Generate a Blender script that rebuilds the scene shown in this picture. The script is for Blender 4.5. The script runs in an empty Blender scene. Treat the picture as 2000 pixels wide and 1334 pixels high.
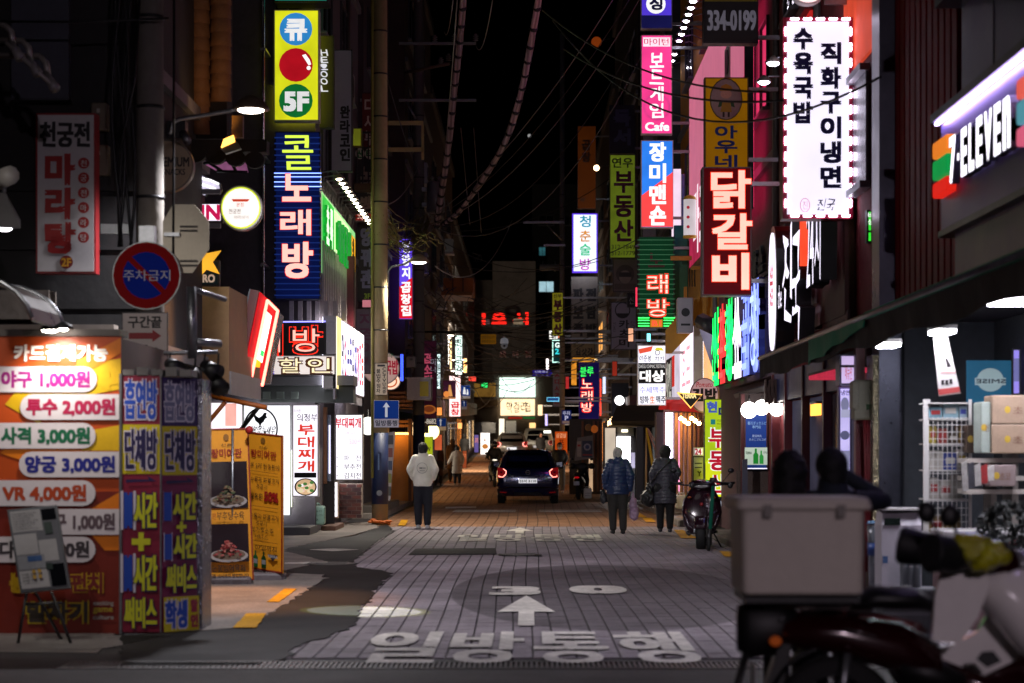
import bpy, math, random
from math import pi, sin, cos, radians
from mathutils import Vector, noise
from mathutils.geometry import tessellate_polygon
random.seed(7)
SC = bpy.context.scene
COL = SC.collection
# -- camera
F = 3889.0          # focal length in photograph pixels (70 mm on a 36 mm sensor)
VX, VY = 1030.0, 878.0
EYE = 1.6
cam_data = bpy.data.cameras.new('camera')
cam = bpy.data.objects.new('camera', cam_data)
COL.objects.link(cam)
SC.camera = cam
cam.location = (0, 0, EYE)
cam.rotation_euler = (pi/2, 0, 0)
cam_data.sensor_width = 36
cam_data.lens = F*36/2000
cam_data.shift_x = -(VX-1000)/2000
cam_data.shift_y = (VY-667)/2000
cam_data.clip_start = 0.1
cam_data.clip_end = 3000
cam_data.dof.use_dof = True
cam_data.dof.focus_distance = 38
cam_data.dof.aperture_fstop = 2.0
# -- world and sun (night)
world = bpy.data.worlds.new('World')
SC.world = world
world.use_nodes = True
wn = world.node_tree
bg = wn.nodes['Background']
sky = wn.nodes.new('ShaderNodeTexSky')
sky.sky_type = 'NISHITA'
sky.sun_disc = False
sky.sun_elevation = radians(-7)
sky.sun_rotation = radians(200)
wn.links.new(sky.outputs[0], bg.inputs[0])
bg.inputs[1].default_value = 0.05
sun_d = bpy.data.lights.new('moon', 'SUN')  # added faint fill standing for city sky glow, lifts the dark surfaces
sun_d.energy = 0.012
sun_d.angle = radians(12)
sun_d.color = (1, .93, .9)
sun = bpy.data.objects.new('moon', sun_d)
COL.objects.link(sun)
sun.rotation_euler = (radians(38), 0, radians(-25))
SC.view_settings.view_transform = 'Standard'
SC.view_settings.look = 'None'
SC.view_settings.exposure = 0
SC.view_settings.gamma = 1
SC.view_settings.use_curve_mapping = False
SC.render.engine = 'CYCLES'
SC.cycles.use_denoising = True
SC.cycles.use_light_tree = True
SC.cycles.max_bounces = 6
SC.cycles.diffuse_bounces = 3
SC.cycles.glossy_bounces = 3
SC.cycles.transmission_bounces = 4
SC.cycles.transparent_max_bounces = 6
SC.cycles.sample_clamp_indirect = 4
SC.cycles.sample_clamp_direct = 40
SC.cycles.caustics_reflective = False
SC.cycles.caustics_refractive = False
# -- helpers
def P(px, py, d):
 return Vector(((px-VX)*d/F, d, EYE+(VY-py)*d/F))
def gz(y):
 t = [(60, 0), (78, .26), (117, 1.0), (132, 1.35), (165, 1.6), (400, 1.6)]
 if y <= 60: return 0.0
 for (a, za), (b, zb) in zip(t, t[1:]):
  if y <= b: return za+(zb-za)*(y-a)/(b-a)
 return 1.6
def lin(h):
 v = [int(h[i:i+2], 16)/255 for i in (0, 2, 4)]
 return tuple(x/12.92 if x <= .04045 else ((x+.055)/1.055)**2.4 for x in v)
_mats = {}
def M(h, rough=.6, metal=0.0, var=.25, scale=9.0, bump=.0, spec=.5, trans=0.0, coat=0.0, alpha=1.0):
 """a procedural paint / plaster / metal: base colour broken up by two noises"""
 key = ('M', h, rough, metal, var, scale, bump, spec, trans, coat, alpha)
 if key in _mats: return _mats[key]
 m = bpy.data.materials.new('surface_'+h)
 m.use_nodes = True
 nt = m.node_tree; n = nt.nodes; l = nt.links
 b = n['Principled BSDF']
 c = lin(h) if isinstance(h, str) else h
 if var > 0:
  tc = n.new('ShaderNodeTexCoord')
  nz = n.new('ShaderNodeTexNoise'); nz.inputs['Scale'].default_value = scale*.22; nz.inputs['Detail'].default_value = 5
  nz.inputs['Roughness'].default_value = .65
  n2 = n.new('ShaderNodeTexNoise'); n2.inputs['Scale'].default_value = scale*3; n2.inputs['Detail'].default_value = 3
  l.new(tc.outputs['Object'], nz.inputs['Vector']); l.new(tc.outputs['Object'], n2.inputs['Vector'])
  mx = n.new('ShaderNodeMath'); mx.operation = 'MULTIPLY_ADD'
  l.new(n2.outputs['Fac'], mx.inputs[0]); mx.inputs[1].default_value = .35
  l.new(nz.outputs['Fac'], mx.inputs[2])
  rp = n.new('ShaderNodeValToRGB')
  rp.color_ramp.elements[0].position = .42; rp.color_ramp.elements[1].position = .88
  rp.color_ramp.elements[0].color = tuple(x*(1-var) for x in c)+(1,)
  rp.color_ramp.elements[1].color = tuple(min(1, x*(1+var*.6)) for x in c)+(1,)
  l.new(mx.outputs[0], rp.inputs[0]); l.new(rp.outputs[0], b.inputs['Base Color'])
  mr = n.new('ShaderNodeMapRange'); mr.inputs['To Min'].default_value = max(.02, rough-.12); mr.inputs['To Max'].default_value = min(1, rough+.12)
  l.new(nz.outputs['Fac'], mr.inputs['Value']); l.new(mr.outputs[0], b.inputs['Roughness'])
  if bump > 0:
   bp = n.new('ShaderNodeBump'); bp.inputs['Strength'].default_value = bump; bp.inputs['Distance'].default_value = .02
   l.new(n2.outputs['Fac'], bp.inputs['Height']); l.new(bp.outputs[0], b.inputs['Normal'])
 else:
  b.inputs['Base Color'].default_value = c+(1,)
  b.inputs['Roughness'].default_value = rough
 b.inputs['Metallic'].default_value = metal
 b.inputs['Specular IOR Level'].default_value = spec
 b.inputs['Transmission Weight'].default_value = trans
 b.inputs['Coat Weight'].default_value = coat
 b.inputs['Alpha'].default_value = alpha
 _mats[key] = m
 return m
def E(h, s=1.0, var=0.0, sample=True, scale=2.0):
 """emitter: lamps and lit signs, also a weak glow put on some unlit parts"""
 key = ('E', h, s, var, sample, scale)
 if key in _mats: return _mats[key]
 m = bpy.data.materials.new('light_'+h)
 m.use_nodes = True
 nt = m.node_tree; n = nt.nodes; l = nt.links
 b = n['Principled BSDF']
 c = lin(h)
 b.inputs['Base Color'].default_value = tuple(x*.4 for x in c)+(1,)
 b.inputs['Roughness'].default_value = .75
 b.inputs['Specular IOR Level'].default_value = .15
 b.inputs['Emission Color'].default_value = c+(1,)
 b.inputs['Emission Strength'].default_value = s
 if var > 0:
  tc = n.new('ShaderNodeTexCoord')
  nz = n.new('ShaderNodeTexNoise'); nz.inputs['Scale'].default_value = scale; nz.inputs['Detail'].default_value = 3
  l.new(tc.outputs['Object'], nz.inputs['Vector'])
  mr = n.new('ShaderNodeMapRange'); mr.inputs['From Min'].default_value = .25; mr.inputs['From Max'].default_value = .75
  mr.inputs['To Min'].default_value = s*(1-var); mr.inputs['To Max'].default_value = s*(1+var)
  l.new(nz.outputs['Fac'], mr.inputs['Value']); l.new(mr.outputs[0], b.inputs['Emission Strength'])
 m.cycles.emission_sampling = 'AUTO' if sample else 'NONE'
 _mats[key] = m
 return m
def L(h, s=.7, var=.18):      # printed on a backlit face: weak emitter, not sampled
 return E(h, s, var, False, 3.0)
class Fr:
 """a plane in the world: origin, two axes, normal toward the viewer"""
 def __init__(s, O, U=(1, 0, 0), V=(0, 0, 1)):
  s.O = Vector(O); s.U = Vector(U).normalized(); s.V = Vector(V).normalized(); s.N = s.U.cross(s.V).normalized()
 def at(s, u, v, n=0): return s.O+s.U*u+s.V*v+s.N*n
 def px(s, x, y):
  c = Vector((0, 0, EYE)); r = Vector(((x-VX)/F, 1, (VY-y)/F))
  t = (s.O-c).dot(s.N)/r.dot(s.N)
  q = c+r*t-s.O
  return q.dot(s.U), q.dot(s.V)
def Cam(d): return Fr((0, d, 0))                               # faces the camera's end of the street
def RightWall(X): return Fr((X, 0, 0), (0, -1, 0))             # facade on the right, facing the street
def LeftWall(X): return Fr((X, 0, 0), (0, 1, 0))               # facade on the left
WORLD = Fr((0, 0, 0), (1, 0, 0), (0, 1, 0))                    # u,v,n = x,y,z
_glyph = {}
_fc = bpy.data.curves.new('lettering', 'FONT'); _fc.fill_mode = 'FRONT'
_fo = bpy.data.objects.new('lettering', _fc)
def glyph(t, res=3):
 k = (t, res)
 if k not in _glyph:
  _fc.body = t; _fc.resolution_u = res
  me = _fo.to_mesh()
  vs = [(v.co.x, v.co.y) for v in me.vertices]; fs = [tuple(p.vertices) for p in me.polygons]
  _fo.to_mesh_clear()
  x0 = min(v[0] for v in vs); x1 = max(v[0] for v in vs); y0 = min(v[1] for v in vs); y1 = max(v[1] for v in vs)
  w = max(x1-x0, 1e-4); h = max(y1-y0, 1e-4)
  _glyph[k] = ([((a-x0)/w, (b-y0)/h) for a, b in vs], fs, w, h)
 return _glyph[k]
ORD = ['first', 'second', 'third', 'fourth', 'fifth', 'sixth', 'seventh', 'eighth', 'ninth', 'tenth', 'eleventh', 'twelfth', 'thirteenth', 'fourteenth', 'fifteenth', 'sixteenth', 'seventeenth', 'eighteenth', 'nineteenth', 'twentieth', 'twenty-first', 'twenty-second', 'twenty-third', 'twenty-fourth']
class G:
 """collects shapes and links them as one mesh"""
 def __init__(s): s.v = []; s.f = []; s.mi = []; s.sm = []; s.cur = 0; s.smooth = False
 def add(s, vs, fs, smooth=None):
  k = len(s.v); s.v += [tuple(v) for v in vs]
  sm = s.smooth if smooth is None else smooth
  for f in fs: s.f.append(tuple(i+k for i in f)); s.mi.append(s.cur); s.sm.append(sm)
  return s
 def box(s, x0, x1, y0, y1, z0, z1, fr=WORLD):
  p = [fr.at(a, b, c) for c in (z0, z1) for b in (y0, y1) for a in (x0, x1)]
  return s.add(p, [(0, 2, 3, 1), (4, 5, 7, 6), (0, 1, 5, 4), (2, 6, 7, 3), (0, 4, 6, 2), (1, 3, 7, 5)])
 def boxpx(s, fr, x0, y0, x1, y1, n0, n1):
  a, b = fr.px(x0, y1), fr.px(x1, y0)
  return s.box(min(a[0], b[0]), max(a[0], b[0]), min(a[1], b[1]), max(a[1], b[1]), n0, n1, fr)
 def cbox(s, c, dx, dy, dz): return s.box(c[0]-dx/2, c[0]+dx/2, c[1]-dy/2, c[1]+dy/2, c[2]-dz/2, c[2]+dz/2)
 def rbox(s, x0, x1, y0, y1, z0, z1, r=.02, fr=WORLD):      # box with chamfered vertical and top edges
  def ring(z, i):
   return [fr.at(a, b, z) for a, b in ((x0+i+r, y0+i), (x1-i-r, y0+i), (x1-i, y0+i+r), (x1-i, y1-i-r), (x1-i-r, y1-i), (x0+i+r, y1-i), (x0+i, y1-i-r), (x0+i, y0+i+r))]
  rs = [ring(z0, 0), ring(z1-r, 0), ring(z1-r*.3, r*.3), ring(z1, r)]
  return s.loftpts(rs)
 def loftpts(s, rs, caps=True, smooth=None):
  n = len(rs[0]); vs = [q for r in rs for q in r]; fs = []
  for i in range(len(rs)-1):
   for j in range(n): fs.append((i*n+j, i*n+(j+1) % n, (i+1)*n+(j+1) % n, (i+1)*n+j))
  if caps: fs.append(tuple(range(n-1, -1, -1))); fs.append(tuple(range((len(rs)-1)*n, len(rs)*n)))
  return s.add(vs, fs, smooth)
 def quad(s, a, b, c, d): return s.add([a, b, c, d], [(0, 1, 2, 3)])
 def prism(s, pts, n0, n1, fr):                             # polygon in a frame (u,v), given thickness
  n = len(pts)
  t = tessellate_polygon([[Vector((a, b, 0)) for a, b in pts]])
  area = sum(pts[i][0]*pts[(i+1) % n][1]-pts[(i+1) % n][0]*pts[i][1] for i in range(n))
  vs = [fr.at(a, b, n0) for a, b in pts]+[fr.at(a, b, n1) for a, b in pts]
  fs = []
  for (a, b, c) in t:
   ar = (pts[b][0]-pts[a][0])*(pts[c][1]-pts[a][1])-(pts[c][0]-pts[a][0])*(pts[b][1]-pts[a][1])
   if ar < 0: b, c = c, b
   fs.append((a+n, b+n, c+n)); fs.append((c, b, a))
  for i in range(n):
   j = (i+1) % n
   fs.append((i, j, j+n, i+n) if area > 0 else (j, i, i+n, j+n))
  return s.add(vs, fs)
 def ppx(s, fr, pts, n0, n1): return s.prism([fr.px(*q) for q in pts], n0, n1, fr)
 def disc(s, cu, cv, ru, rv, n0, n1, fr, seg=32):
  return s.prism([(cu+ru*cos(2*pi*i/seg), cv+rv*sin(2*pi*i/seg)) for i in range(seg)], n0, n1, fr)
 def tube(s, pts, r, seg=6, caps=True, smooth=True):
  pts = [Vector(p) for p in pts]; n = len(pts); rs = []
  rr = r if isinstance(r, (list, tuple)) else [r]*n
  ref = None
  for i, p in enumerate(pts):
   t = (pts[min(i+1, n-1)]-pts[max(i-1, 0)])
   if t.length < 1e-9: t = Vector((0, 0, 1))
   t.normalize()
   if ref is None:
    ref = Vector((0, 0, 1)) if abs(t.z) < .9 else Vector((1, 0, 0))
   a = (ref-t*ref.dot(t))
   if a.length < 1e-4: a = t.orthogonal()
   a.normalize(); ref = a; b = t.cross(a)
   rs.append([p+(a*cos(2*pi*k/seg)+b*sin(2*pi*k/seg))*rr[i] for k in range(seg)])
  return s.loftpts(rs, caps, smooth)
 def cyl(s, p, q, r, seg=16, r2=None): return s.tube([p, q], [r, r if r2 is None else r2], seg, True, True)
 def ball(s, c, rx, ry=None, rz=None, seg=14, rings=9):
  ry = rx if ry is None else ry; rz = rx if rz is None else rz
  rs = [[(c[0]+rx*sin(t)*cos(2*pi*k/seg), c[1]+ry*sin(t)*sin(2*pi*k/seg), c[2]-rz*cos(t)) for k in range(seg)] for t in [max(.02, min(pi-.02, pi*i/rings)) for i in range(rings+1)]]
  return s.loftpts(rs, True, True)
 def loft(s, st, seg=16):                                   # stations (x,y,z,rx,ry): horizontal ellipses stacked
  return s.loftpts([[(x+rx*cos(2*pi*k/seg), y+ry*sin(2*pi*k/seg), z) for k in range(seg)] for x, y, z, rx, ry in st], True, True)
 def lathe(s, prof, c, seg=24, axis='z'):                   # profile (r, h)
  rs = []
  for r, h in prof:
   if axis == 'z': rs.append([(c[0]+r*cos(2*pi*k/seg), c[1]+r*sin(2*pi*k/seg), c[2]+h) for k in range(seg)])
   elif axis == 'x': rs.append([(c[0]+h, c[1]+r*cos(2*pi*k/seg), c[2]+r*sin(2*pi*k/seg)) for k in range(seg)])
   else: rs.append([(c[0]+r*sin(2*pi*k/seg), c[1]+h, c[2]+r*cos(2*pi*k/seg)) for k in range(seg)])
  return s.loftpts(rs, True, True)
 def text(s, fr, t, u0, v0, u1, v1, n, bold=.0, depth=0.0, res=3, slant=0.0, wob=0.0):
  vs, fs, w, h = glyph(t, res)
  W, H = u1-u0, v1-v0
  e = min(H/h, W/w*1.2)                                  # rough em size
  b = bold*e
  offs = [(0, 0)] if bold <= 0 else ([(0, 0), (b, b), (-b, b), (b, -b), (-b, -b)] if bold > .012 else [(b, 0), (-b, 0)])
  for k, (a, c) in enumerate(offs):
   q = []
   for x, y in vs:
    uu = u0+b+x*(W-2*b)+a+slant*H*(y-.5); vv = v0+b+y*(H-2*b)+c
    if wob: 
     uu += wob*e*sin(y*9+x*14*w+sd_(t)); vv += wob*e*cos(x*17*w+y*4+sd_(t)*2)
    q.append((uu, vv))
   nn = n+k*.00015
   s.add([fr.at(u, v, nn) for u, v in q], fs)
   if depth > 0:                                      # side walls of raised letters
    cnt = {}
    for f in fs:
     for i in range(len(f)):
      ed = (f[i], f[(i+1) % len(f)]); cnt[ed] = 1
    side = [ed for ed in cnt if (ed[1], ed[0]) not in cnt]
    vv2 = []; ff = []
    for a1, b1 in side:
     m = len(vv2)
     vv2 += [fr.at(*q[a1], nn), fr.at(*q[b1], nn), fr.at(*q[b1], nn-depth), fr.at(*q[a1], nn-depth)]
     ff.append((m+1, m, m+3, m+2))
    c0 = s.cur; s.cur = 1 if s.side else 0; s.add(vv2, ff); s.cur = c0
  return s
 side = False
 def done(s, name, mat, parent=None, kind=None, label=None):
  me = bpy.data.meshes.new(name)
  o = bpy.data.objects.new(name, me)
  org = ORG.get(parent, Vector((0, 0, 0))) if parent is not None else Vector((0, 0, 0))
  me.from_pydata([(v[0]-org[0], v[1]-org[1], v[2]-org[2]) for v in s.v], [], s.f)
  for m in (mat if isinstance(mat, (list, tuple)) else [mat]): me.materials.append(m)
  me.polygons.foreach_set('material_index', s.mi)
  me.polygons.foreach_set('use_smooth', s.sm)
  me.update()
  COL.objects.link(o)
  if parent is not None: o.parent = parent
  ORG[o] = org
  if kind: o['kind'] = kind
  if label: o['label'] = label
  return o
def sd_(t): return (sum(ord(c) for c in t) % 31)*.2
ORG = {}
def thing(name, label, cat, loc, group=None):
 o = bpy.data.objects.new(name, None); COL.objects.link(o)
 o.location = loc; o.empty_display_size = .2
 o['label'] = label; o['category'] = cat
 if group: o['group'] = group
 ORG[o] = Vector(loc)
 return o
def solo(g, name, mat, label, cat, loc=None, group=None):
 """a thing that is one mesh"""
 loc = Vector(loc) if loc is not None else Vector((0, 0, 0))
 o = g.done(name, mat, None)
 for v in o.data.vertices: v.co -= loc
 o.location = loc; ORG[o] = loc
 o['label'] = label; o['category'] = cat
 if group: o['group'] = group
 return o
def struct(g, name, mat, label=None):
 o = g.done(name, mat, None, 'structure')
 return o
def copy_thing(o, loc, label=None, group=None, rz=None):
 def rec(a, par):
  b = a.copy(); COL.objects.link(b); b.parent = par
  for ch in kids.get(a, []): rec(ch, b)
  return b
 kids = {}
 for q in COL.objects:
  if q.parent is not None: kids.setdefault(q.parent, []).append(q)
 r = rec(o, None); r.location = loc
 if rz is not None: r.rotation_euler.z = rz
 if label: r['label'] = label
 if group: r['group'] = group
 return r
def lamp(kind, loc, energy, color=(1, 1, 1), parent=None, size=.1, target=None, spot=None, blend=.3, name='bulb'):
 d = bpy.data.lights.new(name, kind); d.energy = energy; d.color = color
 if kind == 'AREA': d.shape = 'DISK'; d.size = size
 else: d.shadow_soft_size = size
 if spot: d.spot_size = radians(spot); d.spot_blend = blend
 o = bpy.data.objects.new(name, d); COL.objects.link(o)
 o.location = Vector(loc)-(ORG[parent] if parent is not None else Vector((0, 0, 0)))
 if parent is not None: o.parent = parent
 if target is not None:
  o.rotation_euler = (Vector(target)-Vector(loc)).to_track_quat('-Z', 'Y').to_euler()
 return o
STEEL = M('8a8c90', .35, .8, .3)
DKSTEEL = M('2a2b2e', .45, .6, .3)
BLACK = M('0c0c0e', .5, 0, .3)
GREYP = M('5c5c60', .6, 0, .3)
WHITEP = M('c9c7c3', .5, 0, .12)
CAB_W = M('b7b5b2', .45, .1, .15)
CAB_D = M('1b1b20', .5, .2, .3)
CAB_R = M('5a0f18', .5, .1, .3)
def rear_of(m):
 for k, v in _mats.items():
  if v is m and k[0] == 'E' and k[2] > .5: return E(k[1], k[2]*4.5, k[3], True)  # unseen backs of lit signs boosted as fill for walkers, walls and ground
 return m
def sign(name, label, fr, rect, items, face, cab=CAB_W, thick=.2, group=None, wall=None, rim=.02, cat='sign', both=True, shape='box', brk=True):
 x0, y0, x1, y1 = rect
 a = fr.px(x0, y1); b = fr.px(x1, y0)
 u0, u1 = min(a[0], b[0]), max(a[0], b[0]); v0, v1 = min(a[1], b[1]), max(a[1], b[1])
 base = fr.at((u0+u1)/2, v0, -thick/2)
 t = thing(name, label, cat, base, group)
 if shape == 'box':
  G().box(u0, u1, v0, v1, -thick, 0, fr).done('cabinet', cab, t)
  g = G().box(u0+rim, u1-rim, v0+rim, v1-rim, .001, .006, fr)
  g.done('face', face, t)
  if both: G().box(u0+rim, u1-rim, v0+rim, v1-rim, -thick-.006, -thick-.001, fr).done('rear_face', rear_of(face), t)
 else:
  cu, cv, ru, rv = (u0+u1)/2, (v0+v1)/2, (u1-u0)/2, (v1-v0)/2
  G().disc(cu, cv, ru, rv, -thick, 0, fr, 40).done('cabinet', cab, t)
  g = G().disc(cu, cv, ru-rim, rv-rim, .001, .006, fr, 40)
  g.done('face', face, t)
  if both: G().disc(cu, cv, ru-rim, rv-rim, -thick-.006, -thick-.001, fr, 40).done('rear_face', rear_of(face), t)
 decorate(t, fr, items)
 if wall is not None and brk:
  for f in (.12, .88):
   z = v0+(v1-v0)*f
   ue = u0 if wall < (u0+u1)/2 else u1
   g = G().box(min(ue, wall), max(ue, wall), z-.03, z+.03, -thick/2-.03, -thick/2+.03, fr)
   g.done('bracket', STEEL, t)
 return t
def decorate(t, fr, items, n=.0085):
 for it in items:
  k = it[0]
  if k in 'tv':
   s, x0, y0, x1, y1, mat = it[1:7]
   o = it[7] if len(it) > 7 else {}
   bold = o.get('b', .03); dep = o.get('d', 0); sl = o.get('s', 0); wob = o.get('w', 0); res = o.get('r', 3); nm = o.get('name')
   n0 = n+dep
   def put(ch, X0, Y0, X1, Y1, nm):
    a = fr.px(X0, Y1); b = fr.px(X1, Y0)
    u0, u1 = min(a[0], b[0]), max(a[0], b[0]); v0, v1 = min(a[1], b[1]), max(a[1], b[1])
    if 'glow' in o:
     G().text(fr, ch, u0-o.get('gw', .012), v0-o.get('gw', .012), u1+o.get('gw', .012), v1+o.get('gw', .012), n0-.0004, bold+o.get('gb', .03), 0, res, sl, wob).done('glow_outline', o['glow'], t)
    g = G()
    if dep: g.side = True
    g.text(fr, ch, u0, v0, u1, v1, n0+.0004, bold, dep, res, sl, wob)
    g.done(nm, [mat, o.get('side', CAB_D)] if dep else mat, t)
   if k == 't': put(s, x0, y0, x1, y1, nm or 'lettering')
   else:
    m = len(s); gap = o.get('gap', .1); H = (y1-y0)/m
    for i, ch in enumerate(s):
     if ch == ' ': continue
     put(ch, x0, y0+H*(i+gap/2), x1, y0+H*(i+1-gap/2), nm or 'letter')
   n += .0016
  elif k == 'r':
   x0, y0, x1, y1, mat = it[1:6]
   G().boxpx(fr, x0, y0, x1, y1, n-.0008, n).done(it[6] if len(it) > 6 else 'printed_panel', mat, t); n += .0012
  elif k == 'd':
   cx, cy, rx, ry, mat = it[1:6]
   a = fr.px(cx, cy); b = fr.px(cx+rx, cy-ry)
   G().disc(a[0], a[1], abs(b[0]-a[0]), abs(b[1]-a[1]), n-.0008, n, fr, 20).done(it[6] if len(it) > 6 else 'printed_disc', mat, t); n += .0012
  elif k == 'o':      # ring
   cx, cy, rx, ry, wd, mat = it[1:7]
   a = fr.px(cx, cy); b = fr.px(cx+rx, cy-ry); c2 = fr.px(cx+rx-wd, cy)
   R, S_ = abs(b[0]-a[0]), abs(b[1]-a[1]); q = R-abs(c2[0]-a[0])
   g = G(); N_ = 36; vs = []
   for i in range(N_):
    th = 2*pi*i/N_
    vs.append(fr.at(a[0]+R*cos(th), a[1]+S_*sin(th), n)); vs.append(fr.at(a[0]+(R-q)*cos(th), a[1]+(S_-q)*sin(th), n))
   g.add(vs, [(2*i, (2*i+2) % (2*N_), (2*i+3) % (2*N_), 2*i+1) for i in range(N_)])
   g.done('printed_ring', mat, t); n += .0012
  elif k == 'p':
   G().ppx(fr, it[1], n-.0008, n).done(it[3] if len(it) > 3 else 'printed_shape', it[2], t); n += .0012
  elif k == 'l':      # line / tube
   pts = [fr.at(*fr.px(*q), n+it[2]) for q in it[1]]
   G().tube(pts, it[2], 6).done(it[4] if len(it) > 4 else 'tube', it[3], t); n += .003
 return n
class Design(Fr):
 """a frame whose px() reads coordinates on a W x H drawing laid over the rectangle u0..u1, v0..v1"""
 def __init__(s, fr, u0, v0, u1, v1, W, H):
  s.O, s.U, s.V, s.N = fr.O, fr.U, fr.V, fr.N; s.r = (u0, v0, u1, v1, W, H)
 def px(s, x, y):
  u0, v0, u1, v1, W, H = s.r
  return u0+x/W*(u1-u0), v1-y/H*(v1-v0)
def DW(side, X, ya, yb, z0, z1, W, H):
 """drawing on a facade: side R or L, between distances ya<yb, heights z0..z1; left edge of the drawing as read from the street"""
 if side == 'R': return Design(RightWall(X), -yb, z0, -ya, z1, W, H)
 return Design(LeftWall(X), ya, z0, yb, z1, W, H)
def gp(px, py):             # photograph pixel on the road -> x, y
 d = F*EYE/(py-VY)
 return ((px-VX)*d/F, d)
# -- materials of the ground
def asphalt(name, h, h2, sc=60, oval=None):
 m = bpy.data.materials.new(name); m.use_nodes = True
 nt = m.node_tree; n = nt.nodes; l = nt.links; b = n['Principled BSDF']
 tc = n.new('ShaderNodeTexCoord')
 a = n.new('ShaderNodeTexNoise'); a.inputs['Scale'].default_value = sc; a.inputs['Detail'].default_value = 4
 c = n.new('ShaderNodeTexNoise'); c.inputs['Scale'].default_value = .55; c.inputs['Detail'].default_value = 6; c.inputs['Roughness'].default_value = .7
 l.new(tc.outputs['Object'], a.inputs[0]); l.new(tc.outputs['Object'], c.inputs[0])
 r = n.new('ShaderNodeValToRGB'); r.color_ramp.elements[0].position = .3; r.color_ramp.elements[1].position = .72
 r.color_ramp.elements[0].color = lin(h)+(1,); r.color_ramp.elements[1].color = lin(h2)+(1,)
 mx = n.new('ShaderNodeMath'); mx.operation = 'MULTIPLY_ADD'; mx.inputs[1].default_value = .55
 l.new(a.outputs['Fac'], mx.inputs[0])
 m2 = n.new('ShaderNodeMath'); m2.operation = 'MULTIPLY'; m2.inputs[1].default_value = .5
 l.new(c.outputs['Fac'], m2.inputs[0]); l.new(m2.outputs[0], mx.inputs[2])
 l.new(mx.outputs[0], r.inputs[0])
 ge = n.new('ShaderNodeNewGeometry')
 vo = n.new('ShaderNodeTexVoronoi'); vo.inputs['Scale'].default_value = 2.6; l.new(ge.outputs['Position'], vo.inputs['Vector'])
 sp = n.new('ShaderNodeMapRange'); sp.inputs['From Min'].default_value = .035; sp.inputs['From Max'].default_value = .075; sp.inputs['To Min'].default_value = .45; sp.inputs['To Max'].default_value = 1
 l.new(vo.outputs['Distance'], sp.inputs['Value'])
 st = n.new('ShaderNodeTexNoise'); st.inputs['Scale'].default_value = .9; st.inputs['Detail'].default_value = 7; st.inputs['Roughness'].default_value = .75; l.new(ge.outputs['Position'], st.inputs['Vector'])
 sm = n.new('ShaderNodeMapRange'); sm.inputs['From Min'].default_value = .38; sm.inputs['From Max'].default_value = .6; sm.inputs['To Min'].default_value = .68; sm.inputs['To Max'].default_value = 1.08
 l.new(st.outputs['Fac'], sm.inputs['Value'])
 ml = n.new('ShaderNodeMath'); ml.operation = 'MULTIPLY'; l.new(sp.outputs[0], ml.inputs[0]); l.new(sm.outputs[0], ml.inputs[1])
 fac = ml.outputs[0]
 if oval:  # projected dark disc, painted into the base colour as a darker ellipse
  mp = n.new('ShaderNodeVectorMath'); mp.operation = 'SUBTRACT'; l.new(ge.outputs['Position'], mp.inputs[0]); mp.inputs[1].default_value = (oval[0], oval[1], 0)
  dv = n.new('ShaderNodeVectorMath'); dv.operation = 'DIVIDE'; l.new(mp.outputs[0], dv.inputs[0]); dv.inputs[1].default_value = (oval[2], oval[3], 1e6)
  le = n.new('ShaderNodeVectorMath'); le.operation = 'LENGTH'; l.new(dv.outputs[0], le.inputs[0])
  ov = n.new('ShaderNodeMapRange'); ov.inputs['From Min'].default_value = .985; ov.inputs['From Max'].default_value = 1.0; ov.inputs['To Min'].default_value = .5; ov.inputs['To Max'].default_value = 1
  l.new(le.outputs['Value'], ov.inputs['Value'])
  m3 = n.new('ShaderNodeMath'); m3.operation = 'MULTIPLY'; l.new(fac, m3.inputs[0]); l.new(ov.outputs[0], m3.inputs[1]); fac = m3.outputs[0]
 vm = n.new('ShaderNodeVectorMath'); vm.operation = 'SCALE'; l.new(r.outputs[0], vm.inputs[0]); l.new(fac, vm.inputs['Scale'])
 l.new(vm.outputs[0], b.inputs['Base Color'])
 b.inputs['Specular IOR Level'].default_value = .16
 rr = n.new('ShaderNodeMapRange'); rr.inputs['To Min'].default_value = .5; rr.inputs['To Max'].default_value = .9
 l.new(c.outputs['Fac'], rr.inputs['Value']); l.new(rr.outputs[0], b.inputs['Roughness'])
 bp = n.new('ShaderNodeBump'); bp.inputs['Strength'].default_value = .35; bp.inputs['Distance'].default_value = .01
 l.new(a.outputs['Fac'], bp.inputs['Height']); l.new(bp.outputs[0], b.inputs['Normal'])
 return m
A_BASE = asphalt('asphalt', '2b2a2b', '444243')
A_PATCH = asphalt('fresh_asphalt', '151516', '2a292a', 90)
A_PAVE = asphalt('stamped_paver', '6e676c', '9c9399', 45, (.86, 22.4, 1.72, 5.0))  # last tuple places the painted dark disc of the projector
A_PAVE2 = asphalt('red_paver', '71543f', '9c775c', 45)
A_CONC = asphalt('worn_concrete', '625c58', '958d86', 35)
PAINT_W = asphalt('road_paint', 'a39e98', 'e6e0d8', 18)
PAINT_Y = asphalt('yellow_road_paint', '9a6f10', 'e0a31e', 40)
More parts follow.
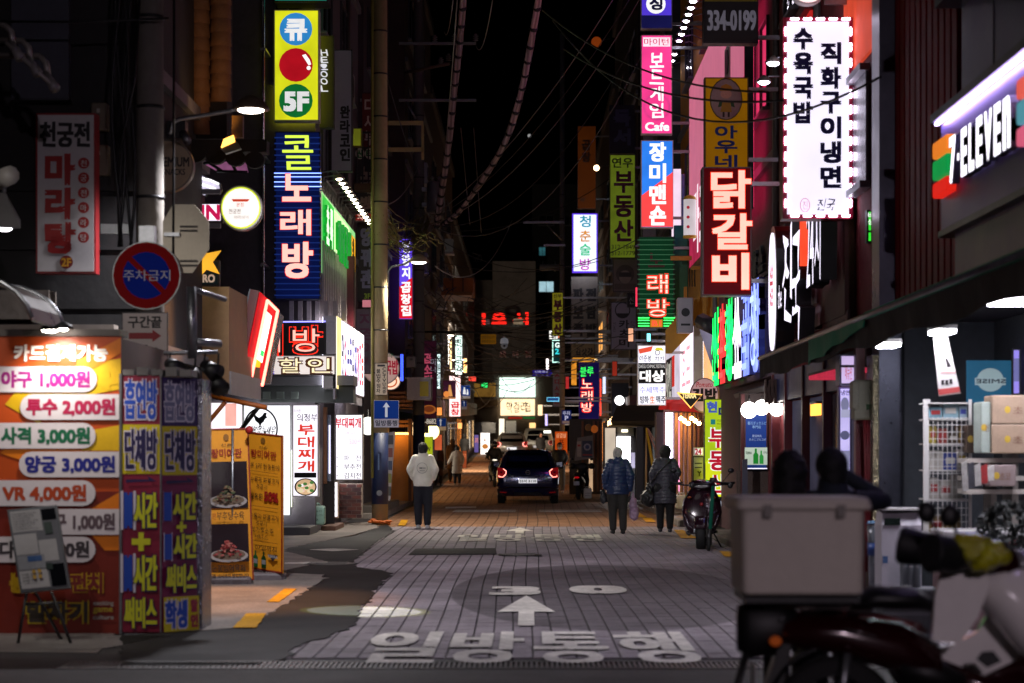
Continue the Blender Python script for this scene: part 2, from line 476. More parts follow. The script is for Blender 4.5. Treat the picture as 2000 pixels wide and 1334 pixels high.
# -- ground
g = G()
ys = [-30, 0]+list(range(5, 170, 5))+[200, 260, 400, 900]
xs = [-400, -60, -4, 0, 4, 60, 400]
for i in range(len(ys)-1):
 for j in range(len(xs)-1):
  g.quad((xs[j], ys[i], gz(ys[i])), (xs[j+1], ys[i], gz(ys[i])), (xs[j+1], ys[i+1], gz(ys[i+1])), (xs[j], ys[i+1], gz(ys[i+1])))
struct(g, 'ground', A_BASE)
edge = [(16.0-3.2, -9)] + sorted((gp(*q)[1], gp(*q)[0]) for q in [(490, 1330), (500, 1300), (575, 1268), (640, 1246), (690, 1228), (702, 1195), (738, 1150), (768, 1121), (696, 1110), (690, 1098), (735, 1062), (770, 1045)]) + [(40, -3.05), (200, -3.3)]
def xedge(y):
 for (a, xa), (b, xb) in zip(edge, edge[1:]):
  if a <= y <= b: return xa+(xb-xa)*(y-a)/(b-a)
 return -3.3
pave = G(); pave2 = G()
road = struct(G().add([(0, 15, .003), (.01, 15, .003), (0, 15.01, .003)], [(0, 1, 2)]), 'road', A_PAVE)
PW, PL = .168, .34
rows = []
y = 15.2
row = 0
while y < 150:
 pl = PL if y < 41 else (.42 if y < 70 else 1.5)
 pw = PW if y < 41 else .23
 n0 = int(-4.2/pw)
 for k in range(n0, -n0):
  x = k*pw
  off = 0 if y > 41 else 0
  drift = .02*sin(y*.45+.3)+.03*sin(y*.13)
  if y < 41:
   if x < xedge(y)-.25 or x > 3.75: continue
  elif x < -3.25 or x > 3.7: continue
  rows.append((x+drift, y, pw, pl))
 y += pl
rnd = random.Random(3)
def paver_mesh(x, y, w, l, G_, h0=0):
 j = .0055; z0, z1 = gz(y), gz(y+l)
 t = .011+rnd.uniform(-.0015, .0015); c = .006
 je = .003
 a, b, c1, d = (x+j, y+je), (x+w-j, y+je), (x+w-j, y+l-je), (x+j, y+l-je)
 zz = (z0, z0, z1, z1)
 bot = [(p[0], p[1], zz[i]+.001) for i, p in enumerate((a, b, c1, d))]
 s = .004
 top = [(x+j+s, y+je+s*.5, z0+t), (x+w-j-s, y+je+s*.5, z0+t), (x+w-j-s, y+l-je-s*.5, z1+t), (x+j+s, y+l-je-s*.5, z1+t)]
 G_.add(bot+top, [(4, 5, 6, 7), (0, 1, 5, 4), (1, 2, 6, 5), (2, 3, 7, 6), (3, 0, 4, 7)])
single = 0
vis = [r for r in rows if r[1] < 25 and abs(r[0]-0) < 3.2]
shared = None
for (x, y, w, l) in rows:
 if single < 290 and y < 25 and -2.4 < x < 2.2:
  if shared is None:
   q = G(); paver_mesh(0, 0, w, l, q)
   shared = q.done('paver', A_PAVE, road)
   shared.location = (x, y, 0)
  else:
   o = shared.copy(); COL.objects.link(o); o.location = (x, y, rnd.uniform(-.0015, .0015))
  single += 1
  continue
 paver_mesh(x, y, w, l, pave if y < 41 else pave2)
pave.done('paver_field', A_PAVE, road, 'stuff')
pave2.done('paver_field', A_PAVE2, road, 'stuff')
def rag(pts, amp):
 out = []
 for a, b in zip(pts, pts[1:]+pts[:1]):
  L_ = math.hypot(b[0]-a[0], b[1]-a[1]); n = max(1, int(L_/.12)) if amp else 1
  for i in range(n):
   f = i/n; x = a[0]+(b[0]-a[0])*f; y = a[1]+(b[1]-a[1])*f
   q = noise.noise(Vector((x*5, y*5, 0)))*amp+noise.noise(Vector((x*17, y*17, 3)))*amp*.6
   out.append((x+q, y+q*.6))
 return out
def sheet(pts, name, mat, z=.018, th=.004, parent=road, amp=0):
 g = G(); g.prism(rag([gp(*q) for q in pts], amp), z-th, z, WORLD)
 return g.done(name, mat, parent)
sheet([(235, 1245), (395, 1236), (440, 1232), (490, 1228), (560, 1180), (636, 1136), (634, 1126), (560, 1122), (556, 1075), (600, 1062), (700, 1048), (735, 1030), (756, 1026), (770, 1040), (735, 1060), (690, 1098), (696, 1110), (768, 1121), (738, 1150), (704, 1192), (690, 1228), (640, 1246), (575, 1268), (560, 1276), (580, 1282), (520, 1298), (500, 1305), (235, 1305)], 'asphalt_patch', A_PATCH, .020, amp=.07)
struct(G().prism(rag([gp(*q) for q in [(180, 1238), (395, 1236), (490, 1228), (560, 1180), (634, 1134), (630, 1126), (556, 1122), (380, 1130), (300, 1180)]], .06), .002, .024, WORLD), 'pavement', A_CONC)
struct(G().prism(rag([gp(*q) for q in [(556, 1118), (600, 1108), (640, 1100), (600, 1090), (556, 1080), (560, 1074), (690, 1047), (740, 1032), (728, 1022), (560, 1022), (380, 1060), (380, 1118)]], .06), .002, .026, WORLD), 'pavement', A_CONC)
struct(G().box(-9, 8, 12.6, 14.35, .001, .016), 'pavement', asphalt('dark_concrete', '302d2d', '4a4645', 35))
sheet([(812, 1074), (968, 1073), (970, 1085), (798, 1086)], 'dark_patch', A_PATCH, .022)
sheet([(975, 1084), (1050, 1085), (1060, 1089), (980, 1088)], 'dark_patch', A_PATCH, .022)
sheet([(1300, 1000), (1345, 1000), (1440, 1016), (1440, 1058), (1400, 1060), (1345, 1020)], 'dark_patch', A_PATCH, .022)
def gtext(t, x0, y0, x1, y1, z=.024, bold=.03, name='road_marking', wob=0):
 g = G().text(WORLD, t, x0, y0, x1, y1, z, bold, 0, 3)
 return g.done(name, PAINT_W, road)
cw = 2.62/4
for i, ch in enumerate('일방통행'):
 x0 = -1.30+i*.675
 gtext(ch, x0, 14.72, x0+.60, 17.25)
 gtext(ch, x0+.02, 34.3, x0+.60, 37.0)
gtext('3', -.42, 21.6, .15, 22.95, bold=.045); gtext('0', .47, 21.8, 1.12, 23.1, bold=.045)
def arrow(x, y0, y1, w, sw, z=.026):
 ym = y0+(y1-y0)*.42
 G().prism([(x-sw, y0), (x+sw, y0), (x+sw, ym), (x+w, ym-.05), (x, y1), (x-w, ym-.05), (x-sw, ym)], z-.003, z, WORLD).done('road_marking', PAINT_W, road)
arrow(-.01, 17.85, 21.5, .28, .075)
arrow(-.15, 37.4, 40.2, .27, .08)
for pts in ([(455, 1232), (482, 1204), (520, 1204), (500, 1232)], [(522, 1181), (556, 1155), (580, 1155), (545, 1181)], [(777, 1029), (784, 1018), (797, 1018), (792, 1029)], [(1232, 1003), (1248, 1003), (1262, 1012), (1240, 1012)],
   [(1254, 1014), (1272, 1014), (1282, 1022), (1262, 1022)], [(1316, 1038), (1334, 1038), (1362, 1054), (1330, 1054)], [(1405, 1080), (1440, 1082), (1440, 1091), (1415, 1090)], [(842, 965), (848, 956), (860, 956), (855, 965)], [(855, 948), (858, 942), (866, 942), (864, 948)]):
 sheet(pts, 'yellow_road_marking', PAINT_Y, .032, amp=.012)
for pts in ([(556, 1103), (640, 1101), (640, 1104), (556, 1106)], [(605, 1077), (650, 1075), (700, 1077), (650, 1080)], [(870, 992), (930, 991), (930, 994), (870, 995)]):
 sheet(pts, 'road_marking', PAINT_W, .032)
for x in (-1.9, .3):
 for y in (50.5, 51.6): G().box(x, x+1.6, y, y+.35, gz(y)+.02, gz(y)+.024).done('road_marking', PAINT_W, road)
def manhole(px, py, r, label):
 x, y = gp(px, py)
 t = thing('manhole_cover', label, 'manhole cover', (x, y, .016))
 G().disc(x, y, r, r, .016, .026, WORLD, 28).done('rim', M('3f3d3c', .5, .6), t)
 g = G().disc(x, y, r*.88, r*.88, .026, .029, WORLD, 28)
 for i in range(-4, 5): g.box(x-r*.7, x+r*.7, y+i*r*.17-.008, y+i*r*.17+.008, .029, .034)
 g.done('lid', M('56524f', .45, .7), t)
manhole(640, 1104, .38, 'round iron manhole cover in the dark asphalt by the restaurant step')
manhole(1015, 1086, .33, 'round iron manhole cover beside the dark patch in the paving')
t = thing('drain_grate', 'long slotted drain grate running right across the road', 'drain grate', (0, 14.6, 0))
G().box(-3.4, 8, 14.36, 14.42, 0, .022).done('edge_bar', M('3a3838', .5, .6), t)
G().box(-3.4, 8, 14.80, 14.86, 0, .022).done('edge_bar', M('3a3838', .5, .6), t)
G().box(-3.4, 8, 14.42, 14.80, .001, .003).done('channel', M('050505', .9), t)
g = G()
x = -3.4
while x < 8:
 g.box(x, x+.022, 14.42, 14.80, .002, .02); x += .038
x = -3.4
g.done('slot_bars', M('4a4747', .5, .5), t, 'stuff')
g = G()
g.rbox(3.15, 8, 41.5, 58, 0, .13, .02); g.rbox(3.3, 8, 24, 37, 0, .12, .02)
struct(g, 'kerb', A_CONC)
g = G(); g.rbox(-9, -3.35, 46, 60, 0, .13, .02)
struct(g, 'kerb', A_CONC)
# -- buildings
def plaster(h, h2=None): return M(h, .8, 0, .35, 3.0, .25)
WIN_D = M('0b0d12', .12, 0, 0, spec=.8)
FRM = M('3a3a3e', .5, .4, .2)
def window(b, fr, u0, v0, u1, v1, lit=None, mull=1, label=None):
 f = G(); w = .05
 f.box(u0, u1, v0, v0+w, 0, .05, fr).box(u0, u1, v1-w, v1, 0, .05, fr).box(u0, u0+w, v0+w, v1-w, 0, .05, fr).box(u1-w, u1, v0+w, v1-w, 0, .05, fr)
 for i in range(1, mull+1):
  c = u0+(u1-u0)*i/(mull+1); f.box(c-.02, c+.02, v0+w, v1-w, 0, .045, fr)
 o = f.done('window', FRM, b)
 G().box(u0+w, u1-w, v0+w, v1-w, .005, .02, fr).done('pane', lit or WIN_D, o)
 G().box(u0-.05, u1+.05, v0-.06, v0-.003, .0, .12, fr).done('sill', GREYP, o)
def building(name, label, x0, x1, y0, y1, z1, mat, side=None, floors=(), wy=(), wz=(3.6, 6.6, 9.6, 12.6), front=None, z0=0, lit=(), roofh=.35):
 b = thing(name, label, 'building', ((x0+x1)/2, (y0+y1)/2, z0))
 G().box(x0, x1, y0, y1, z0, z1).done('wall', mat, b)
 G().box(x0-.12, x1+.12, y0-.12, y1+.12, z1+.002, z1+roofh).done('roof', M('2a2a2c', .8), b)
 X = x1 if side == 'L' else x0
 fr = LeftWall(X) if side == 'L' else RightWall(X)
 k = 0
 for z in wz:
  if z+1.5 > z1: continue
  for (a, c) in wy:
   u0, u1 = (a, c) if side == 'L' else (-c, -a)
   window(b, fr, u0, z, u1, z+1.5, lit.get(k) if isinstance(lit, dict) else None); k += 1
  G().box(min(fr.at(0, 0, 0).x, fr.at(0, 0, .08).x), max(fr.at(0, 0, 0).x, fr.at(0, 0, .08).x), y0+.01, y1-.01, z-1.0, z-.85).done('floor_band', GREYP, b)
 if front:
  f2 = Cam(y0)
  for (u0, u1, v0, v1, m_) in front: window(b, f2, u0, v0, u1, v1, m_)
 return b
LIT_W = E('fff1d8', 1.1, .25); LIT_C = E('9fd6e6', .55, .3); LIT_Y = E('ffb45c', .8, .3)
# --- left side of the street
b1 = building('corner_building', 'dark corner building behind the game booth', -14, -4.05, 21, 24.8, 13, plaster('211f20'), 'L')
g = G()
for i in range(7): g.box(-9, -4.07, 20.93-.0, 20.995, .6+i*.62, 1.16+i*.62)
g.done('wall_panel', plaster('1c1b1c'), b1, 'stuff')
G().box(-7.5, -4.95, 20.6, 20.98, 2.95, 3.25).done('ledge', plaster('6f675f'), b1)
G().box(-7.5, -4.3, 20.7, 20.98, 2.78, 2.9).done('ledge', plaster('8d8379'), b1)
b2 = building('canopied_building', 'pub building with a cream canopy and many beer signs', -14, -4.7, 25.2, 29, 13, plaster('4a3038'), 'L')
f26 = Cam(25.9)
G().boxpx(f26, 250, 560, 447, 757, -3.0, 0).done('canopy', M('b08a62', .6, 0, .2), b2)
G().box(-3.895, -3.86, 25.95, 28.85, 2.32, 2.62).done('canopy_trim', M('a3a0a2', .4, .4), b2)
b3 = building('restaurant_building', 'restaurant building with the karaoke sign on its corner', -16, -4.05, 38, 47.6, 17, plaster('4b464b'), 'L', wy=((39, 41), (43, 45)), wz=(6.9, 9.8, 13), front=[(-4.85, -4.3, 8.6, 10.4, None)])
b4 = building('slatted_building', 'tall dark building with hanging banners behind the concrete pole', -16, -3.95, 48, 57, 16, plaster('332c30'), 'L', wy=((49, 51), (53, 55)), wz=(5, 8, 11))
b5 = building('brick_building', 'brown building behind the second utility pole', -16, -3.6, 58.5, 74, 17, plaster('3b2c26'), 'L', wy=((60, 63), (66, 69)), wz=(5, 8, 11, 14))
b6 = building('orange_building', 'brown building with an orange balcony further down the street', -16, -3.7, 75, 98, 15, plaster('3f2e22'), 'L', wy=((77, 80), (84, 88), (91, 95)), wz=(5.5, 8.5, 11.5), z0=0)
b7 = building('lane_building', 'low dark building at the far left end of the street', -16, -3.7, 99, 138, 13, plaster('2c2624'), 'L', wy=((102, 108), (115, 122)), wz=(6.5, 9.5), z0=0)
# --- right side of the street
r2 = building('red_building', 'dark red restaurant building beside the convenience store', 3.9, 14, 21.7, 30.9, 14, plaster('7a1c26'), 'R', wy=(), wz=())
r3 = building('brick_restaurant', 'brown building with the coloured letter sign', 3.95, 14, 31, 41, 15, plaster('4f3236'), 'R', wy=((32.5, 34.5), (37, 39)), wz=(7.2, 10.2, 13.1))
r4 = building('yellow_building', 'yellow building with stair and air conditioner above the kimbap shop', 4.0, 14, 41.6, 52, 15, plaster('a8740f'), 'R', wy=((43, 45), (48, 50)), wz=(7.6, 10.6))
r5 = building('green_corner_building', 'dark green building behind the striped karaoke sign', 3.75, 14, 52.6, 66, 17, plaster('27332e'), 'R', wy=((54, 57), (60, 63)), wz=(5.5, 8.5, 11.5, 14))
r6 = building('banner_building', 'dark building carrying the real estate banners', 3.7, 14, 66.5, 84, 19, plaster('2b2628'), 'R', wy=((68, 72), (76, 80)), wz=(5.5, 8.5, 11.5, 14.5))
r7 = building('wine_building', 'dark building behind the neon karaoke sign far down the street', 3.75, 14, 85, 110, 17, plaster('2f2724'), 'R', wy=((88, 93), (98, 104)), wz=(6.5, 9.5, 12.5), lit={1: LIT_Y})
r8 = building('far_lane_building', 'dark building at the far right end of the street', 3.8, 16, 111, 140, 14, plaster('26221f'), 'R', wy=((114, 120),), wz=(6.5, 9.5))
# --- closing the street
fe = Cam(165)
be = thing('grey_building', 'plain grey building closing the far end of the street', 'building', (0, 170, 1.6))
G().boxpx(fe, 962, 510, 1046, 960, -14, 0).done('wall', plaster('8d8580'), be)
G().boxpx(fe, 905, 545, 961, 960, -14, -1).done('wing', plaster('6b6460'), be)
for xx in (975, 1000, 1025): window(be, fe, fe.px(xx, 600)[0], fe.px(xx, 700)[1], fe.px(xx+14, 600)[0], fe.px(xx, 684)[1])
bf = thing('dark_tower', 'dark building with two lit windows above the street end', 'building', (8, 190, 1.6))
ff = Cam(185)
G().boxpx(ff, 1040, 360, 1400, 960, -14, 0).done('wall', plaster('1d1b1e'), bf)
for (x0, y0, x1, y1, m_) in ((1052, 549, 1082, 571, E('b9e4f0', .7, .2)), (1052, 482, 1066, 500, E('4d9aa6', .25, .5)), (1100, 420, 1125, 440, None), (1052, 420, 1082, 440, None), (1052, 620, 1082, 645, None)):
 a = ff.px(x0, y1); c = ff.px(x1, y0); window(bf, ff, a[0], a[1], c[0], c[1], m_)
bg_ = thing('left_tower', 'dark apartment block rising behind the left side lane', 'building', (-18, 190, 1.6))
G().boxpx(ff, 520, 470, 905, 960, -14, -2).done('wall', plaster('1b191b'), bg_)
for (x0, y0) in ((850, 505), (880, 520), (850, 560)):
 a = ff.px(x0, y0+16); c = ff.px(x0+18, y0); window(bg_, ff, a[0], a[1], c[0], c[1])
f15 = Cam(150)
bs = thing('end_restaurant', 'restaurant front under the bright boards at the street end', 'building', (0, 152, 1.5))
G().boxpx(f15, 905, 733, 1100, 905, -6, -.02).done('wall', plaster('3a3026'), bs)
G().boxpx(f15, 914, 780, 972, 795, 0, .2).done('fascia', M('6d5a35', .6), bs)
G().boxpx(f15, 915, 825, 968, 846, 0, .1).done('window', M('39423c', .2), bs)
G().boxpx(f15, 975, 818, 985, 868, 0, .1).done('lit_door', E('fff4dc', 1.4, .2), bs)
G().boxpx(f15, 988, 822, 1008, 868, 0, .05).done('door', M('808a86', .2), bs)
G().boxpx(f15, 1034, 826, 1046, 868, 0, .1).done('lit_panel', E('ffd08a', 1.4, .3), bs)
G().boxpx(f15, 920, 748, 968, 775, .0, .06).done('soffit', E('b98a3c', .25, .5), bs)
rr = random.Random(31)
def shopfront(b, side, X, ya, yb, cols):
 y = ya
 fr = RightWall(X) if side == 'R' else LeftWall(X)
 while y < yb-2:
  w = rr.uniform(2.2, 4.5); w = min(w, yb-y)
  u0, u1 = (-(y+w-.3), -(y+.3)) if side == 'R' else (y+.3, y+w-.3)
  z = gz(y+w/2)
  c, s_ = rr.choice(cols)
  window(b, fr, u0, z+.35, u1, z+rr.uniform(2.1, 2.5), E(c, s_, .45, True, 1.3), 2)
  G().box(u0-.15, u1+.15, z+2.62, z+3.3, 0, .25, fr).done('fascia', M(rr.choice(['3a2420', '20303a', '4a3a20', '2a2a2e', '5a1a1a']), .5, 0, .3), b)
  y += w
WARM = [('ffb45a', 2.2), ('ffce90', 2.6), ('ff9440', 1.6), ('fff0dc', 2.4), ('3a2a20', .1)]
shopfront(b5, 'L', -3.6, 59, 73.5, WARM); shopfront(b6, 'L', -3.7, 75.5, 97.5, WARM); shopfront(b7, 'L', -3.7, 100, 137, WARM)
shopfront(r6, 'R', 3.7, 67, 83.5, WARM); shopfront(r7, 'R', 3.75, 85.5, 109, WARM); shopfront(r8, 'R', 3.8, 112, 138, WARM)
def ac_unit(side, X, y, z, lab):
 s = 1 if side == 'L' else -1
 t = thing('air_conditioner', lab, 'air conditioner', (X+s*.2, y, z), 'air conditioners on the upper walls')
 G().box(min(X, X+s*.38), max(X, X+s*.38), y, y+.85, z, z+.62).done('case', M('8f8c88', .5, 0, .2), t)
 G().disc((y+.32) if s > 0 else -(y+.32), z+.31, .22, .22, .381, .40, LeftWall(X) if s > 0 else RightWall(X), 20).done('fan_grille', DKSTEEL, t)
 G().box(min(X, X+s*.42), max(X, X+s*.42), y-.02, y+.87, z-.05, z-.01).done('bracket', STEEL, t)
for i, (sd, X, y, z) in enumerate((('L', -4.05, 41.5, 8.9), ('L', -3.95, 51.5, 7.2), ('L', -3.6, 64, 7.3), ('L', -3.6, 64, 10.2), ('L', -3.7, 81, 7.4), ('L', -3.7, 89, 10.4), ('R', 3.95, 35.2, 8.2), ('R', 3.95, 35.2, 11.2), ('R', 3.75, 58, 7.6), ('R', 3.75, 58, 10.4), ('R', 3.7, 73, 7.7), ('R', 3.7, 73, 10.8), ('R', 3.75, 94, 8.2), ('R', 3.9, 29, 8.6))):
 ac_unit(sd, X, y, z, ORD[i if i < 6 else i-6]+(' air conditioner along the upper left walls from the near end' if sd == 'L' else ' air conditioner along the upper right walls'))
for i, (X, y) in enumerate(((-4.0, 44.5), (-3.9, 50.2), (-3.55, 67), (-3.65, 86), (3.88, 41.2), (3.7, 56), (3.65, 70.5), (3.7, 90), (3.85, 30.9), (3.85, 26.5))):
 solo(G().tube([(X, y, 3.2), (X, y, 13)], .05, 8), 'drain_pipe', M('55534f', .5, .2), ORD[i]+' thin downpipe, counted along the '+('left' if X < 0 else 'left and then the right')+' upper walls', 'pipe', (X, y, 3.2))
for i, (y, z) in enumerate(((22.5, 8.6), (26, 8.6), (22.5, 11), (26, 11), (28.7, 8.6))): window(r2, RightWall(3.9), -(y+1.3), z-.6, -y, z+.9)
# == signs on the left
INK = M('121214', .6, 0, 0); INKR = M('9a1f1c', .6, 0, 0); INKW = M('c9c6c2', .6, 0, 0); INKN = M('171a3a', .6, 0, 0)
BLADES = 'hanging signs on the left side'
C = Cam
W_BOX = E('f3ecff', 2.6, .12)
def letters_w(s=1.0): return L('ffffff', s, .1)
t = sign('hanging_sign', 'unlit white hanging sign with red 마라탕 letters and a 2F disc', C(20.6), (70, 221, 187, 534), [
 ('t', '천궁전', 78, 238, 176, 288, INK, {'b': .035, 'w': .012}),
 ('v', '마라탕', 88, 298, 148, 498, INKR, {'b': .045, 'w': .012, 'gap': .06}),
 ('d', 130, 512, 13, 13, M('6e1a12', .6, 0, 0)), ('t', '2F', 120, 504, 140, 521, M('c98c1b', .6, 0, 0), {'b': .03})]
 + [q for i, ch in enumerate('천궁전마라탕') for q in (('d', 164, 319+29*i, 11, 11, INKR), ('t', ch, 158, 313+29*i, 170, 326+29*i, INKW, {'b': .01}))],
 M('b9b6b6', .5, 0, .12), M('8c1f22', .5), .18, cat='hanging sign')
G().box(-4.35, -4.06, 20.3, 20.36, 3.8, 3.9).done('bracket', STEEL, t)
t = sign('hanging_sign', 'tall yellow lightbox with a blue disc, a red ball and 5F', C(37.6), (535, 19, 623, 236), [
 ('d', 578, 57, 32, 32, L('2f86c9', .9)), ('t', '큐', 556, 37, 600, 80, letters_w(.8), {'b': .05}),
 ('d', 578, 127, 33, 33, L('c01322', .75)), ('p', [(590, 108), (597, 106), (605, 117), (608, 126), (603, 128), (598, 120)], letters_w()), ('d', 603, 133, 4, 4, letters_w()),
 ('d', 578, 197, 33, 33, L('14803a', .6)), ('t', '5F', 554, 179, 604, 218, letters_w(.75), {'b': .045})],
 E('d6d81c', 1.0, .35, True, 1.2), CAB_W, .3, wall=-4.0, cat='hanging sign')
sign('hanging_sign', 'teal lightbox high up over the cue sports sign', C(37.4), (535, -60, 640, 3), [], E('2c9c86', .6, .2), CAB_D, .6, wall=-4.0, cat='hanging sign')
t = sign('hanging_sign', 'tall dark blue slatted neon sign reading 콜노래방', C(37.3), (537, 257, 625, 585), [
 ('t', '콜', 552, 264, 612, 333, E('e2ff50', 1.1, 0, False), {'b': .012, 'd': .04, 'side': L('b8d020', .8), 's': -.05}),
 ('t', '노', 552, 340, 608, 394, E('ffb4a6', 1.5, 0, False), {'b': .03, 'd': .04, 'side': L('ff5a48', .8), 'glow': E('ff2a20', .9, 0, False), 'gb': .0, 'gw': .012}),
 ('t', '래', 548, 410, 608, 460, E('ffb4a6', 1.5, 0, False), {'b': .03, 'd': .04, 'side': L('ff5a48', .8), 'glow': E('ff2a20', .9, 0, False), 'gb': .0, 'gw': .012}),
 ('t', '방', 552, 473, 612, 544, E('ffb4a6', 1.5, 0, False), {'b': .03, 'd': .04, 'side': L('ff5a48', .8), 'glow': E('ff2a20', .9, 0, False), 'gb': .0, 'gw': .012})],
 E('16297a', .2, .2), M('0f1a44', .5, .2), .25, wall=-4.0, cat='hanging sign')
fr = C(37.3); g = G(); g2 = G()
for i in range(28):
 y = 268+i*11.4
 g.boxpx(fr, 536, y, 626, y+2.2, .008, .03)
g.done('slat', E('24419a', .35, .2), t, 'stuff')
for y in (338, 345, 355, 364): g2.boxpx(fr, 536, y, 628, y+1.6, .031, .045)
g2.done('neon_tube', E('7f9cff', 3.0, 0), t)
fr = C(37.4)
t = sign('fascia_sign', 'black karaoke sign board with red neon 래방 letters', fr, (506, 630, 636, 692), [
 ('t', '래', 514, 634, 552, 694, M('5a1414', .5), {'b': .03, 'name': 'letter', 'glow': E('ff2c1a', 1.6, 0, False)}),
 ('t', '방', 566, 636, 630, 692, M('5a1414', .5), {'b': .03, 'name': 'letter', 'glow': E('ff2c1a', 1.6, 0, False)}),
 ('t', '래', 519, 640, 547, 688, E('ffb0a0', 1.5, 0, False), {'b': .0, 'name': 'neon_letter'}),
 ('t', '방', 572, 642, 624, 687, E('ffb0a0', 1.5, 0, False), {'b': .0, 'name': 'neon_letter'}),
 ('l', [(520, 629), (636, 628)], .012, E('8f8cff', 2.5, 0, False), 'neon_tube')], M('160e12', .6), CAB_D, .5, cat='fascia sign')
t = sign('fascia_sign', 'white lightbox with brown outlined 할인 letters under the red neon', fr, (500, 694, 655, 733), [
 ('t', '할', 542, 697, 592, 731, L('4a2712', .9), {'b': .07, 'name': 'letter_outline'}), ('t', '인', 596, 697, 650, 731, L('4a2712', .9), {'b': .07, 'name': 'letter_outline'}),
 ('t', '할', 546, 700, 588, 728, E('fff0c0', 1.2, 0, False), {'b': .0}), ('t', '인', 601, 700, 645, 728, E('fff0c0', 1.2, 0, False), {'b': .0}),
 ('t', '인', 508, 697, 536, 731, L('6a5ac9', .9), {'b': .05}), ('r', 500, 731, 655, 733, M('3a3030'))], E('e8dcd6', 1.0, .15), CAB_W, .5, cat='fascia sign')
t = thing('sign_housing', 'grey housing at the corner between the neon board and the bright side lightbox', 'sign housing', fr.at(*fr.px(645, 760), 0))
G().boxpx(fr, 637, 628, 655, 692, -.8, .0).done('cabinet', M('8d8a90', .4, .3), t)
g = G().box(-3.66, -3.62, 37.5, 43.6, 2.55, 4.0); g.done('bottom_rail', M('8a8890', .4, .3), t)
dw = DW('L', -3.6, 37.5, 43.8, 2.75, 4.12, 260, 60)
its = [('r', 0, 0, 40, 60, L('ffe9a0', 1.2))]
rr = random.Random(5)
for i, ch in enumerate('맛있는부대찌개전골'):
 its.append(('t', ch, 42+i*23, 6+rr.randint(0, 8), 62+i*23, 50, L(rr.choice(['c32a55', '3a3a8a', '2a2a3a', 'd0482a']), .9), {'b': .03, 'w': .02}))
sign('wall_sign', 'bright white side lightbox running along the restaurant facade', dw, (0, 0, 260, 60), its, E('f4ecff', 1.9, .12), CAB_W, .25, cat='wall sign')
dw = DW('L', -3.93, 37.95, 45.4, 4.95, 6.55, 300, 100)
t = sign('wall_sign', 'green and white lit sign under a row of lamps high on the left facade', dw, (0, 0, 300, 100), [
 ('r', 100, 4, 240, 78, E('c6f6a8', 1.3, .2)), ('r', 6, 4, 96, 70, E('1fd040', .8, .3)), ('r', 245, 10, 298, 60, E('f5b02a', .9, .3)), ('r', 4, 82, 298, 98, E('3a8f55', .5, .2))]
 + [('t', ch, 12+i*28, 14, 34+i*28, 62, E('d8ffd0', 1.5, 0, False), {'b': .05, 'd': .06, 'side': L('18a030', .8)}) for i, ch in enumerate('초록')]
 + [('t', ch, 108+i*32, 14, 134+i*32, 66, E('2f9a48', .8, 0, False), {'b': .05, 'd': .06, 'side': L('18a030', .8)}) for i, ch in enumerate('매당포차')],
 E('8fd88a', .9, .3), M('2b6a44', .5), .18, cat='wall sign')
for i in range(13):
 y = 38.1+i*.62
 q = thing('gooseneck_lamp', ORD[i]+' small gooseneck lamp from the near end, over the green sign', 'lamp', (-3.5, y, 6.78), 'gooseneck lamps over the green sign')
 G().tube([(-4.0, y, 6.62), (-3.95, y, 6.9), (-3.66, y, 6.94), (-3.6, y, 6.86)], .014, 6).done('arm', STEEL, q)
 G().lathe([(.02, .08), (.1, .0), (.105, -.02), (.06, -.02)], (-3.6, y, 6.8), 14).done('lamp_shade', M('8a8580', .4, .5), q)
 G().ball((-3.6, y, 6.775), .055, .055, .03, 10, 6).done('bulb', E('fff0cf', 45, 0), q)
q = thing('slatted_screen', 'screen of pale vertical fins between the green sign and the neon board', 'facade screen', (-3.95, 40, 4.2))
for i in range(20):
 y = 38.05+i*.36
 G().box(-3.98, -3.88, y, y+.09, 3.95, 5.6).done('fin', M('a39c9a', .6, 0, .2), q)
fr = C(37.9); g = None
for i in range(7):
 x = 566+i*17
 G().boxpx(fr, x, 588, x+8, 626, 0, .08).done('fin', M('a39c9a', .6, 0, .2), q)
q = thing('balcony', 'dark iron balcony behind the green sign', 'balcony', (-3.7, 46.8, 8.3))
G().box(-4.0, -3.35, 46.0, 48.0, 5.6+2.0, 7.75).done('slab', plaster('4a3c26'), q)
for i in range(9):
 G().box(-3.38, -3.35, 46.05+i*.235, 46.08+i*.235, 7.75, 8.9).done('baluster', DKSTEEL, q)
 if i < 5: G().box(-3.95+i*.13, -3.92+i*.13, 46.0, 46.03, 7.75, 8.9).done('baluster', DKSTEEL, q)
G().box(-4.0, -3.34, 45.99, 46.04, 8.9, 8.95).box(-3.39, -3.34, 46.04, 48, 8.9, 8.95).done('rail', DKSTEEL, q)
def old(name, lab, d, rect, items, face, cab=CAB_D, th=.2, wall=-3.95, **k): return sign(name, lab, C(d), rect, items, face, cab, th, wall=wall, cat='hanging sign', **k)
old('hanging_sign', 'unlit tall pale sign with black vertical letters behind the cue sports sign', 40.5, (646, 97, 688, 335), [('v', '완라코인', 664, 205, 684, 316, INK, {'b': .04})], M('8f8a98', .6, 0, .15))
old('hanging_sign', 'dark sign with small white letters beside the cue sports sign', 38.2, (624, 70, 652, 250), [('v', 'HE!OOL', 626, 96, 640, 180, L('cfcfe8', .9), {'b': .02, 's': -.2})], M('1c1a22', .6), wall=-4.3)
old('hanging_sign', 'brown red banner sign reading 대사부 beside the pole', 47, (706, 181, 740, 290), [('v', '대사부', 712, 190, 733, 286, M('b9aea6', .6, 0, 0), {'b': .02, 'w': .02})], M('5a1b16', .6))
old('hanging_sign', 'yellow blank sign end above the 산타 sign', 45.5, (688, 250, 706, 286), [], E('9aa32a', .25, .4), M('6b6a1e'))
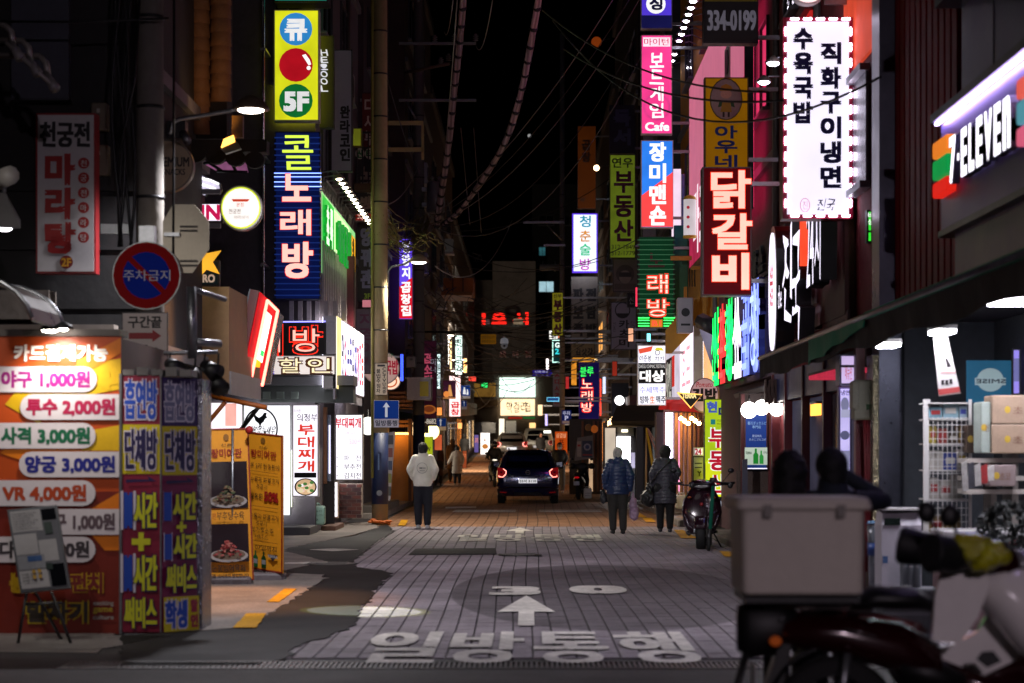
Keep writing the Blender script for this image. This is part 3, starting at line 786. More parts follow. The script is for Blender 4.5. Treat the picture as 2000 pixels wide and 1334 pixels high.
old('hanging_sign', 'dark sign with green disc letters 산타 and grey 노래방', 46.5, (694, 287, 736, 412), [
 ('d', 703, 300, 9, 11, M('c8c2b4')), ('d', 722, 300, 9, 11, M('c8c2b4')), ('t', '산', 697, 292, 710, 309, M('1d6b35'), {'b': .04}), ('t', '타', 715, 292, 729, 309, M('1d6b35'), {'b': .04}),
 ('v', '노래방', 704, 324, 728, 410, M('8d8272'), {'b': .05, 'w': .02})], M('171414', .6))
old('hanging_sign', 'small red lit sign reading 지하 under the 산타 sign', 46.4, (693, 416, 728, 432), [('t', '지하', 698, 418, 722, 430, L('e8b0a0', .8), {'b': .04})], E('8a1c14', .5, .2), M('8f8a86'))
old('hanging_sign', 'black sign with large pale blue letters and a green 3F', 46.8, (698, 436, 732, 588), [('v', '양꿔관', 704, 442, 726, 565, M('6d7296'), {'b': .05}), ('t', '3F', 711, 573, 724, 584, M('6f8f1e'), {'b': .03}), ('r', 708, 586, 732, 600, E('e58c9a', .5, .2))], M('101014', .6))
old('hanging_sign', 'grey violet sign with dark red letters low beside the pole', 46.6, (694, 602, 738, 730), [('v', '자경이가', 702, 610, 732, 722, M('5a2f52'), {'b': .03})], M('5d5668', .6, 0, .2))
old('hanging_sign', 'dark red blank sign on the wall below the green lit sign', 43, (668, 500, 692, 640), [], M('5a0f1e', .5), M('3a0a14'))
old('hanging_sign', 'orange letter sign at the end of the green lit sign', 44.6, (680, 466, 690, 530), [('v', '포차', 681, 466, 690, 530, L('ffb428', .9), {'b': .06})], M('5a3c10'))
sign('hanging_sign', 'lit hanging sign, violet above and red below, half behind the second utility pole', C(57.7), (779, 466, 806, 624), [
 ('p', [(780, 560), (805, 542), (805, 622), (780, 622)], L('d0142a', 1.1)), ('v', '청양지', 785, 470, 801, 546, letters_w(1.1), {'b': .03}), ('v', '곱창집', 783, 550, 803, 618, letters_w(1.1), {'b': .03, 'w': .03})], E('5a3fd0', 1.3, .2), CAB_W, .25, wall=-3.6, cat='hanging sign')
sign('round_sign', 'round white sign with red 국밥 letters half behind the concrete pole', C(47.8), (708, 686, 780, 752), [('t', '국밥', 752, 703, 778, 732, L('a01c34', .7), {'b': .04}), ('t', '탁', 756, 690, 768, 699, L('2a5a3a', .6), {'b': .01})], E('cfa9a0', .55, .25), CAB_W, .15, shape='disc', cat='round sign', wall=-3.95)
sign('round_sign', 'smaller warm lit round sign under the white round sign', C(53), (742, 728, 782, 762), [('o', 762, 745, 14, 12, 3, L('d06a3a', .8))], E('ffd0b4', 1.2, .2), CAB_W, .12, shape='disc', cat='round sign', wall=-3.95)
sign('hanging_sign', 'blue dotted neon strip sign behind the concrete pole', C(54), (782, 690, 788, 746), [('l', [(783.5, 692), (783.5, 744)], .012, E('3a55ff', 4, .2)), ('l', [(786.5, 692), (786.5, 744)], .012, E('3a55ff', 4, .2))], M('0e1030'), CAB_D, .1, wall=-3.9, cat='hanging sign')
sign('hanging_sign', 'maroon picture sign with pink letters and a dish of food', C(63), (823, 665, 853, 832), [
 ('v', '곱소대', 827, 690, 843, 752, L('c5506a', .6), {'b': .03, 'w': .03}), ('v', '미니', 841, 700, 851, 728, L('a9a2b0', .5), {'b': .01}),
 ('d', 838, 800, 14, 9, L('b0642a', .6)), ('d', 838, 799, 10, 6, L('7a3a1c', .6)), ('r', 823, 817, 853, 830, M('1a1214')), ('t', '2-8682', 825, 818, 852, 828, L('c8c4bc', .6), {'b': .02})], E('3a1424', .35, .4), CAB_D, .15, wall=-3.6, cat='hanging sign')
for (a, lab) in (((857, 762, 890, 790), 'small sign with a night photo of a tower'),):
 sign('hanging_sign', lab, C(80), (865, 743, 890, 779), [('p', [(874, 774), (877, 752), (880, 752), (884, 774)], L('ffb46a', .7)), ('d', 872, 770, 6, 6, L('ff9a4a', .8)), ('r', 865, 776, 890, 779, L('c0824a', .7))], E('4a2038', .5, .5), M('7a4a2a'), .15, wall=-3.7, cat='hanging sign')
sign('hanging_sign', 'bright white and pink lit vertical sign beside the blue school zone sign', C(84), (877, 733, 900, 814), [('v', '곱창', 880, 784, 898, 812, L('d02a3a', 1.0), {'b': .04})], E('ffdcd8', 1.7, .1), CAB_W, .2, wall=-3.7, cat='hanging sign')
sign('hanging_sign', 'thin bright white vertical sign above the pink lit sign', C(86), (889, 655, 903, 732), [('v', '전집고기', 891, 660, 901, 728, L('6a8a7a', .9), {'b': .02})], E('e6fff4', 2, .2), CAB_W, .2, wall=-3.7, cat='hanging sign')
sign('hanging_sign', 'thin warm lit vertical sign under the little street lamp', C(78), (878, 664, 883, 722), [], E('ffdca0', 2.2, .2), CAB_D, .15, wall=-3.7, cat='hanging sign')
sign('hanging_sign', 'thin white lit vertical sign beside the maroon picture sign', C(66), (853, 690, 861, 760), [('v', '숯불갈비', 854, 692, 860, 758, L('3a5a6a', .9), {'b': .02})], E('dff4f0', 1.5, .2), CAB_D, .15, wall=-3.6, cat='hanging sign')
q = thing('orange_balcony', 'enclosed orange balcony on the left above the street', 'balcony', (-4, 76, 6.5))
fr = C(76)
G().boxpx(fr, 866, 543, 924, 572, -3, 0).done('wall', M('a35a1c', .6, 0, .3), q)
G().boxpx(fr, 862, 570, 922, 577, -3, .1).done('ledge', M('8a5a2a', .6), q)
for x in (883, 903): G().boxpx(fr, x, 543, x+3, 571, .001, .08).done('mullion', M('5a3414', .6), q)
# -- beer signs by the near pole
t = sign('round_sign', 'oval tan sign with PREMIUM SNACKS lettering behind the utility pole', C(22.2), (268, 272, 378, 376), [
 ('t', 'PREMIUM', 300, 307, 370, 326, M('2a2420'), {'b': .03}), ('t', 'SNACKS', 318, 330, 362, 342, M('2a2420'), {'b': .02}), ('t', '19-04', 300, 316+12, 316, 340, M('5a4a40'), {'b': .01})], M('9c8a72', .5, 0, .15), M('7a7064', .4, .4), .12, shape='disc', cat='round sign')
G().box(-4.1, -3.95, 22.2, 22.24, 5.0, 5.05).done('bracket', STEEL, t)
t = thing('neon_emblem', 'white running beast neon emblem over the beer sign', 'neon emblem', (-4.2, 25, 5.0))
fr = C(25.0)
body = [(336, 372), (350, 352), (368, 340), (392, 338), (404, 346), (420, 352), (431, 358), (434, 372), (428, 380), (420, 372), (408, 372), (402, 384), (392, 380), (394, 372), (380, 374), (370, 388), (360, 396), (352, 392), (362, 378), (350, 378), (338, 384)]
G().ppx(fr, body, -.05, 0).done('backing', M('4a4650'), t)
G().ppx(fr, [((x-384)*.92+384, (y-366)*.88+366) for x, y in body], .001, .01).done('face', E('d8d0e8', .9, .4, True, 8), t)
for pts in ([(352, 356), (380, 346), (410, 352), (428, 360)], [(350, 366), (375, 358), (400, 362), (422, 370)], [(360, 384), (375, 368), (395, 370)]):
 G().tube([fr.at(*fr.px(*q), .03) for q in pts], .012).done('neon_tube', E('ffffff', 2.5, 0), t)
t = sign('beer_sign', 'lit white sign with pink KIRIN letters', C(24.9), (318, 396, 434, 434), [('t', 'KIRIN', 334, 400, 430, 430, L('c4164e', 1.0), {'b': .035})], E('efe6f4', 1.5, .15), M('2a2030'), .15, cat='beer sign', wall=-4.7)
sign('beer_sign', 'small pale green lit panel left of the beast emblem', C(24.95), (318, 372, 350, 395), [('d', 335, 384, 12, 10, L('8fdc9a', .9))], E('f0fff0', 1.4, .1), M('2a2030'), .12, cat='beer sign', wall=-4.7)
t = sign('round_sign', 'round lit sign with a yellow green rim and a red bowl drawing', C(24.8), (429, 362, 512, 450), [
 ('d', 470.5, 406, 36, 38, E('fdf4ee', 1.15, .12)), ('p', [(452, 389), (488, 389), (484, 394), (456, 394)], L('d8452a', .9)), ('t', '천궁전', 447, 408, 470, 418, L('4a4038', .8), {'b': .01}), ('t', '마라샹궈', 458, 421, 486, 428, L('6a5a4a', .8), {'b': 0}), ('t', '본점', 462, 396, 476, 404, L('d8452a', .8), {'b': 0})],
 E('d3e23a', 1.2, .1), CAB_W, .16, shape='disc', cat='round sign', wall=-4.7)
t = sign('beer_sign', 'dark SAPPORO sign with a gold star', C(25.0), (336, 508, 428, 558), [('t', 'SAPPORO', 344, 536, 420, 552, L('c0a894', .7), {'b': .03})], E('1c2c30', .25, .2), M('20282c'), .12, cat='beer sign', wall=-4.7)
t = thing('star_emblem', 'lit gold five pointed star above the SAPPORO sign', 'star emblem', (-4.0, 24.9, 4.0))
st = []
fr = C(24.9); a = fr.px(398, 510); R = .25
for i in range(10):
 r = R if i % 2 == 0 else R*.42; th = pi/2+i*pi/5+.25
 st.append((a[0]+r*cos(th), a[1]+r*sin(th)))
G().prism(st, -.05, .0, fr).done('star', E('ffb834', 1.0, .2), t)
t = thing('glass_canopy', 'small pink lit glass canopy panel above the round bowl sign', 'canopy', (-3.9, 24.95, 5.2))
fr = C(24.95)
G().ppx(fr, [(398, 320), (478, 308), (484, 336), (424, 334)], -.04, 0).done('panel', E('b06a98', .45, .5, True, 6), t)
for pts in ([(398, 320), (478, 308)], [(424, 335), (484, 337)], [(410, 319), (436, 336)], [(450, 313), (462, 336)]): G().tube([fr.at(*fr.px(*q), .03) for q in pts], .02).done('frame_bar', DKSTEEL, t)
t = thing('neon_lightbox', 'tilted red neon framed lightbox leaning out from the canopy', 'neon sign', (-3.8, 28, 2.7))
c4 = [P(506, 568, 27.6), P(538, 600, 29.6), P(510, 748, 29.6), P(470, 742, 27.6)]
U = (c4[1]-c4[0]); V = (c4[0]-c4[3])
fr = Fr(c4[3], U, V)
def qd(a, b, c, d, n, m, nm, g=None):
 f = lambda u, v: c4[3]+U*u+V*v+fr.N*n
 G().loftpts([[f(a, c), f(b, c), f(b, d), f(a, d)], [x+fr.N*.02 for x in (f(a, c), f(b, c), f(b, d), f(a, d))]]).done(nm, m, t)
qd(0, 1, 0, 1, -.14, M('55585e', .35, .8), 'cabinet')
G().loftpts([[c4[3]+U*a+V*c-fr.N*.12 for a, c in ((0, 0), (1, 0), (1, 1), (0, 1))], [c4[3]+U*a+V*c for a, c in ((0, 0), (1, 0), (1, 1), (0, 1))]]).done('backing', M('6a1016', .4), t)
qd(.02, .98, .01, .99, .004, E('d01820', .9, .3), 'face')
qd(.42, .72, .3, .85, .03, E('fff2e4', 2.6, .3, True, 6), 'lit_panel')
qd(.40, .64, .10, .3, .03, E('ffb020', 1.6, .3), 'lit_panel'); qd(.5, .62, .36, .42, .055, E('40ff60', 1.6, .1), 'lit_panel')
for (a, b) in (((.25, .06), (.9, .06)), ((.9, .06), (.9, .95)), ((.9, .95), (.25, .95)), ((.25, .95), (.25, .06))):
 G().tube([c4[3]+U*a[0]+V*a[1]+fr.N*.07, c4[3]+U*b[0]+V*b[1]+fr.N*.07], .022).done('neon_tube', E('ff6a5a', 7, 0), t)
t = thing('mirror_panel', 'silver reflective tilted panel beside the red neon lightbox', 'sign panel', (-3.7, 29.5, 2.7))
c5 = [P(540, 604, 30), P(554, 618, 30.6), P(528, 750, 30.6), P(500, 748, 30)]
G().loftpts([[q for q in (c5[3], c5[2], c5[1], c5[0])], [q+Vector((.0, .06, 0)) for q in (c5[3], c5[2], c5[1], c5[0])]]).done('panel', M('9a9aa4', .2, .9, .3), t)
G().tube([c5[3]+Vector((0, -.03, 0)), c5[0]+Vector((0, -.03, 0))], .02).done('trim', STEEL, t)
# -- restaurant shopfront (ground floor under the neon board)
t = sign('wall_sign', 'white lit panel with a large pink number 1', C(37.85), (410, 785, 474, 915), [('t', '1', 440, 788, 462, 832, L('e8a89c', 1.2), {'b': .08}), ('t', 'ㅂㅂ', 440, 838, 470, 850, L('3a2a2a', .8), {'b': .05})], E('f2e6ee', 1.5, .1), CAB_W, .1, cat='wall sign')
t = sign('wall_sign', 'white lit panel with a black rooster inside a circle', C(37.7), (475, 790, 568, 1008), [
 ('o', 509, 837, 34, 41, 3.2, L('101214', .2)),
 ('p', [(497, 806), (500, 812), (506, 816), (512, 812), (516, 806), (521, 806), (520, 812), (522, 816), (518, 818), (515, 824), (511, 827), (509, 832), (512, 834), (505, 834), (507, 831), (505, 827), (499, 822), (496, 814)], L('101214', .5)),
 ('t', '닭볶먹는새우', 484, 832, 538, 849, L('101214', .2), {'b': .012, 'w': .04, 's': .3}), ('t', 'SHRIMP', 500, 855, 524, 862, L('16181c', .6), {'b': .0})], E('f4f4fa', 1.35, .1), M('9aa09c', .4), .12, cat='wall sign')
t = sign('wall_sign', 'narrow greenish lit panel beside the rooster panel', C(37.75), (562, 878, 572, 992), [], E('e8f6d0', 2.2, .1), CAB_W, .1, cat='wall sign')
t = sign('lightbox', 'lit white vertical lightbox with red 부대찌개 letters and a stew photo', C(37.3), (571, 790, 622, 970), [
 ('t', '두어돈', 574, 799, 588, 806, L('3a3a4a', .7), {'b': 0}), ('t', '의정부', 580, 808, 620, 823, L('2a2440', .7), {'b': .01, 'w': .03}), ('v', '부대찌개', 582, 828, 614, 922, L('d8382a', 1.0), {'b': .03, 'w': .03}),
 ('r', 575, 923, 618, 933, L('141416', .3)), ('d', 597, 951, 22, 17, L('241c1c', .5)), ('d', 597, 951, 19, 15, L('d9b48a', .9))]
 + [('d', 597+rr.uniform(-13, 13), 951+rr.uniform(-9, 9), 4, 3, L(rr.choice(['c8322a', 'e8d8b0', '4a7a3a', 'f0c8c0', 'ffffff']), .9)) for _ in range(16)], E('f4eef8', 1.3, .1), CAB_W, .25, cat='lightbox')
t = sign('lightbox', 'lit white menu lightbox listing 부대찌개 and pancakes above the bricks', C(42.2), (652, 809, 709, 938), [
 ('t', '부대찌개', 655, 816, 705, 836, L('d02a3a', 1.0), {'b': .03}), ('t', '라면사리', 662, 842, 705, 852, L('b8a8b0', 1.2), {'b': 0}), ('t', '500원', 682, 856, 706, 868, L('e0909a', 1.2), {'b': .0}),
 ('t', '파', 672, 889, 682, 900, L('3a3a3a', .7), {'b': 0}), ('t', '전', 695, 889, 705, 900, L('3a3a3a', .7), {'b': 0}), ('t', '부추전', 672, 906, 705, 917, L('3a3a3a', .7), {'b': .01}), ('t', '김치전', 672, 923, 705, 935, L('3a3a3a', .7), {'b': .01})]
 + [('d', 659, y, 1, 1, L('3a3a3a', .7)) for y in (875, 893, 911, 929)], E('f6f2fb', 1.35, .1), M('8a867c', .5), .2, cat='lightbox')
q = thing('brick_wall', 'low red brick wall under the lit menu lightbox', 'wall', (-3.85, 43.2, .1))
fr = C(42.6); a = fr.px(660, 1012); b = fr.px(706, 945)
G().box(a[0]+.01, b[0]-.01, a[1], b[1], -.5, -.012, fr).done('core', M('8a8078', .9, 0, .3), q)
nr = 9; hh = (b[1]-a[1])/nr; bw = (b[0]-a[0])/2.5
BR = [M('54302c', .8, 0, .3, 20), M('6a3a32', .8, 0, .3, 20), M('43282a', .8, 0, .3, 20)]
for r in range(nr):
 x = a[0]-(bw/2 if r % 2 else 0)
 while x < b[0]-.02:
  u0, u1 = max(x, a[0]), min(x+bw-.015, b[0])
  if u1-u0 > .04: G().box(u0, u1, a[1]+r*hh+.006, a[1]+(r+1)*hh-.009, -.03, rr.uniform(-.002, .006), fr).done('brick', rr.choice(BR), q)
  x += bw
q = thing('lightbox_pair', 'pair of low lit menu boards standing by the restaurant door', 'menu board', (-4.2, 40.5, .1))
for (x0, y0, x1, y1, x2) in ((623, 942, 645, 1020, 1), (647, 940, 661, 1012, 2)):
 fr = C(39.8+x2*.25)
 G().boxpx(fr, x0, y0, x1, y1, -.1, 0).done('cabinet', M('b8a890', .5), q)
 G().boxpx(fr, x0+2, y0+2, x1-2, y1-3, .002, .008).done('face', E('efeaf2', 1.5, .12), q)
 g = G()
 for k in range(5): g.boxpx(fr, x0+5, y0+10+k*12, x1-6, y0+12+k*12, .01, .012)
 g.done('lettering', L('7a8a90', .8), q)
q = thing('doorway', 'restaurant doorway with wooden posts and glass door', 'doorway', (-4.3, 39.5, .1))
fr = C(39.5)
G().boxpx(fr, 572, 760, 652, 1026, -.2, -.15).done('backing', M('2a2422', .8), q)
G().boxpx(fr, 630, 795, 638, 945, -.14, 0).done('post', M('7a4a22', .6), q)
G().boxpx(fr, 624, 795, 629, 945, -.1, 0).done('post', M('3a2014', .6), q)
G().boxpx(fr, 639, 810, 646, 940, -.14, -.05).done('door_glass', M('4a5468', .15), q)
G().boxpx(fr, 642, 830, 645, 925, -.04, -.01).done('lit_strip', E('e8e4ff', 1.5, .1), q)
G().boxpx(fr, 575, 968, 603, 1020, -.14, 0).done('stone_post', M('6a6058', .8, 0, .4, 14, .5), q)
q = thing('wall_lamp', 'small lit box lamp above the restaurant door', 'lamp', (-4.2, 39.2, 4))
fr = C(39.2); G().boxpx(fr, 625, 758, 652, 774, -.12, 0).done('housing', DKSTEEL, q); G().boxpx(fr, 627, 760, 650, 772, .001, .006).done('diffuser', E('fffdf0', 4, .1), q)
q = thing('entrance_step', 'dark stone step at the restaurant entrance', 'step', (-4.4, 37.2, 0))
G().rbox(-5.2, -4.0, 36.6, 38, .02, .17, .02).done('tread', M('3c3a3c', .7), q)
G().rbox(-4.0, -3.72, 38.6, 40.4, .02, .12, .02).done('curb_block', M('5a3a28', .7), q)
q = thing('facade_roof_edge', 'dark cluttered ledge under the 할인 lightbox', 'ledge', (-4.4, 38, 2.9))
G().boxpx(C(37.6), 500, 733, 690, 752, -1, -.0).done('soffit', M('77797c', .5), q)
G().boxpx(C(37.9), 508, 752, 690, 786, -.6, 0).done('fascia', M('3a3f3c', .7), q)
for x in (513, 540, 568): G().boxpx(C(37.6), x, 765, x+14, 779, -.1, .0).done('tile', M('9db0a4', .5), q)
# == signs on the right
def rs(lab, d, rect, items, face, cab=CAB_D, th=.2, wall=3.85, **k): return sign('hanging_sign', lab, C(d), rect, items, face, cab, th, wall=wall, cat='hanging sign', **k)
t = rs('large white lightbox edged with light dots, 수육국밥 직화구이냉면', 23.5, (1529, 34, 1666, 427), [
 ('v', '수육국밥', 1549, 52, 1588, 244, L('14102e', .5), {'b': .045}), ('v', '직화구이냉면', 1602, 80, 1643, 370, L('14102e', .5), {'b': .045}),
 ('o', 1572, 401, 10, 14, 1.6, L('d88aa0', 1.0)), ('t', '진', 1567, 393, 1577, 409, L('d88aa0', 1.0), {'b': 0}), ('t', '진국', 1596, 388, 1630, 412, L('2a2440', .6), {'b': .0, 'w': .05, 's': .2})],
 E('efe8ff', 1.15, .06), M('8a1030', .4), .3, rim=.05)
fr = C(23.5); bulb = E('efe6ff', 12, 0)
def dots(xs, ys, dx, dy):
 for x in xs:
  for y in ys:
   a = fr.px(x, y); G().rbox(a[0]-dx, a[0]+dx, a[1]-dy, a[1]+dy, .012, .03, .006, fr).done('led', bulb, t)
dots((1534, 1661), [62+i*30.5 for i in range(12)], .012, .05)
dots([1552+i*25 for i in range(5)], (37.5, 422), .05, .012)
t = rs('dark red sign with huge glowing 닭갈비 letters', 29.5, (1372, 326, 1468, 577), [
 ('t', '닭', 1388, 334, 1466, 408, E('ffc6b2', 1.15, .1, False), {'b': .028, 'd': .06, 'res': 4, 'side': L('ff5030', .9), 'name': 'letter', 'glow': E('ff3418', 1.2, 0, False), 'gb': .012, 'gw': .012}),
 ('t', '갈', 1390, 418, 1468, 488, E('ffc6b2', 1.15, .1, False), {'b': .028, 'd': .06, 'side': L('ff5030', .9), 'name': 'letter', 'glow': E('ff3418', 1.2, 0, False), 'gb': .012, 'gw': .012}),
 ('t', '비', 1390, 495, 1462, 566, E('ffc6b2', 1.15, .1, False), {'b': .045, 'd': .06, 'side': L('ff5030', .9), 'name': 'letter', 'glow': E('ff3418', 1.2, 0, False), 'gb': .012, 'gw': .012})],
 E('5c0610', .35, .2), M('3c0a10', .4), .35)
t = rs('unlit yellow sign with a cook drawing and blue letters', 30.5, (1376, 151, 1462, 332), [
 ('d', 1418, 194, 32, 41, M('1d1a18')), ('d', 1418, 194, 30, 39, M('a39a94')), ('d', 1418, 184, 11, 9, M('c9a48c')), ('p', [(1405, 178), (1409, 168), (1418, 164), (1428, 168), (1432, 178)], M('b98a18')),
 ('p', [(1411, 197), (1426, 197), (1429, 219), (1407, 219)], M('a88a1a')), ('p', [(1405, 198), (1411, 198), (1409, 208), (1402, 210)], M('1f5a34')), ('p', [(1426, 198), (1432, 198), (1435, 210), (1428, 208)], M('1f5a34')), ('r', 1411, 219, 1415, 229, M('2a2420')), ('r', 1421, 219, 1425, 229, M('2a2420')),
 ('v', '아우네', 1396, 244, 1440, 330, L('1c2350', .3), {'b': .035})], E('b47a06', .32, .2), M('5a4210'), .2)  # unlit face given a weak glow in place of street light
t = rs('black sign with pale numbers 334-0199 below a yellow strip', 29.8, (1374, -30, 1481, 84), [('r', 1376, -28, 1479, 3, M('8f8a14')), ('t', '334-0199', 1381, 20, 1477, 60, L('9a98a8', .22), {'b': .04})], M('0c0b0e', .5), CAB_D, .25)
t = rs('blue violet lightbox with a white disc and 싱, cut by the top', 44, (1252, -40, 1313, 56), [('r', 1253, 30, 1312, 55, L('1a1a55', .6)), ('d', 1281, 8, 19, 19, letters_w(1)), ('t', '싱', 1268, -6, 1294, 20, L('1a1844', .5), {'b': .04})], E('5038d0', 1.0, .2), CAB_W, .25, wall=4.0)
t = rs('pink lightbox reading 마이턴 보드게임 Cafe', 44, (1252, 68, 1313, 262), [
 ('r', 1256, 73, 1309, 91, L('ffd8e4', 1.1)), ('t', '마이턴', 1258, 75, 1306, 89, L('c8145a', .9), {'b': .01}),
 ('o', 1283, 209, 27, 27, 5, L('e0408c', .9)), ('v', '보드게임', 1269, 102, 1296, 232, letters_w(1.1), {'b': .02, 'w': .02}), ('t', 'Cafe', 1260, 239, 1307, 256, letters_w(1.1), {'b': .03})], E('e83a86', 1.15, .2, True, 1.5), CAB_W, .25, wall=4.0)
t = rs('blue and red lightbox reading 장미맨숀', 44, (1252, 274, 1315, 445), [
 ('p', [(1253, 382), (1314, 336), (1314, 443), (1253, 443)], E('ff4a4a', 1.0, .15, False)), ('v', '장미맨숀', 1268, 276, 1301, 442, letters_w(1.15), {'b': .035, 'gap': .08})], E('2a78e0', 1.1, .2), CAB_W, .25, wall=4.0)
t = rs('green striped neon sign with red 래방 letters and B1', 44.3, (1248, 462, 1316, 640), [
 ('t', '노', 1266, 494, 1298, 522, M('4a1014'), {'b': .02}),
 ('t', '래', 1263, 534, 1306, 575, E('ff2c1a', 1.6, 0, False), {'b': .05, 'name': 'letter'}), ('t', '래', 1265, 536, 1304, 573, E('ffc0b0', 1.6, 0, False), {'b': .0, 'name': 'neon_letter'}),
 ('t', '방', 1263, 582, 1308, 620, E('ff2c1a', 1.6, 0, False), {'b': .05, 'name': 'letter'}), ('t', '방', 1265, 584, 1306, 618, E('ffc0b0', 1.6, 0, False), {'b': .0, 'name': 'neon_letter'}),
 ('r', 1270, 624, 1294, 639, L('c0781a', .9)), ('t', 'B1', 1273, 626, 1291, 637, L('ff5a3a', 1), {'b': .03})], E('0f5230', .22, .2), M('0c2a1a'), .25, wall=3.8)
fr = C(44.3)
g = G()
for i in range(16): g.boxpx(fr, 1245, 468+i*9.6, 1318, 469.6+i*9.6, .01, .035)
g.done('slat', E('4a8a62', .3, .2), t, 'stuff')
for y in (621, 626, 632, 637): G().tube([fr.at(*fr.px(x, y), .05) for x in (1246, 1268)], .01).done('neon_tube', E('3aff60', 3.5, 0), t); G().tube([fr.at(*fr.px(x, y), .05) for x in (1296, 1318)], .01).done('neon_tube', E('3aff60', 3.5, 0), t)
t = rs('green blank signboard beside the striped karaoke sign', 45, (1317, 440, 1344, 660), [], M('115a30', .5), M('0c3a1c'), .2)
t = rs('yellow green sign with dark red 부동산 and two phone numbers', 60, (1191, 302, 1241, 504), [
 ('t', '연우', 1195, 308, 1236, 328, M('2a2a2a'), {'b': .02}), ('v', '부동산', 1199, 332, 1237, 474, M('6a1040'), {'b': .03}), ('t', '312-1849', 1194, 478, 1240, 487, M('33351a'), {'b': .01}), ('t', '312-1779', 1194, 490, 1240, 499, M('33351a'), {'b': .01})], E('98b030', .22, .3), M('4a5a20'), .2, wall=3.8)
t = rs('dark navy unlit sign with faint 독서 letters', 60.5, (1190, 205, 1240, 300), [('v', '독서', 1198, 212, 1232, 286, M('44486a'), {'b': .05})], M('12142a'), CAB_D, .2)
t = rs('dim poster sign of a masked face', 61, (1197, 505, 1246, 570), [('d', 1221, 535, 18, 18, M('4a3c38')), ('d', 1221, 541, 12, 13, M('8a7870')), ('r', 1209, 532, 1233, 541, M('2a2424')), ('r', 1200, 554, 1242, 565, M('5a4a44'))], M('6b5c58'), CAB_D, .2)
t = rs('pale violet sign with a face drawing and 카츠미', 61.6, (1193, 590, 1243, 683), [
 ('o', 1216, 606, 15, 16, 2, M('1c1a20')), ('p', [(1203, 612), (1229, 612), (1224, 620), (1208, 620)], M('1c1a20')), ('v', '카츠미', 1209, 624, 1229, 679, M('1c1a20'), {'b': .03}), ('v', 'かつみ', 1231, 626, 1240, 652, M('4a4854'), {'b': 0}), ('v', '신촌', 1197, 628, 1203, 648, M('4a4854'), {'b': 0})], M('8e8798', .5, 0, .12), CAB_D, .2)
t = rs('small black sign reading 신촌 beside the face drawing', 61.2, (1225, 572, 1250, 600), [('t', '신촌', 1229, 579, 1248, 594, M('a8a4a4'), {'b': .01, 'w': .03})], M('141416'), CAB_D, .15)
t = rs('bright white lightbox with a violet frame, 청춘술방', 80, (1118, 417, 1167, 532), [
 ('t', '청', 1132, 421, 1154, 444, L('2a9ab8', .9), {'b': .02}), ('t', '춘', 1132, 450, 1154, 472, L('e09030', .9), {'b': .02}), ('t', '술', 1132, 476, 1154, 499, L('3ac48a', 1.0), {'b': .02}), ('t', '방', 1132, 505, 1154, 528, L('c04ac0', 1.1), {'b': .015})], E('eef4ff', 1.25, .08), E('5a38d8', 1.4, .1), .25, wall=3.8, rim=.05)
t = rs('tall unlit grey sign with two columns 파보족 전쌈발', 81, (1115, 540, 1168, 665), [('t', '원조주점', 1119, 544, 1163, 555, M('6a625e'), {'b': 0}), ('v', '파보족', 1119, 558, 1140, 662, M('1f1b1b'), {'b': .05, 'gap': .25}), ('v', '전쌈발', 1144, 558, 1165, 662, M('1f1b1b'), {'b': .05, 'gap': .25})], M('71675f', .6, 0, .2), CAB_D, .25, wall=3.8)
t = rs('tan sign with brushed 돌아온 김삿갓 under the grey sign', 81, (1115, 667, 1162, 698), [('t', '돌아온', 1119, 669, 1140, 678, M('3a3228'), {'b': 0, 'w': .04}), ('t', '김삿갓', 1124, 680, 1158, 694, M('26201a'), {'b': .02, 'w': .05})], M('8a7656', .6, 0, .2), CAB_D, .2, wall=3.8)
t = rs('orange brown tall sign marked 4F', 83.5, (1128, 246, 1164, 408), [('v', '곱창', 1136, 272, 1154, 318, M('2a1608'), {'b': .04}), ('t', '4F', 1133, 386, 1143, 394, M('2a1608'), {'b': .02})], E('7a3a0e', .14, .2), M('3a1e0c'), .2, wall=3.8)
t = rs('navy neon sign with green 블루 and red 노래방', 80, (1131, 708, 1170, 818), [
 ('t', '블루', 1133, 716, 1159, 735, E('3aff60', 1.6, 0, False), {'b': .0, 'w': .03})]
 + [q for i, ch in enumerate('노래방') for q in (('t', ch, 1134, 739+i*23, 1159, 760+i*23, E('ff2c1a', 1.4, 0, False), {'b': .03, 'name': 'letter'}), ('t', ch, 1136, 741+i*23, 1157, 758+i*23, E('ffc4b0', 1.8, 0, False), {'b': 0, 'name': 'neon_letter'}))], E('1a1450', .5, .3), E('3a1a6a', .4, .2), .25, wall=3.75)
G().boxpx(C(80), 1172, 740, 1174, 812, -.05, 0).done('neon_tube', E('ff3a2a', 2.5, 0), t)
t = rs('orange lit fascia above the neon karaoke sign', 81.5, (1116, 697, 1162, 708), [], E('d08a2a', 1.0, .4), CAB_D, .2, wall=3.75)
t = rs('navy signboard with a glowing white moon disc', 70, (1194, 748, 1228, 816), [('d', 1210, 782, 9.5, 9.5, E('ffffff', 3, .05))], M('0e1430', .5), CAB_D, .2, wall=3.75)
t = rs('teal and white lit convenience sign reading GS25', 78, (1079, 664, 1101, 708), [('t', 'GS', 1084, 669, 1099, 679, L('e8fff8', 1.2), {'b': .03}), ('t', '25', 1084, 681, 1099, 692, L('3ad8e0', 1.2), {'b': .03})], E('0e3a3c', .5, .2), E('c8fff0', 1.6, .1), .2, wall=3.7, rim=.03)
t = rs('small white lit sign with black letter over the convenience sign', 78.5, (1072, 645, 1090, 663), [('t', '편', 1075, 648, 1087, 661, L('1a1a1a', .4), {'b': .03})], E('f4f0ec', 1.4, .1), CAB_D, .15, wall=3.7)
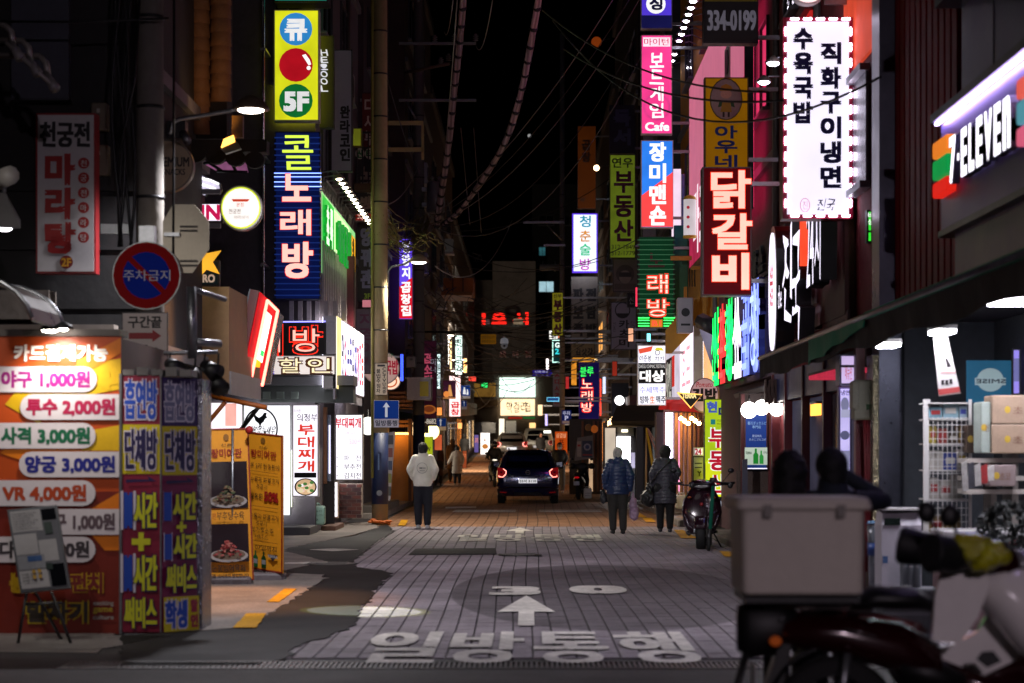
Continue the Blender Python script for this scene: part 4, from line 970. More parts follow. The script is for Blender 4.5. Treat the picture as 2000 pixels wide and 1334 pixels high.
t = rs('small yellow sign with dark red 부동산 before a pole', 74, (1078, 571, 1100, 656), [('t', '신부', 1081, 574, 1097, 582, M('4a2030'), {'b': .02}), ('v', '부동산', 1081, 584, 1098, 654, M('6a1a44'), {'b': .05})], E('a8a028', .28, .3), CAB_D, .15, wall=3.7)
t = rs('pale sign with red vertical letters behind the street name sign', 80, (1079, 722, 1100, 795), [('v', '시대사거리', 1083, 726, 1096, 792, M('8a2a3a'), {'b': .04})], M('77707e'), CAB_D, .15, wall=3.7)
t = rs('teal lit ledge with a blue tip over the parking sign', 79, (1068, 776, 1092, 784), [], E('2a5aa0', .5, .3), E('7ad8ff', 1.2, .5), .2, wall=3.7)
# ---- 이준봉 대상 맥주 sign
t = rs('white lit sign reading 이준봉 대상 빙하生맥주 with a black band', 45, (1245, 674, 1301, 792), [
 ('p', [(1247, 682), (1275, 676), (1272, 686), (1249, 691)], L('e0523a', .9)), ('p', [(1278, 684), (1282, 679), (1292, 679), (1297, 685)], L('d8d23a', .9)), ('o', 1284, 689, 5, 5, 1.2, L('2a2a2a', .5)),
 ('t', '이준봉', 1249, 694, 1272, 706, L('2a2a2a', .5), {'b': .0, 'w': .04}), ('t', '치킨', 1279, 696, 1297, 706, L('2a2a2a', .5), {'b': 0, 'w': .04}),
 ('r', 1247, 709, 1300, 749, L('17181a', .35)), ('t', 'DAEGU CHIMAC FESTIVAL', 1248, 712, 1299, 719, L('c8c8c8', .8), {'b': .01}), ('t', '대상', 1249, 723, 1298, 746, letters_w(.95), {'b': .04}),
 ('t', '수세맥주', 1249, 755, 1299, 768, L('8a90e0', 1.0), {'b': .01}), ('t', '빙하', 1250, 773, 1267, 788, L('1e2838', .5), {'b': .02}), ('t', '生', 1269, 773, 1279, 788, L('e07a3a', .9), {'b': .02}), ('t', '맥주', 1281, 773, 1300, 788, L('1e2838', .5), {'b': .02})], E('e9e9f6', 1.15, .08), CAB_W, .2, wall=3.9)
# ---- pomato kimbap disc and beer triangle
t = sign('round_sign', 'round pinkish sign reading Pomato 김밥', C(41), (1348, 738, 1404, 806), [('t', 'Pomato', 1360, 746, 1392, 756, L('a82028', .6), {'b': .01, 'w': .03, 's': .15}), ('t', '김밥', 1351, 758, 1401, 784, L('241c1e', .4), {'b': .05})], E('c89a9a', .62, .2), M('8a6a6a'), .18, shape='disc', wall=3.9, cat='round sign')
t = thing('beer_sign', 'dark triangular neon edged beer sign reading TERRA', 'beer sign', P(1345, 808, 40.5))
fr = C(40.5)
G().ppx(fr, [(1322, 766), (1372, 770), (1349, 798)], -.08, 0).done('cabinet', M('1a1a12'), t)
G().tube([fr.at(*fr.px(*q), .02) for q in ((1323, 767), (1371, 771), (1349, 797), (1323, 767))], .014).done('neon_tube', E('ffb85a', 2.0, 0), t)
G().text(fr, 'TERRA', *fr.px(1332, 778), *fr.px(1360, 768), .012, .04).done('lettering', L('ffe8a0', 1.0), t)
# ---- 현대 부동산
t = sign('standing_sign', 'tall yellow sign with 현대 부동산 in blue and red and 0199', C(40.6), (1376, 779, 1424, 972), [
 ('p', [(1377, 781), (1423, 781), (1423, 850), (1377, 905)], L('b4d020', .8)),
 ('t', '현', 1380, 784, 1401, 806, L('4a62c0', .7), {'b': .05}), ('t', '대', 1403, 794, 1424, 815, L('2a3878', .6), {'b': .05}), ('t', 'HYUNDAI', 1400, 819, 1416, 824, L('2a2a2a', .5), {'b': 0}), ('t', 'REAL ESTATE', 1400, 826, 1416, 829, L('2a2a2a', .5), {'b': 0}), ('r', 1388, 819, 1397, 829, L('2a8a8a', .6)),
 ('v', '부동산', 1383, 832, 1422, 968, letters_w(.9), {'b': .07, 'gap': .12, 'name': 'letter_outline'}), ('v', '부동산', 1385, 834, 1420, 966, L('c01830', .8), {'b': .03, 'gap': .14})], E('d6e01e', .95, .15), M('4a5a3a'), .25, cat='standing sign')
G().boxpx(C(40.59), 1376, 973, 1424, 998, -.25, 0).done('number_panel', M('16203a'), t)
G().text(C(40.57), '0199', *C(40.57).px(1404, 992), *C(40.57).px(1424, 978), 0, .03).done('lettering', L('c8d0e0', .7), t)
G().boxpx(C(40.6), 1378, 999, 1422, 1012, -.3, 0).done('base', M('4a3a28'), t)
for i, (x0, x1, d, lab) in enumerate(((1426, 1435, 39.5, 'tall narrow white lit panel at the corner of the yellow sign'), (1438, 1447, 38.0, 'tall narrow white lit menu panel with a column of small words'))):
 its = [('t', random.choice(['고기', '소주', '맥주', '냉면', '된장', '공기']), x0+2, 790+k*17, x1-2, 796+k*17, L('8a88a8', 1.0), {'b': 0}) for k in range(12)] if i else []
 t = sign('light_panel', lab, C(d), (x0, 770, x1, 1003), its, E('f0ecff', 4, .1), M('b9b0c4', .4), .15, cat='light panel')
# ---- coloured channel letters along the facade of r3
dw = DW('R', 3.75, 30.6, 38.6, 2.75, 4.35, 400, 100)
t = thing('letter_sign', 'row of large raised letters glowing green, red, white and blue along the facade', 'letter sign', dw.at(*dw.px(200, 100)))
G().box(dw.r[0], dw.r[2], dw.r[1], dw.r[3], -.2, -.05, dw).done('backing', M('5a4248', .7, 0, .3), t)
cols = [('1cff6a', '0f6a30'), ('ff3a3a', '8a1a1a'), ('20ff70', '0f6a30'), ('f4e4ff', '7a6a8a'), ('7a8cff', '2a3a9a'), ('8a9cff', '2a3a9a')]
for i, ch in enumerate('신촌황소곱창'):
 e, s_ = cols[i]
 x0, x1 = 4+i*66, 62+i*66
 a = dw.px(x0, 96); b = dw.px(x1, 4)
 g = G(); g.side = True; g.text(dw, ch, a[0], a[1], b[0], b[1], .16, .045, .1)
 g.done('letter', [E(e, 1.5, .3, True, 4), M(s_, .5)], t)
 G().text(dw, ch, a[0]+.1, a[1]+.1, b[0]-.1, b[1]-.1, .2, .0).done('neon_tube', E('ffffff' if i == 3 else e, 3.0, 0, False), t)
dw = DW('R', 3.82, 29.5, 38.8, 4.4, 4.95, 600, 40)
t = sign('wall_sign', 'dull brown band with dark raised letters above the coloured letters', dw, (0, 0, 600, 40), [('t', ch, 20+i*56, 5, 62+i*56, 36, M('241a1c'), {'b': .06, 'd': .05}) for i, ch in enumerate('여행자의맛집황소')], M('5a3a3e', .7, 0, .3), M('3a2428'), .15, cat='wall sign')
t = thing('slanted_sign', 'white lit sign slanting outward with red and green letters', 'slanted sign', P(1410, 745, 39.2))
c4 = [P(1394, 622, 41), P(1424, 600, 39), P(1426, 742, 39), P(1422, 752, 41)]
G().loftpts([[c4[3], c4[2], c4[1], c4[0]], [q+Vector((.12, .1, 0)) for q in (c4[3], c4[2], c4[1], c4[0])]]).done('cabinet', E('f0eaff', 1.7, .1), t)
c6 = [P(1366, 644, 41.2), P(1392, 632, 41.2), P(1426, 790, 41.2), P(1418, 800, 41.2)]
G().loftpts([[c6[3], c6[2], c6[1], c6[0]], [q+Vector((.1, .15, 0)) for q in (c6[3], c6[2], c6[1], c6[0])]]).done('side_panel', M('8d8a9a', .4, .3), t)
fr = C(38.9)
G().text(fr, '정', *fr.px(1413, 640), *fr.px(1422, 614), 0, .04).done('lettering', L('d83a2a', .9), t)
G().text(fr, '동', *fr.px(1411, 668), *fr.px(1421, 646), 0, .04).done('lettering', L('3ab04a', .9), t)
t = thing('flood_light', 'dark box floodlight hanging out from the yellow building', 'floodlight', P(1390, 660, 39.6))
G().tube([P(1372, 628, 40), P(1398, 640, 39.2)], .17, 8).done('housing', M('2a2630', .5), t)
G().tube([P(1398, 640, 39.2), P(1425, 640, 40)], .03, 6).done('arm', STEEL, t)
# ---- 진국 group (oval emblem, brush letters, 24시) on red_building
dw = DW('R', 3.6, 23.6, 28.9, 2.95, 4.75, 300, 100)
t = thing('letter_sign', 'white glowing raised letters 진국 and 24시 on the dark red facade', 'letter sign', dw.at(*dw.px(150, 100)))
G().box(dw.r[0], dw.r[2], dw.r[1]+.25, dw.r[3]-.2, -.28, -.16, dw).done('backing', M('4a1218', .6), t)
g = G(); pts = []
for i in range(28):
 th = 2*pi*i/28; a = dw.px(28+26*cos(th)*abs(cos(th))**-.3 if abs(cos(th)) > .01 else 28, 50); pts.append((a[0], dw.px(0, 50+52*sin(th))[1]))
g.prism(pts, -.16, .1, dw); g.done('emblem_case', M('15131c', .4), t)
G().prism([(sum(p[0] for p in pts)/28+(p[0]-sum(q[0] for q in pts)/28)*.82, sum(p[1] for p in pts)/28+(p[1]-sum(q[1] for q in pts)/28)*.9) for p in pts], .1, .115, dw).done('emblem_face', E('f4ecff', 1.4, .1), t)
a = dw.px(18, 62); b = dw.px(38, 28); G().text(dw, '숯불', a[0], a[1], b[0], b[1], .12, .03).done('emblem_mark', L('d84a5a', .8), t)
for ch, x0, y0, x1, y1, wob in (('the', 62, 48, 84, 66, .02), ('진', 92, 10, 142, 78, .05), ('국', 146, 20, 190, 98, .05), ('24', 222, 8, 258, 62, .02), ('시', 262, 8, 290, 62, .02)):
 a = dw.px(x0, y1); b = dw.px(x1, y0)
 g = G(); g.side = True; g.text(dw, ch, a[0], a[1], b[0], b[1], .1, .0, .2, 3, 0, wob); g.done('letter', [E('f2eaff', 1.6, .1), M('17141c')], t)
a = dw.px(188, 44); b = dw.px(208, 6); G().box(a[0], b[0], a[1], b[1], -.1, .1, dw).done('badge', E('ff4a2a', 1.2, .2), t)
dw = DW('R', 3.78, 23.5, 25.5, 2.82, 3.25, 100, 20)
sign('wall_sign', 'small dull pink plate below the glowing 24시 letters', dw, (0, 0, 100, 20), [('t', '신촌점수제전문', 6, 4, 94, 16, M('4a2026'), {'b': .02})], M('7a4a4e'), M('3a1a20'), .1, cat='wall sign')
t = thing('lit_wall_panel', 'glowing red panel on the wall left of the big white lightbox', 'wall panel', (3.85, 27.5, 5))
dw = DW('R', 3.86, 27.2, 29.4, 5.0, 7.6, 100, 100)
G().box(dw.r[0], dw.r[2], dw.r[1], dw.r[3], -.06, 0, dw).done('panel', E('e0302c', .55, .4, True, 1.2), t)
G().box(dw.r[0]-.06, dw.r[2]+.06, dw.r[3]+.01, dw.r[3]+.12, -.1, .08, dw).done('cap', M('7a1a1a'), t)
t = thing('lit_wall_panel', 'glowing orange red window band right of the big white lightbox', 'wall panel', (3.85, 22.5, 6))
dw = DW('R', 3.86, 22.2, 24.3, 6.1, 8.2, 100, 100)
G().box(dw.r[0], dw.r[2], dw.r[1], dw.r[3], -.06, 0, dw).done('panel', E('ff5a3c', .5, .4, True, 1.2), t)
t = thing('window_band', 'pale grey framed window behind the big white lightbox', 'window', (3.8, 24, 4.6))
dw = DW('R', 3.84, 22.6, 27, 4.65, 5.9, 100, 100)
G().box(dw.r[0], dw.r[2], dw.r[1], dw.r[3], -.04, .0, dw).done('pane', M('6a6c74', .25), t)
for (u0, u1, v0, v1) in ((dw.r[0]-.06, dw.r[2]+.06, dw.r[1]-.08, dw.r[1]), (dw.r[0]-.06, dw.r[2]+.06, dw.r[3], dw.r[3]+.08)): G().box(u0, u1, v0, v1, -.04, .08, dw).done('frame', M('8a8a94', .4, .4), t)
t = sign('hanging_sign', 'small bright green lit sign by the steel column', C(22.6), (1693, 410, 1708, 474), [('v', '비상', 1695, 414, 1706, 440, letters_w(1), {'b': .02}), ('r', 1694, 450, 1707, 454, INK)], E('3ae03a', 1.0, .3), CAB_D, .12, cat='hanging sign', wall=3.9)
dw = DW('R', 3.6, 33.0, 44.2, 5.6, 9.6, 300, 100)
t = sign('wall_sign', 'large pink lit wall board high behind the yellow cook sign', dw, (0, 0, 300, 100), [('p', [(0, 0), (300, 0), (300, 45), (0, 70)], E('ff8cae', .48, .1, False)), ('t', '마포', 30, 60, 110, 96, L('f4e0ea', 1.1), {'b': .04}), ('t', '갈매기살', 120, 52, 280, 92, L('f4e0ea', 1.1), {'b': .04})], E('c8305a', .55, .3), CAB_D, .15, cat='wall sign')
for i in range(11):
 px = 1306+i*4.6; py = 128-i*12.2 if i < 11 else 0
 d = 52-i*1.7
 p = P(px+2, 130-i*13, d)
 q = thing('gooseneck_lamp', ORD[i]+' small lit gooseneck lamp from the bottom of the row above the pink signs', 'lamp', p, 'gooseneck lamps above the pink signs')
 G().tube([p+Vector((.7, 0, -.05)), p+Vector((.3, 0, .12)), p+Vector((.05, 0, .06))], .012, 5).done('arm', STEEL, q)
 G().lathe([(.02, .07), (.1, .0), (.105, -.02), (.06, -.02)], p, 12).done('lamp_shade', M('8a8580', .4, .5), q)
 G().ball(p-Vector((0, 0, .02)), .06, .06, .035, 10, 6).done('bulb', E('efe8ff', 45, 0), q)
for (px, py, d, lab) in ((1510, 120, 25, 'lit lamp head just left of the big white lightbox, upper one'), (1492, 157, 26.5, 'lit lamp head left of the big white lightbox, lower one')):
 p = P(px, py, d)
 q = thing('gooseneck_lamp', lab, 'lamp', p)
 G().tube([P(3.9*F/d+VX, py-8, d), P(px+10, py-8, d), p], .014, 6).done('arm', STEEL, q)
 G().lathe([(.02, .07), (.1, .0), (.105, -.02), (.06, -.02)], p, 14).done('lamp_shade', M('8a8580', .4, .5), q)
 G().ball(p-Vector((0, 0, .02)), .08, .08, .04, 10, 6).done('bulb', E('efe8ff', 14, 0), q)
sign('round_sign', 'lit round red and white sign cut by the top of the picture', C(24), (1545, -48, 1612, 8), [('d', 1578, -20, 26, 20, E('8a1a1a', .5, .2))], E('f4d8d8', 1.3, .1), CAB_W, .15, shape='disc', cat='round sign', wall=3.9)
t = thing('cylinder_sign', 'white hanging cylinder sign with red flower marks and a yellow cap', 'cylinder sign', P(1347, 460, 42))
p = P(1347, 460, 42); h = (460-390)*42/F
G().lathe([(.13, 0), (.13, h)], p, 24).done('body', E('cfc8cc', .8, .2), t)
G().lathe([(.02, h+.1), (.12, h+.06), (.14, h+.002)], p, 24).done('cap', M('c09a1e'), t)
G().lathe([(.14, -.05), (.14, -.002)], p, 24).done('cap', M('c09a1e'), t)
for k in range(3):
 fr = Cam(42-.14); G().disc(*fr.px(1344, 405+k*19), .035, .035, 0, .003, fr, 8).done('flower_mark', L('b02a3a', .7), t)
# -- 7-eleven fascia
dw = DW('R', 3.72, 9.5, 17.9, 3.56, 4.52, 820, 200)
t = thing('store_fascia', 'long violet convenience store fascia with glowing 7-ELEVEN letters', 'store sign', dw.at(*dw.px(400, 200)))
VIO = M('6a5c98', .4, .1, .15)
G().box(dw.r[0], dw.r[2], dw.r[1], dw.r[3], -.2, 0, dw).done('fascia_panel', VIO, t)
G().box(-17.6, dw.r[2], 2.95, 3.5, -.2, -.06, dw).done('lower_band', M('524a78', .4, .1, .15), t)
G().box(-17.9, dw.r[2], 3.5, 3.556, -.2, .03, dw).done('dark_trim', M('100e16', .4), t)
G().box(-17.6, dw.r[2], 4.62, 5.5, -.2, -.12, dw).done('upper_band', M('524a78', .4, .1, .15), t)
for i in range(1, 7): G().box(-17.6+i*1.2, -17.6+i*1.2+.012, 4.63, 5.49, -.119, -.114, dw).done('panel_joint', M('2a2638'), t)
G().box(-17.6, dw.r[2], 5.5, 5.6, -.2, .12, dw).done('canopy', M('3a3648', .4, .3), t)
G().box(-17.9, dw.r[2], 4.53, 4.6, -.2, .10, dw).done('lamp_ledge', M('4a4658', .4, .3), t)
G().box(-17.88, dw.r[2], 4.51, 4.527, .03, .06, dw).done('light_strip', E('d2b8ff', 24, 0), t)
for (c, y0, y1) in (('ff8a2a', 4.19, 4.33), ('12a04a', 4.0, 4.165), ('f0281c', 3.84, 3.97)):
 G().rbox(-17.80, -17.22, y0, y1, .01, .10, .012, dw).done('stripe_block', E(c, .8, .1), t)
for (c, y0, y1) in (('ff6a5a', 4.19, 4.33), ('5aa0b0', 4.0, 4.165), ('f06a8a', 3.84, 3.97)):
 G().rbox(-14.75, -14.2, y0, y1, .01, .10, .012, dw).done('stripe_block', E(c, .7, .1), t)
xx = -17.08
for ch, w in zip('7-ELEVEn', (.32, .14, .29, .27, .29, .32, .29, .31)):
 hh = (3.87, 4.27) if ch != '-' else (4.03, 4.09)
 g = G(); g.side = True; g.text(dw, ch, xx, hh[0], xx+w-.075, hh[1], .10, .03, .07); g.done('letter', [E('f6f2ff', 2.4, .06), M('8a879a', .4)], t)
 xx += w
b = thing('convenience_store', 'convenience store building with an open front on the right', 'building', (7, 14, 0))
G().box(3.98, 12, 6, 17.95, 5.1, 9).done('upper_wall', plaster('2e2a44'), b)
G().box(4.9, 12, 6, 21, 0, 2.94).done('inner_wall', plaster('33363c'), b)
G().box(3.98, 12, 6, 21, 2.95, 5.09).done('ceiling_box', plaster('2a2830'), b)
G().box(3.96, 4.9, 20.9, 21.0, 0, 2.94).done('end_wall', plaster('3c4046'), b)
g = G()
for i in range(11):
 y = 18.0+i*.28
 g.box(3.88, 3.97, y, y+.2, 2.9, 8); g.box(3.93, 3.97, y+.2, y+.3, 2.9, 8)
 G().box(3.88, 3.925, y, y+.2, 2.9, 8).done('rib', M('5a1018', .4, .3, .2), b) if False else None
g.done('corrugated_wall', M('94141f', .6, .1, .25, spec=.2), b)
G().box(3.72, 4.0, 21.05, 21.5, 0, 9).done('column', M('4a4c58', .3, .7, .3, 5), b)
G().box(3.66, 3.72, 21.08, 21.47, 0, 2.6).done('foil_cover', M('8a8268', .25, .8, .5, 14, .6), b)
G().box(3.55, 3.65, 21.52, 21.65, 0, 2.9).done('door_post', M('6a1220', .4), b)
t = thing('awning', 'long dark awning with a green lining over the shop fronts', 'awning', (3.5, 20, 2.7))
g = G()
for i in range(24):
 y0 = 12+i*.62; y1 = y0+.6
 g.loftpts([[(3.88, y0, 3.12), (3.88, y1, 3.12), (3.15, y1, 2.80), (3.15, y0, 2.80)], [(3.88, y0, 3.14), (3.88, y1, 3.14), (3.15, y1, 2.82), (3.15, y0, 2.82)]])
g.done('canvas', M('12241f', .8, 0, .2), t)
g = G()
n = 40
for i in range(n):
 y0 = 12+i*14.9/n; y1 = y0+14.9/n; zz = lambda y: 2.56+.03*sin(y*2)
 g.loftpts([[(3.14, y0, 2.81), (3.14, y1, 2.81), (3.13+.015*sin(y1*5), y1, zz(y1)), (3.13+.015*sin(y0*5), y0, zz(y0))], [(3.155, y0, 2.81), (3.155, y1, 2.81), (3.145+.015*sin(y1*5), y1, zz(y1)), (3.145+.015*sin(y0*5), y0, zz(y0))]])
g.done('valance', M('0e0f12', .8), t)
g = G(); n = 10
for i in range(n):
 f0, f1 = i/n, (i+1)/n; q = lambda f: (18.4+3.7*f, 2.73-.19*f+.015*sin(f*16))
 g.loftpts([[(3.12, q(f0)[0], 2.86), (3.12, q(f1)[0], 2.86), (3.10+.02*sin(f1*20), q(f1)[0], q(f1)[1]), (3.10+.02*sin(f0*20), q(f0)[0], q(f0)[1])], [(3.13, q(f0)[0], 2.86), (3.13, q(f1)[0], 2.86), (3.11+.02*sin(f1*20), q(f1)[0], q(f1)[1]), (3.11+.02*sin(f0*20), q(f0)[0], q(f0)[1])]])
g.done('green_flap', M('179a74', .7, 0, .15), t)
G().box(3.11, 3.125, 12, 18.4, 2.80, 2.865).done('green_hem', M('179a74', .7, 0, .15), t)
G().tube([(3.13, 12, 2.83), (3.13, 26.9, 2.83)], .03, 8).done('front_bar', STEEL, t)
for y in (14, 17.5, 21.3, 25): G().tube([(3.88, y, 3.05), (3.5, y, 2.74), (3.15, y, 2.8)], .02, 6).done('folding_arm', STEEL, t)
for (px, py, d, lab) in ((1735, 674, 18.5, 'short fluorescent lamp under the awning nearer the steel column'), (1840, 648, 17.2, 'short fluorescent lamp under the awning above the hanging poster')):
 p = P(px, py, d)
 q = thing('tube_lamp', lab, 'lamp', p)
 G().box(p.x-.09, p.x+.09, p.y-.2, p.y+.2, p.z+.012, p.z+.05).done('housing', WHITEP, q)
 G().box(p.x-.08, p.x+.08, p.y-.19, p.y+.19, p.z-.02, p.z+.01).done('tube', E('f6f4ff', 110, 0), q)
q = thing('ceiling_light', 'white ceiling light inside the open front of the convenience store', 'ceiling light', (4.4, 17.2, 2.9))
G().rbox(4.1, 4.8, 16.6, 17.9, 2.9, 2.945, .01).done('frame', WHITEP, q); G().box(4.13, 4.77, 16.63, 17.87, 2.885, 2.899).done('diffuser', E('f2f0ff', 30, 0), q)
# == poles, wires, road signs, lamps
CONC = M('6f6a62', .85, 0, .3, 4, .3)
def pole(lab, d, px, w, zt, mat=CONC, name='utility_pole'):
 p = P(px, VY, d); r = w*d/F/2
 t = thing(name, lab, 'pole', (p.x, d, 0))
 G().tube([(p.x, d, gz(d)), (p.x, d, zt*.5), (p.x, d, zt)], [r*1.06, r*1.0, r*.92], 24).done('shaft', mat, t)
 g = G()
 for k in range(10): g.lathe([(r*1.07, 0), (r*1.07, .03)], (p.x, d, 3.2+k*.9), 16)
 g.done('strap', DKSTEEL, t, 'stuff')
 return t, p.x, r
p1, p1x, r1 = pole('mottled concrete utility pole behind the game booth holding the no parking sign', 19.9, 293, 54, 8)
g = G()
for k in range(5):
 pts = []
 for i in range(12):
  z = 3.6+i*.42; pts.append((p1x-.16-.03*k+.05*sin(i*.9+k*2), 19.72-.02*k, z))
 g.tube(pts, .016, 6)
g.done('pole_cables', BLACK, p1, 'stuff')
t = thing('road_sign', 'octagonal road sign seen from its grey back', 'road sign', P(362, 520, 19.6))
fr = Cam(19.6)
oc = [fr.px(*q) for q in ((338, 399), (380, 399), (408, 432), (408, 487), (376, 533), (330, 533), (318, 487), (318, 432))]
G().prism(oc, -.015, 0, fr).done('plate', M('8f8778', .4, .5, .2), t)
for y in (441, 449, 508, 517): G().boxpx(fr, 352, y, 386, y+3.5, .002, .02).done('rail', M('3a3632', .5, .4), t)
G().boxpx(fr, 322, 455, 352, 462, .0, .05).done('clamp', STEEL, t)
t = thing('road_sign', 'round blue no parking sign with red rim and 주차금지', 'road sign', P(286, 603, 19.5))
fr = Cam(19.5)
G().disc(*fr.px(286, 538), .335, .335, -.02, 0, fr, 48).done('plate', M('8a8a8a', .4, .4), t)
decorate(t, fr, [('d', 286, 538, 65, 65, M('8a0c10', .7, 0, .1, spec=.1)), ('d', 286, 538, 46, 46, M('0c2690', .7, 0, .1, spec=.1)),
 ('p', [(249, 508), (256, 500), (324, 567), (317, 575)], M('8a0c10', .7, 0, .1, spec=.1)), ('t', '주차금지', 241, 527, 333, 549, M('a8a8b8', .5, 0, 0), {'b': .01})], .003)
G().boxpx(fr, 270, 440, 300, 476, -.15, -.03).done('clamp', STEEL, t)
t = thing('road_sign', 'white plate with a red arrow, 구간끝 and 230m, under the no parking sign', 'road sign', P(283, 700, 19.5))
G().boxpx(fr, 238, 610, 328, 699, -.02, 0).done('plate', M('3a3434', .5), t)
decorate(t, fr, [('r', 240, 612, 326, 697, M('b4a9a2', .5, 0, .12)), ('t', '구간끝', 250, 617, 316, 641, M('1c1a1c'), {'b': .03}), ('p', [(252, 650), (298, 650), (298, 644), (315, 656), (298, 668), (298, 662), (252, 662)], M('8a1a20')), ('t', '230m', 255, 673, 309, 691, M('1c1a1c'), {'b': .02})], .003)
g = G()
def bell_lamp(lab, d, hx, hy, pts, power, r=.22, col=(1, .87, .68), grp='bell shaped street lamps', tgt=None, ang=140):
 p = P(hx, hy, d)
 t = thing('street_lamp', lab, 'street lamp', p, grp)
 G().tube([P(x, y, d) for x, y in pts], .022, 8).done('arm', STEEL, t)
 G().lathe([(.04, r*.75), (r*.35, r*.68), (r*.75, r*.42), (r, r*.05), (r*1.02, 0), (r*.9, -.005)], p, 28).done('lamp_shade', M('7a6a58', .4, .4, .3), t)
 G().ball(p-Vector((0, 0, .005)), r*.72, r*.72, r*.16, 16, 8).done('bulb', E('fff0e0', 14, 0), t)
 lamp('SPOT', p-Vector((0, 0, .12)), power, col, t, .12, tgt or (p.x, p.y, 0), ang, .6)
 return t
tl = bell_lamp('bell shaped street lamp lit on a curved arm beside the tiled eaves', 20.4, 490, 214, [(332, 262), (336, 240), (352, 232), (400, 225), (450, 216), (470, 206)], 850, .19, (.95, .93, 1))
lamp('SPOT', P(490, 214, 20.4)-Vector((0, -.05, .14)), 2600, (.97, .94, 1), tl, .12, (1.2, 35, .2), 56, .8)
bell_lamp('bell shaped street lamp lit on the concrete pole by the crossing', 42, 818, 512, [(757, 560), (758, 530), (765, 521), (790, 516), (806, 506)], 1500, .22, (1, .9, .75))
t = bell_lamp('small lit street lamp far down the street over the lane', 92, 880, 655, [(905, 640), (895, 640), (888, 648)], 9000, .22, (1, .82, .6), tgt=(0, 108, 0))
bell_lamp('bell shaped street lamp by the left alley outside the view', 13.2, -330, -60, [(-520, 0), (-500, -50), (-430, -70), (-350, -66)], 250, .2, (1, .94, .88), tgt=(-4.3, 17.2, 1.6), ang=76)  # lamp added out of view to light the booth front
bell_lamp('bell shaped street lamp behind the viewpoint', -6.0, -600, 3080, [(-2000, 2500), (-1900, 3060), (-1200, 3110), (-700, 3100)], 1500, .22, (.96, .78, .92), tgt=(.5, 12, .4), ang=100)  # unseen lamp added to light the delivery box and near fronts
p2, p2x, r2_ = pole('tall concrete pole with blue wrap at its base and CCTV plates', 42, 742, 30, 14, M('8a7a58', .8, 0, .25, 4, .3))
G().tube([(p2x, 42, .45), (p2x, 42, 1.95)], [r2_*1.1, r2_*1.1], 24).done('blue_wrap', M('16284e', .5, 0, .3), p2)
G().tube([(p2x-.15, 41.86, 1), (p2x-.15, 41.86, 13)], .03, 8).done('conduit', M('7f7a35', .6), p2)
fr = Cam(41.78)
G().disc(*fr.px(741, 963), .06, .06, 0, .004, fr, 16).done('sticker', M('8a8f96'), p2)
G().boxpx(fr, 738, 886, 741, 918, 0, .004).done('sticker', M('5f7aa0'), p2)
t = thing('yellow_pole_wrap', 'crumpled orange cloth tied round the foot of the concrete pole', 'cloth', (p2x, 41.7, 0))
g = G(); rr = random.Random(2)
for k in range(12): g.ball((p2x+rr.uniform(-.2, .22), 41.72+rr.uniform(-.05, .05), .04+rr.uniform(0, .1)), rr.uniform(.04, .09), .05, rr.uniform(.02, .04), 7, 5)
g.done('folds', M('b5590e', .7), t)
t = thing('road_sign', 'white CCTV enforcement plate with black vertical words on the concrete pole', 'road sign', P(743, 772, 41.7))
fr = Cam(41.7)
G().boxpx(fr, 732, 709, 757, 772, -.015, 0).done('plate', M('2a2622'), t)
decorate(t, fr, [('r', 733, 710, 756, 771, M('b8a98a', .5, 0, .1)), ('v', '불법주정차', 735, 720, 743, 768, M('1c1814'), {'b': .02}), ('v', 'CCTV단속중', 747, 717, 754, 769, M('1c1814'), {'b': .02}), ('r', 737, 712, 752, 716, M('1c1814'))], .003)
def oneway(lab, d, rect, txt=True, under=True):
 x0, y0, x1, y1 = rect
 t = thing('road_sign', lab, 'road sign', P((x0+x1)/2, y1, d))
 fr = Cam(d); h = y1-y0; w = x1-x0; cx = (x0+x1)/2
 G().boxpx(fr, x0, y0, x1, y1, -.015, 0).done('plate', M('8a8a90', .4, .3), t)
 ym = y0+h*.68
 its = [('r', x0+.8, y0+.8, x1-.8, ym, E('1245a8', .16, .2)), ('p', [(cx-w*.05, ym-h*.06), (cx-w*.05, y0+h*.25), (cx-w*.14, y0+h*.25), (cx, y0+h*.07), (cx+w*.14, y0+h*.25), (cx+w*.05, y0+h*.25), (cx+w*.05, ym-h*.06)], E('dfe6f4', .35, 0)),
   ('r', x0+.8, ym, x1-.8, y1-.8, M('b9b9c4', .5, 0, .08))]
 if txt: its.append(('t', '일방통행', x0+w*.06, ym+h*.05, x1-w*.06, y1-h*.06, M('1c2038'), {'b': .02}))
 decorate(t, fr, its, .003)
 return t
oneway('blue one way sign with white arrow and 일방통행 on the concrete pole', 41.65, (730, 782, 779, 835))
oneway('smaller blue one way sign on the left further down the street', 70, (849, 816, 872, 841), False)
t = oneway('smallest blue one way arrow sign below the school zone sign', 90, (901, 782, 912, 800), False)
t = thing('road_sign', 'blue pedestrian zone sign with white figures', 'road sign', P(910, 779, 88))
fr = Cam(88); G().boxpx(fr, 900, 752, 919, 779, -.02, 0).done('plate', M('8a8a90'), t)
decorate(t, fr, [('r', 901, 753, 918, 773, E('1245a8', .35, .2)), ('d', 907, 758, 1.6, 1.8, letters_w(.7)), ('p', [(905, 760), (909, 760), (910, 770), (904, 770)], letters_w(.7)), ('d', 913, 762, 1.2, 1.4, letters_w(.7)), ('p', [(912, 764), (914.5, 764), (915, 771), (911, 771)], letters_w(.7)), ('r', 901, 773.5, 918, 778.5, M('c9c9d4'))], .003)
p3, p3x, r3_ = pole('grey utility pole carrying the transformer and thick cable bundles', 58, 818, 21, 18.2, M('5c5a58', .8, 0, .3, 4, .2))
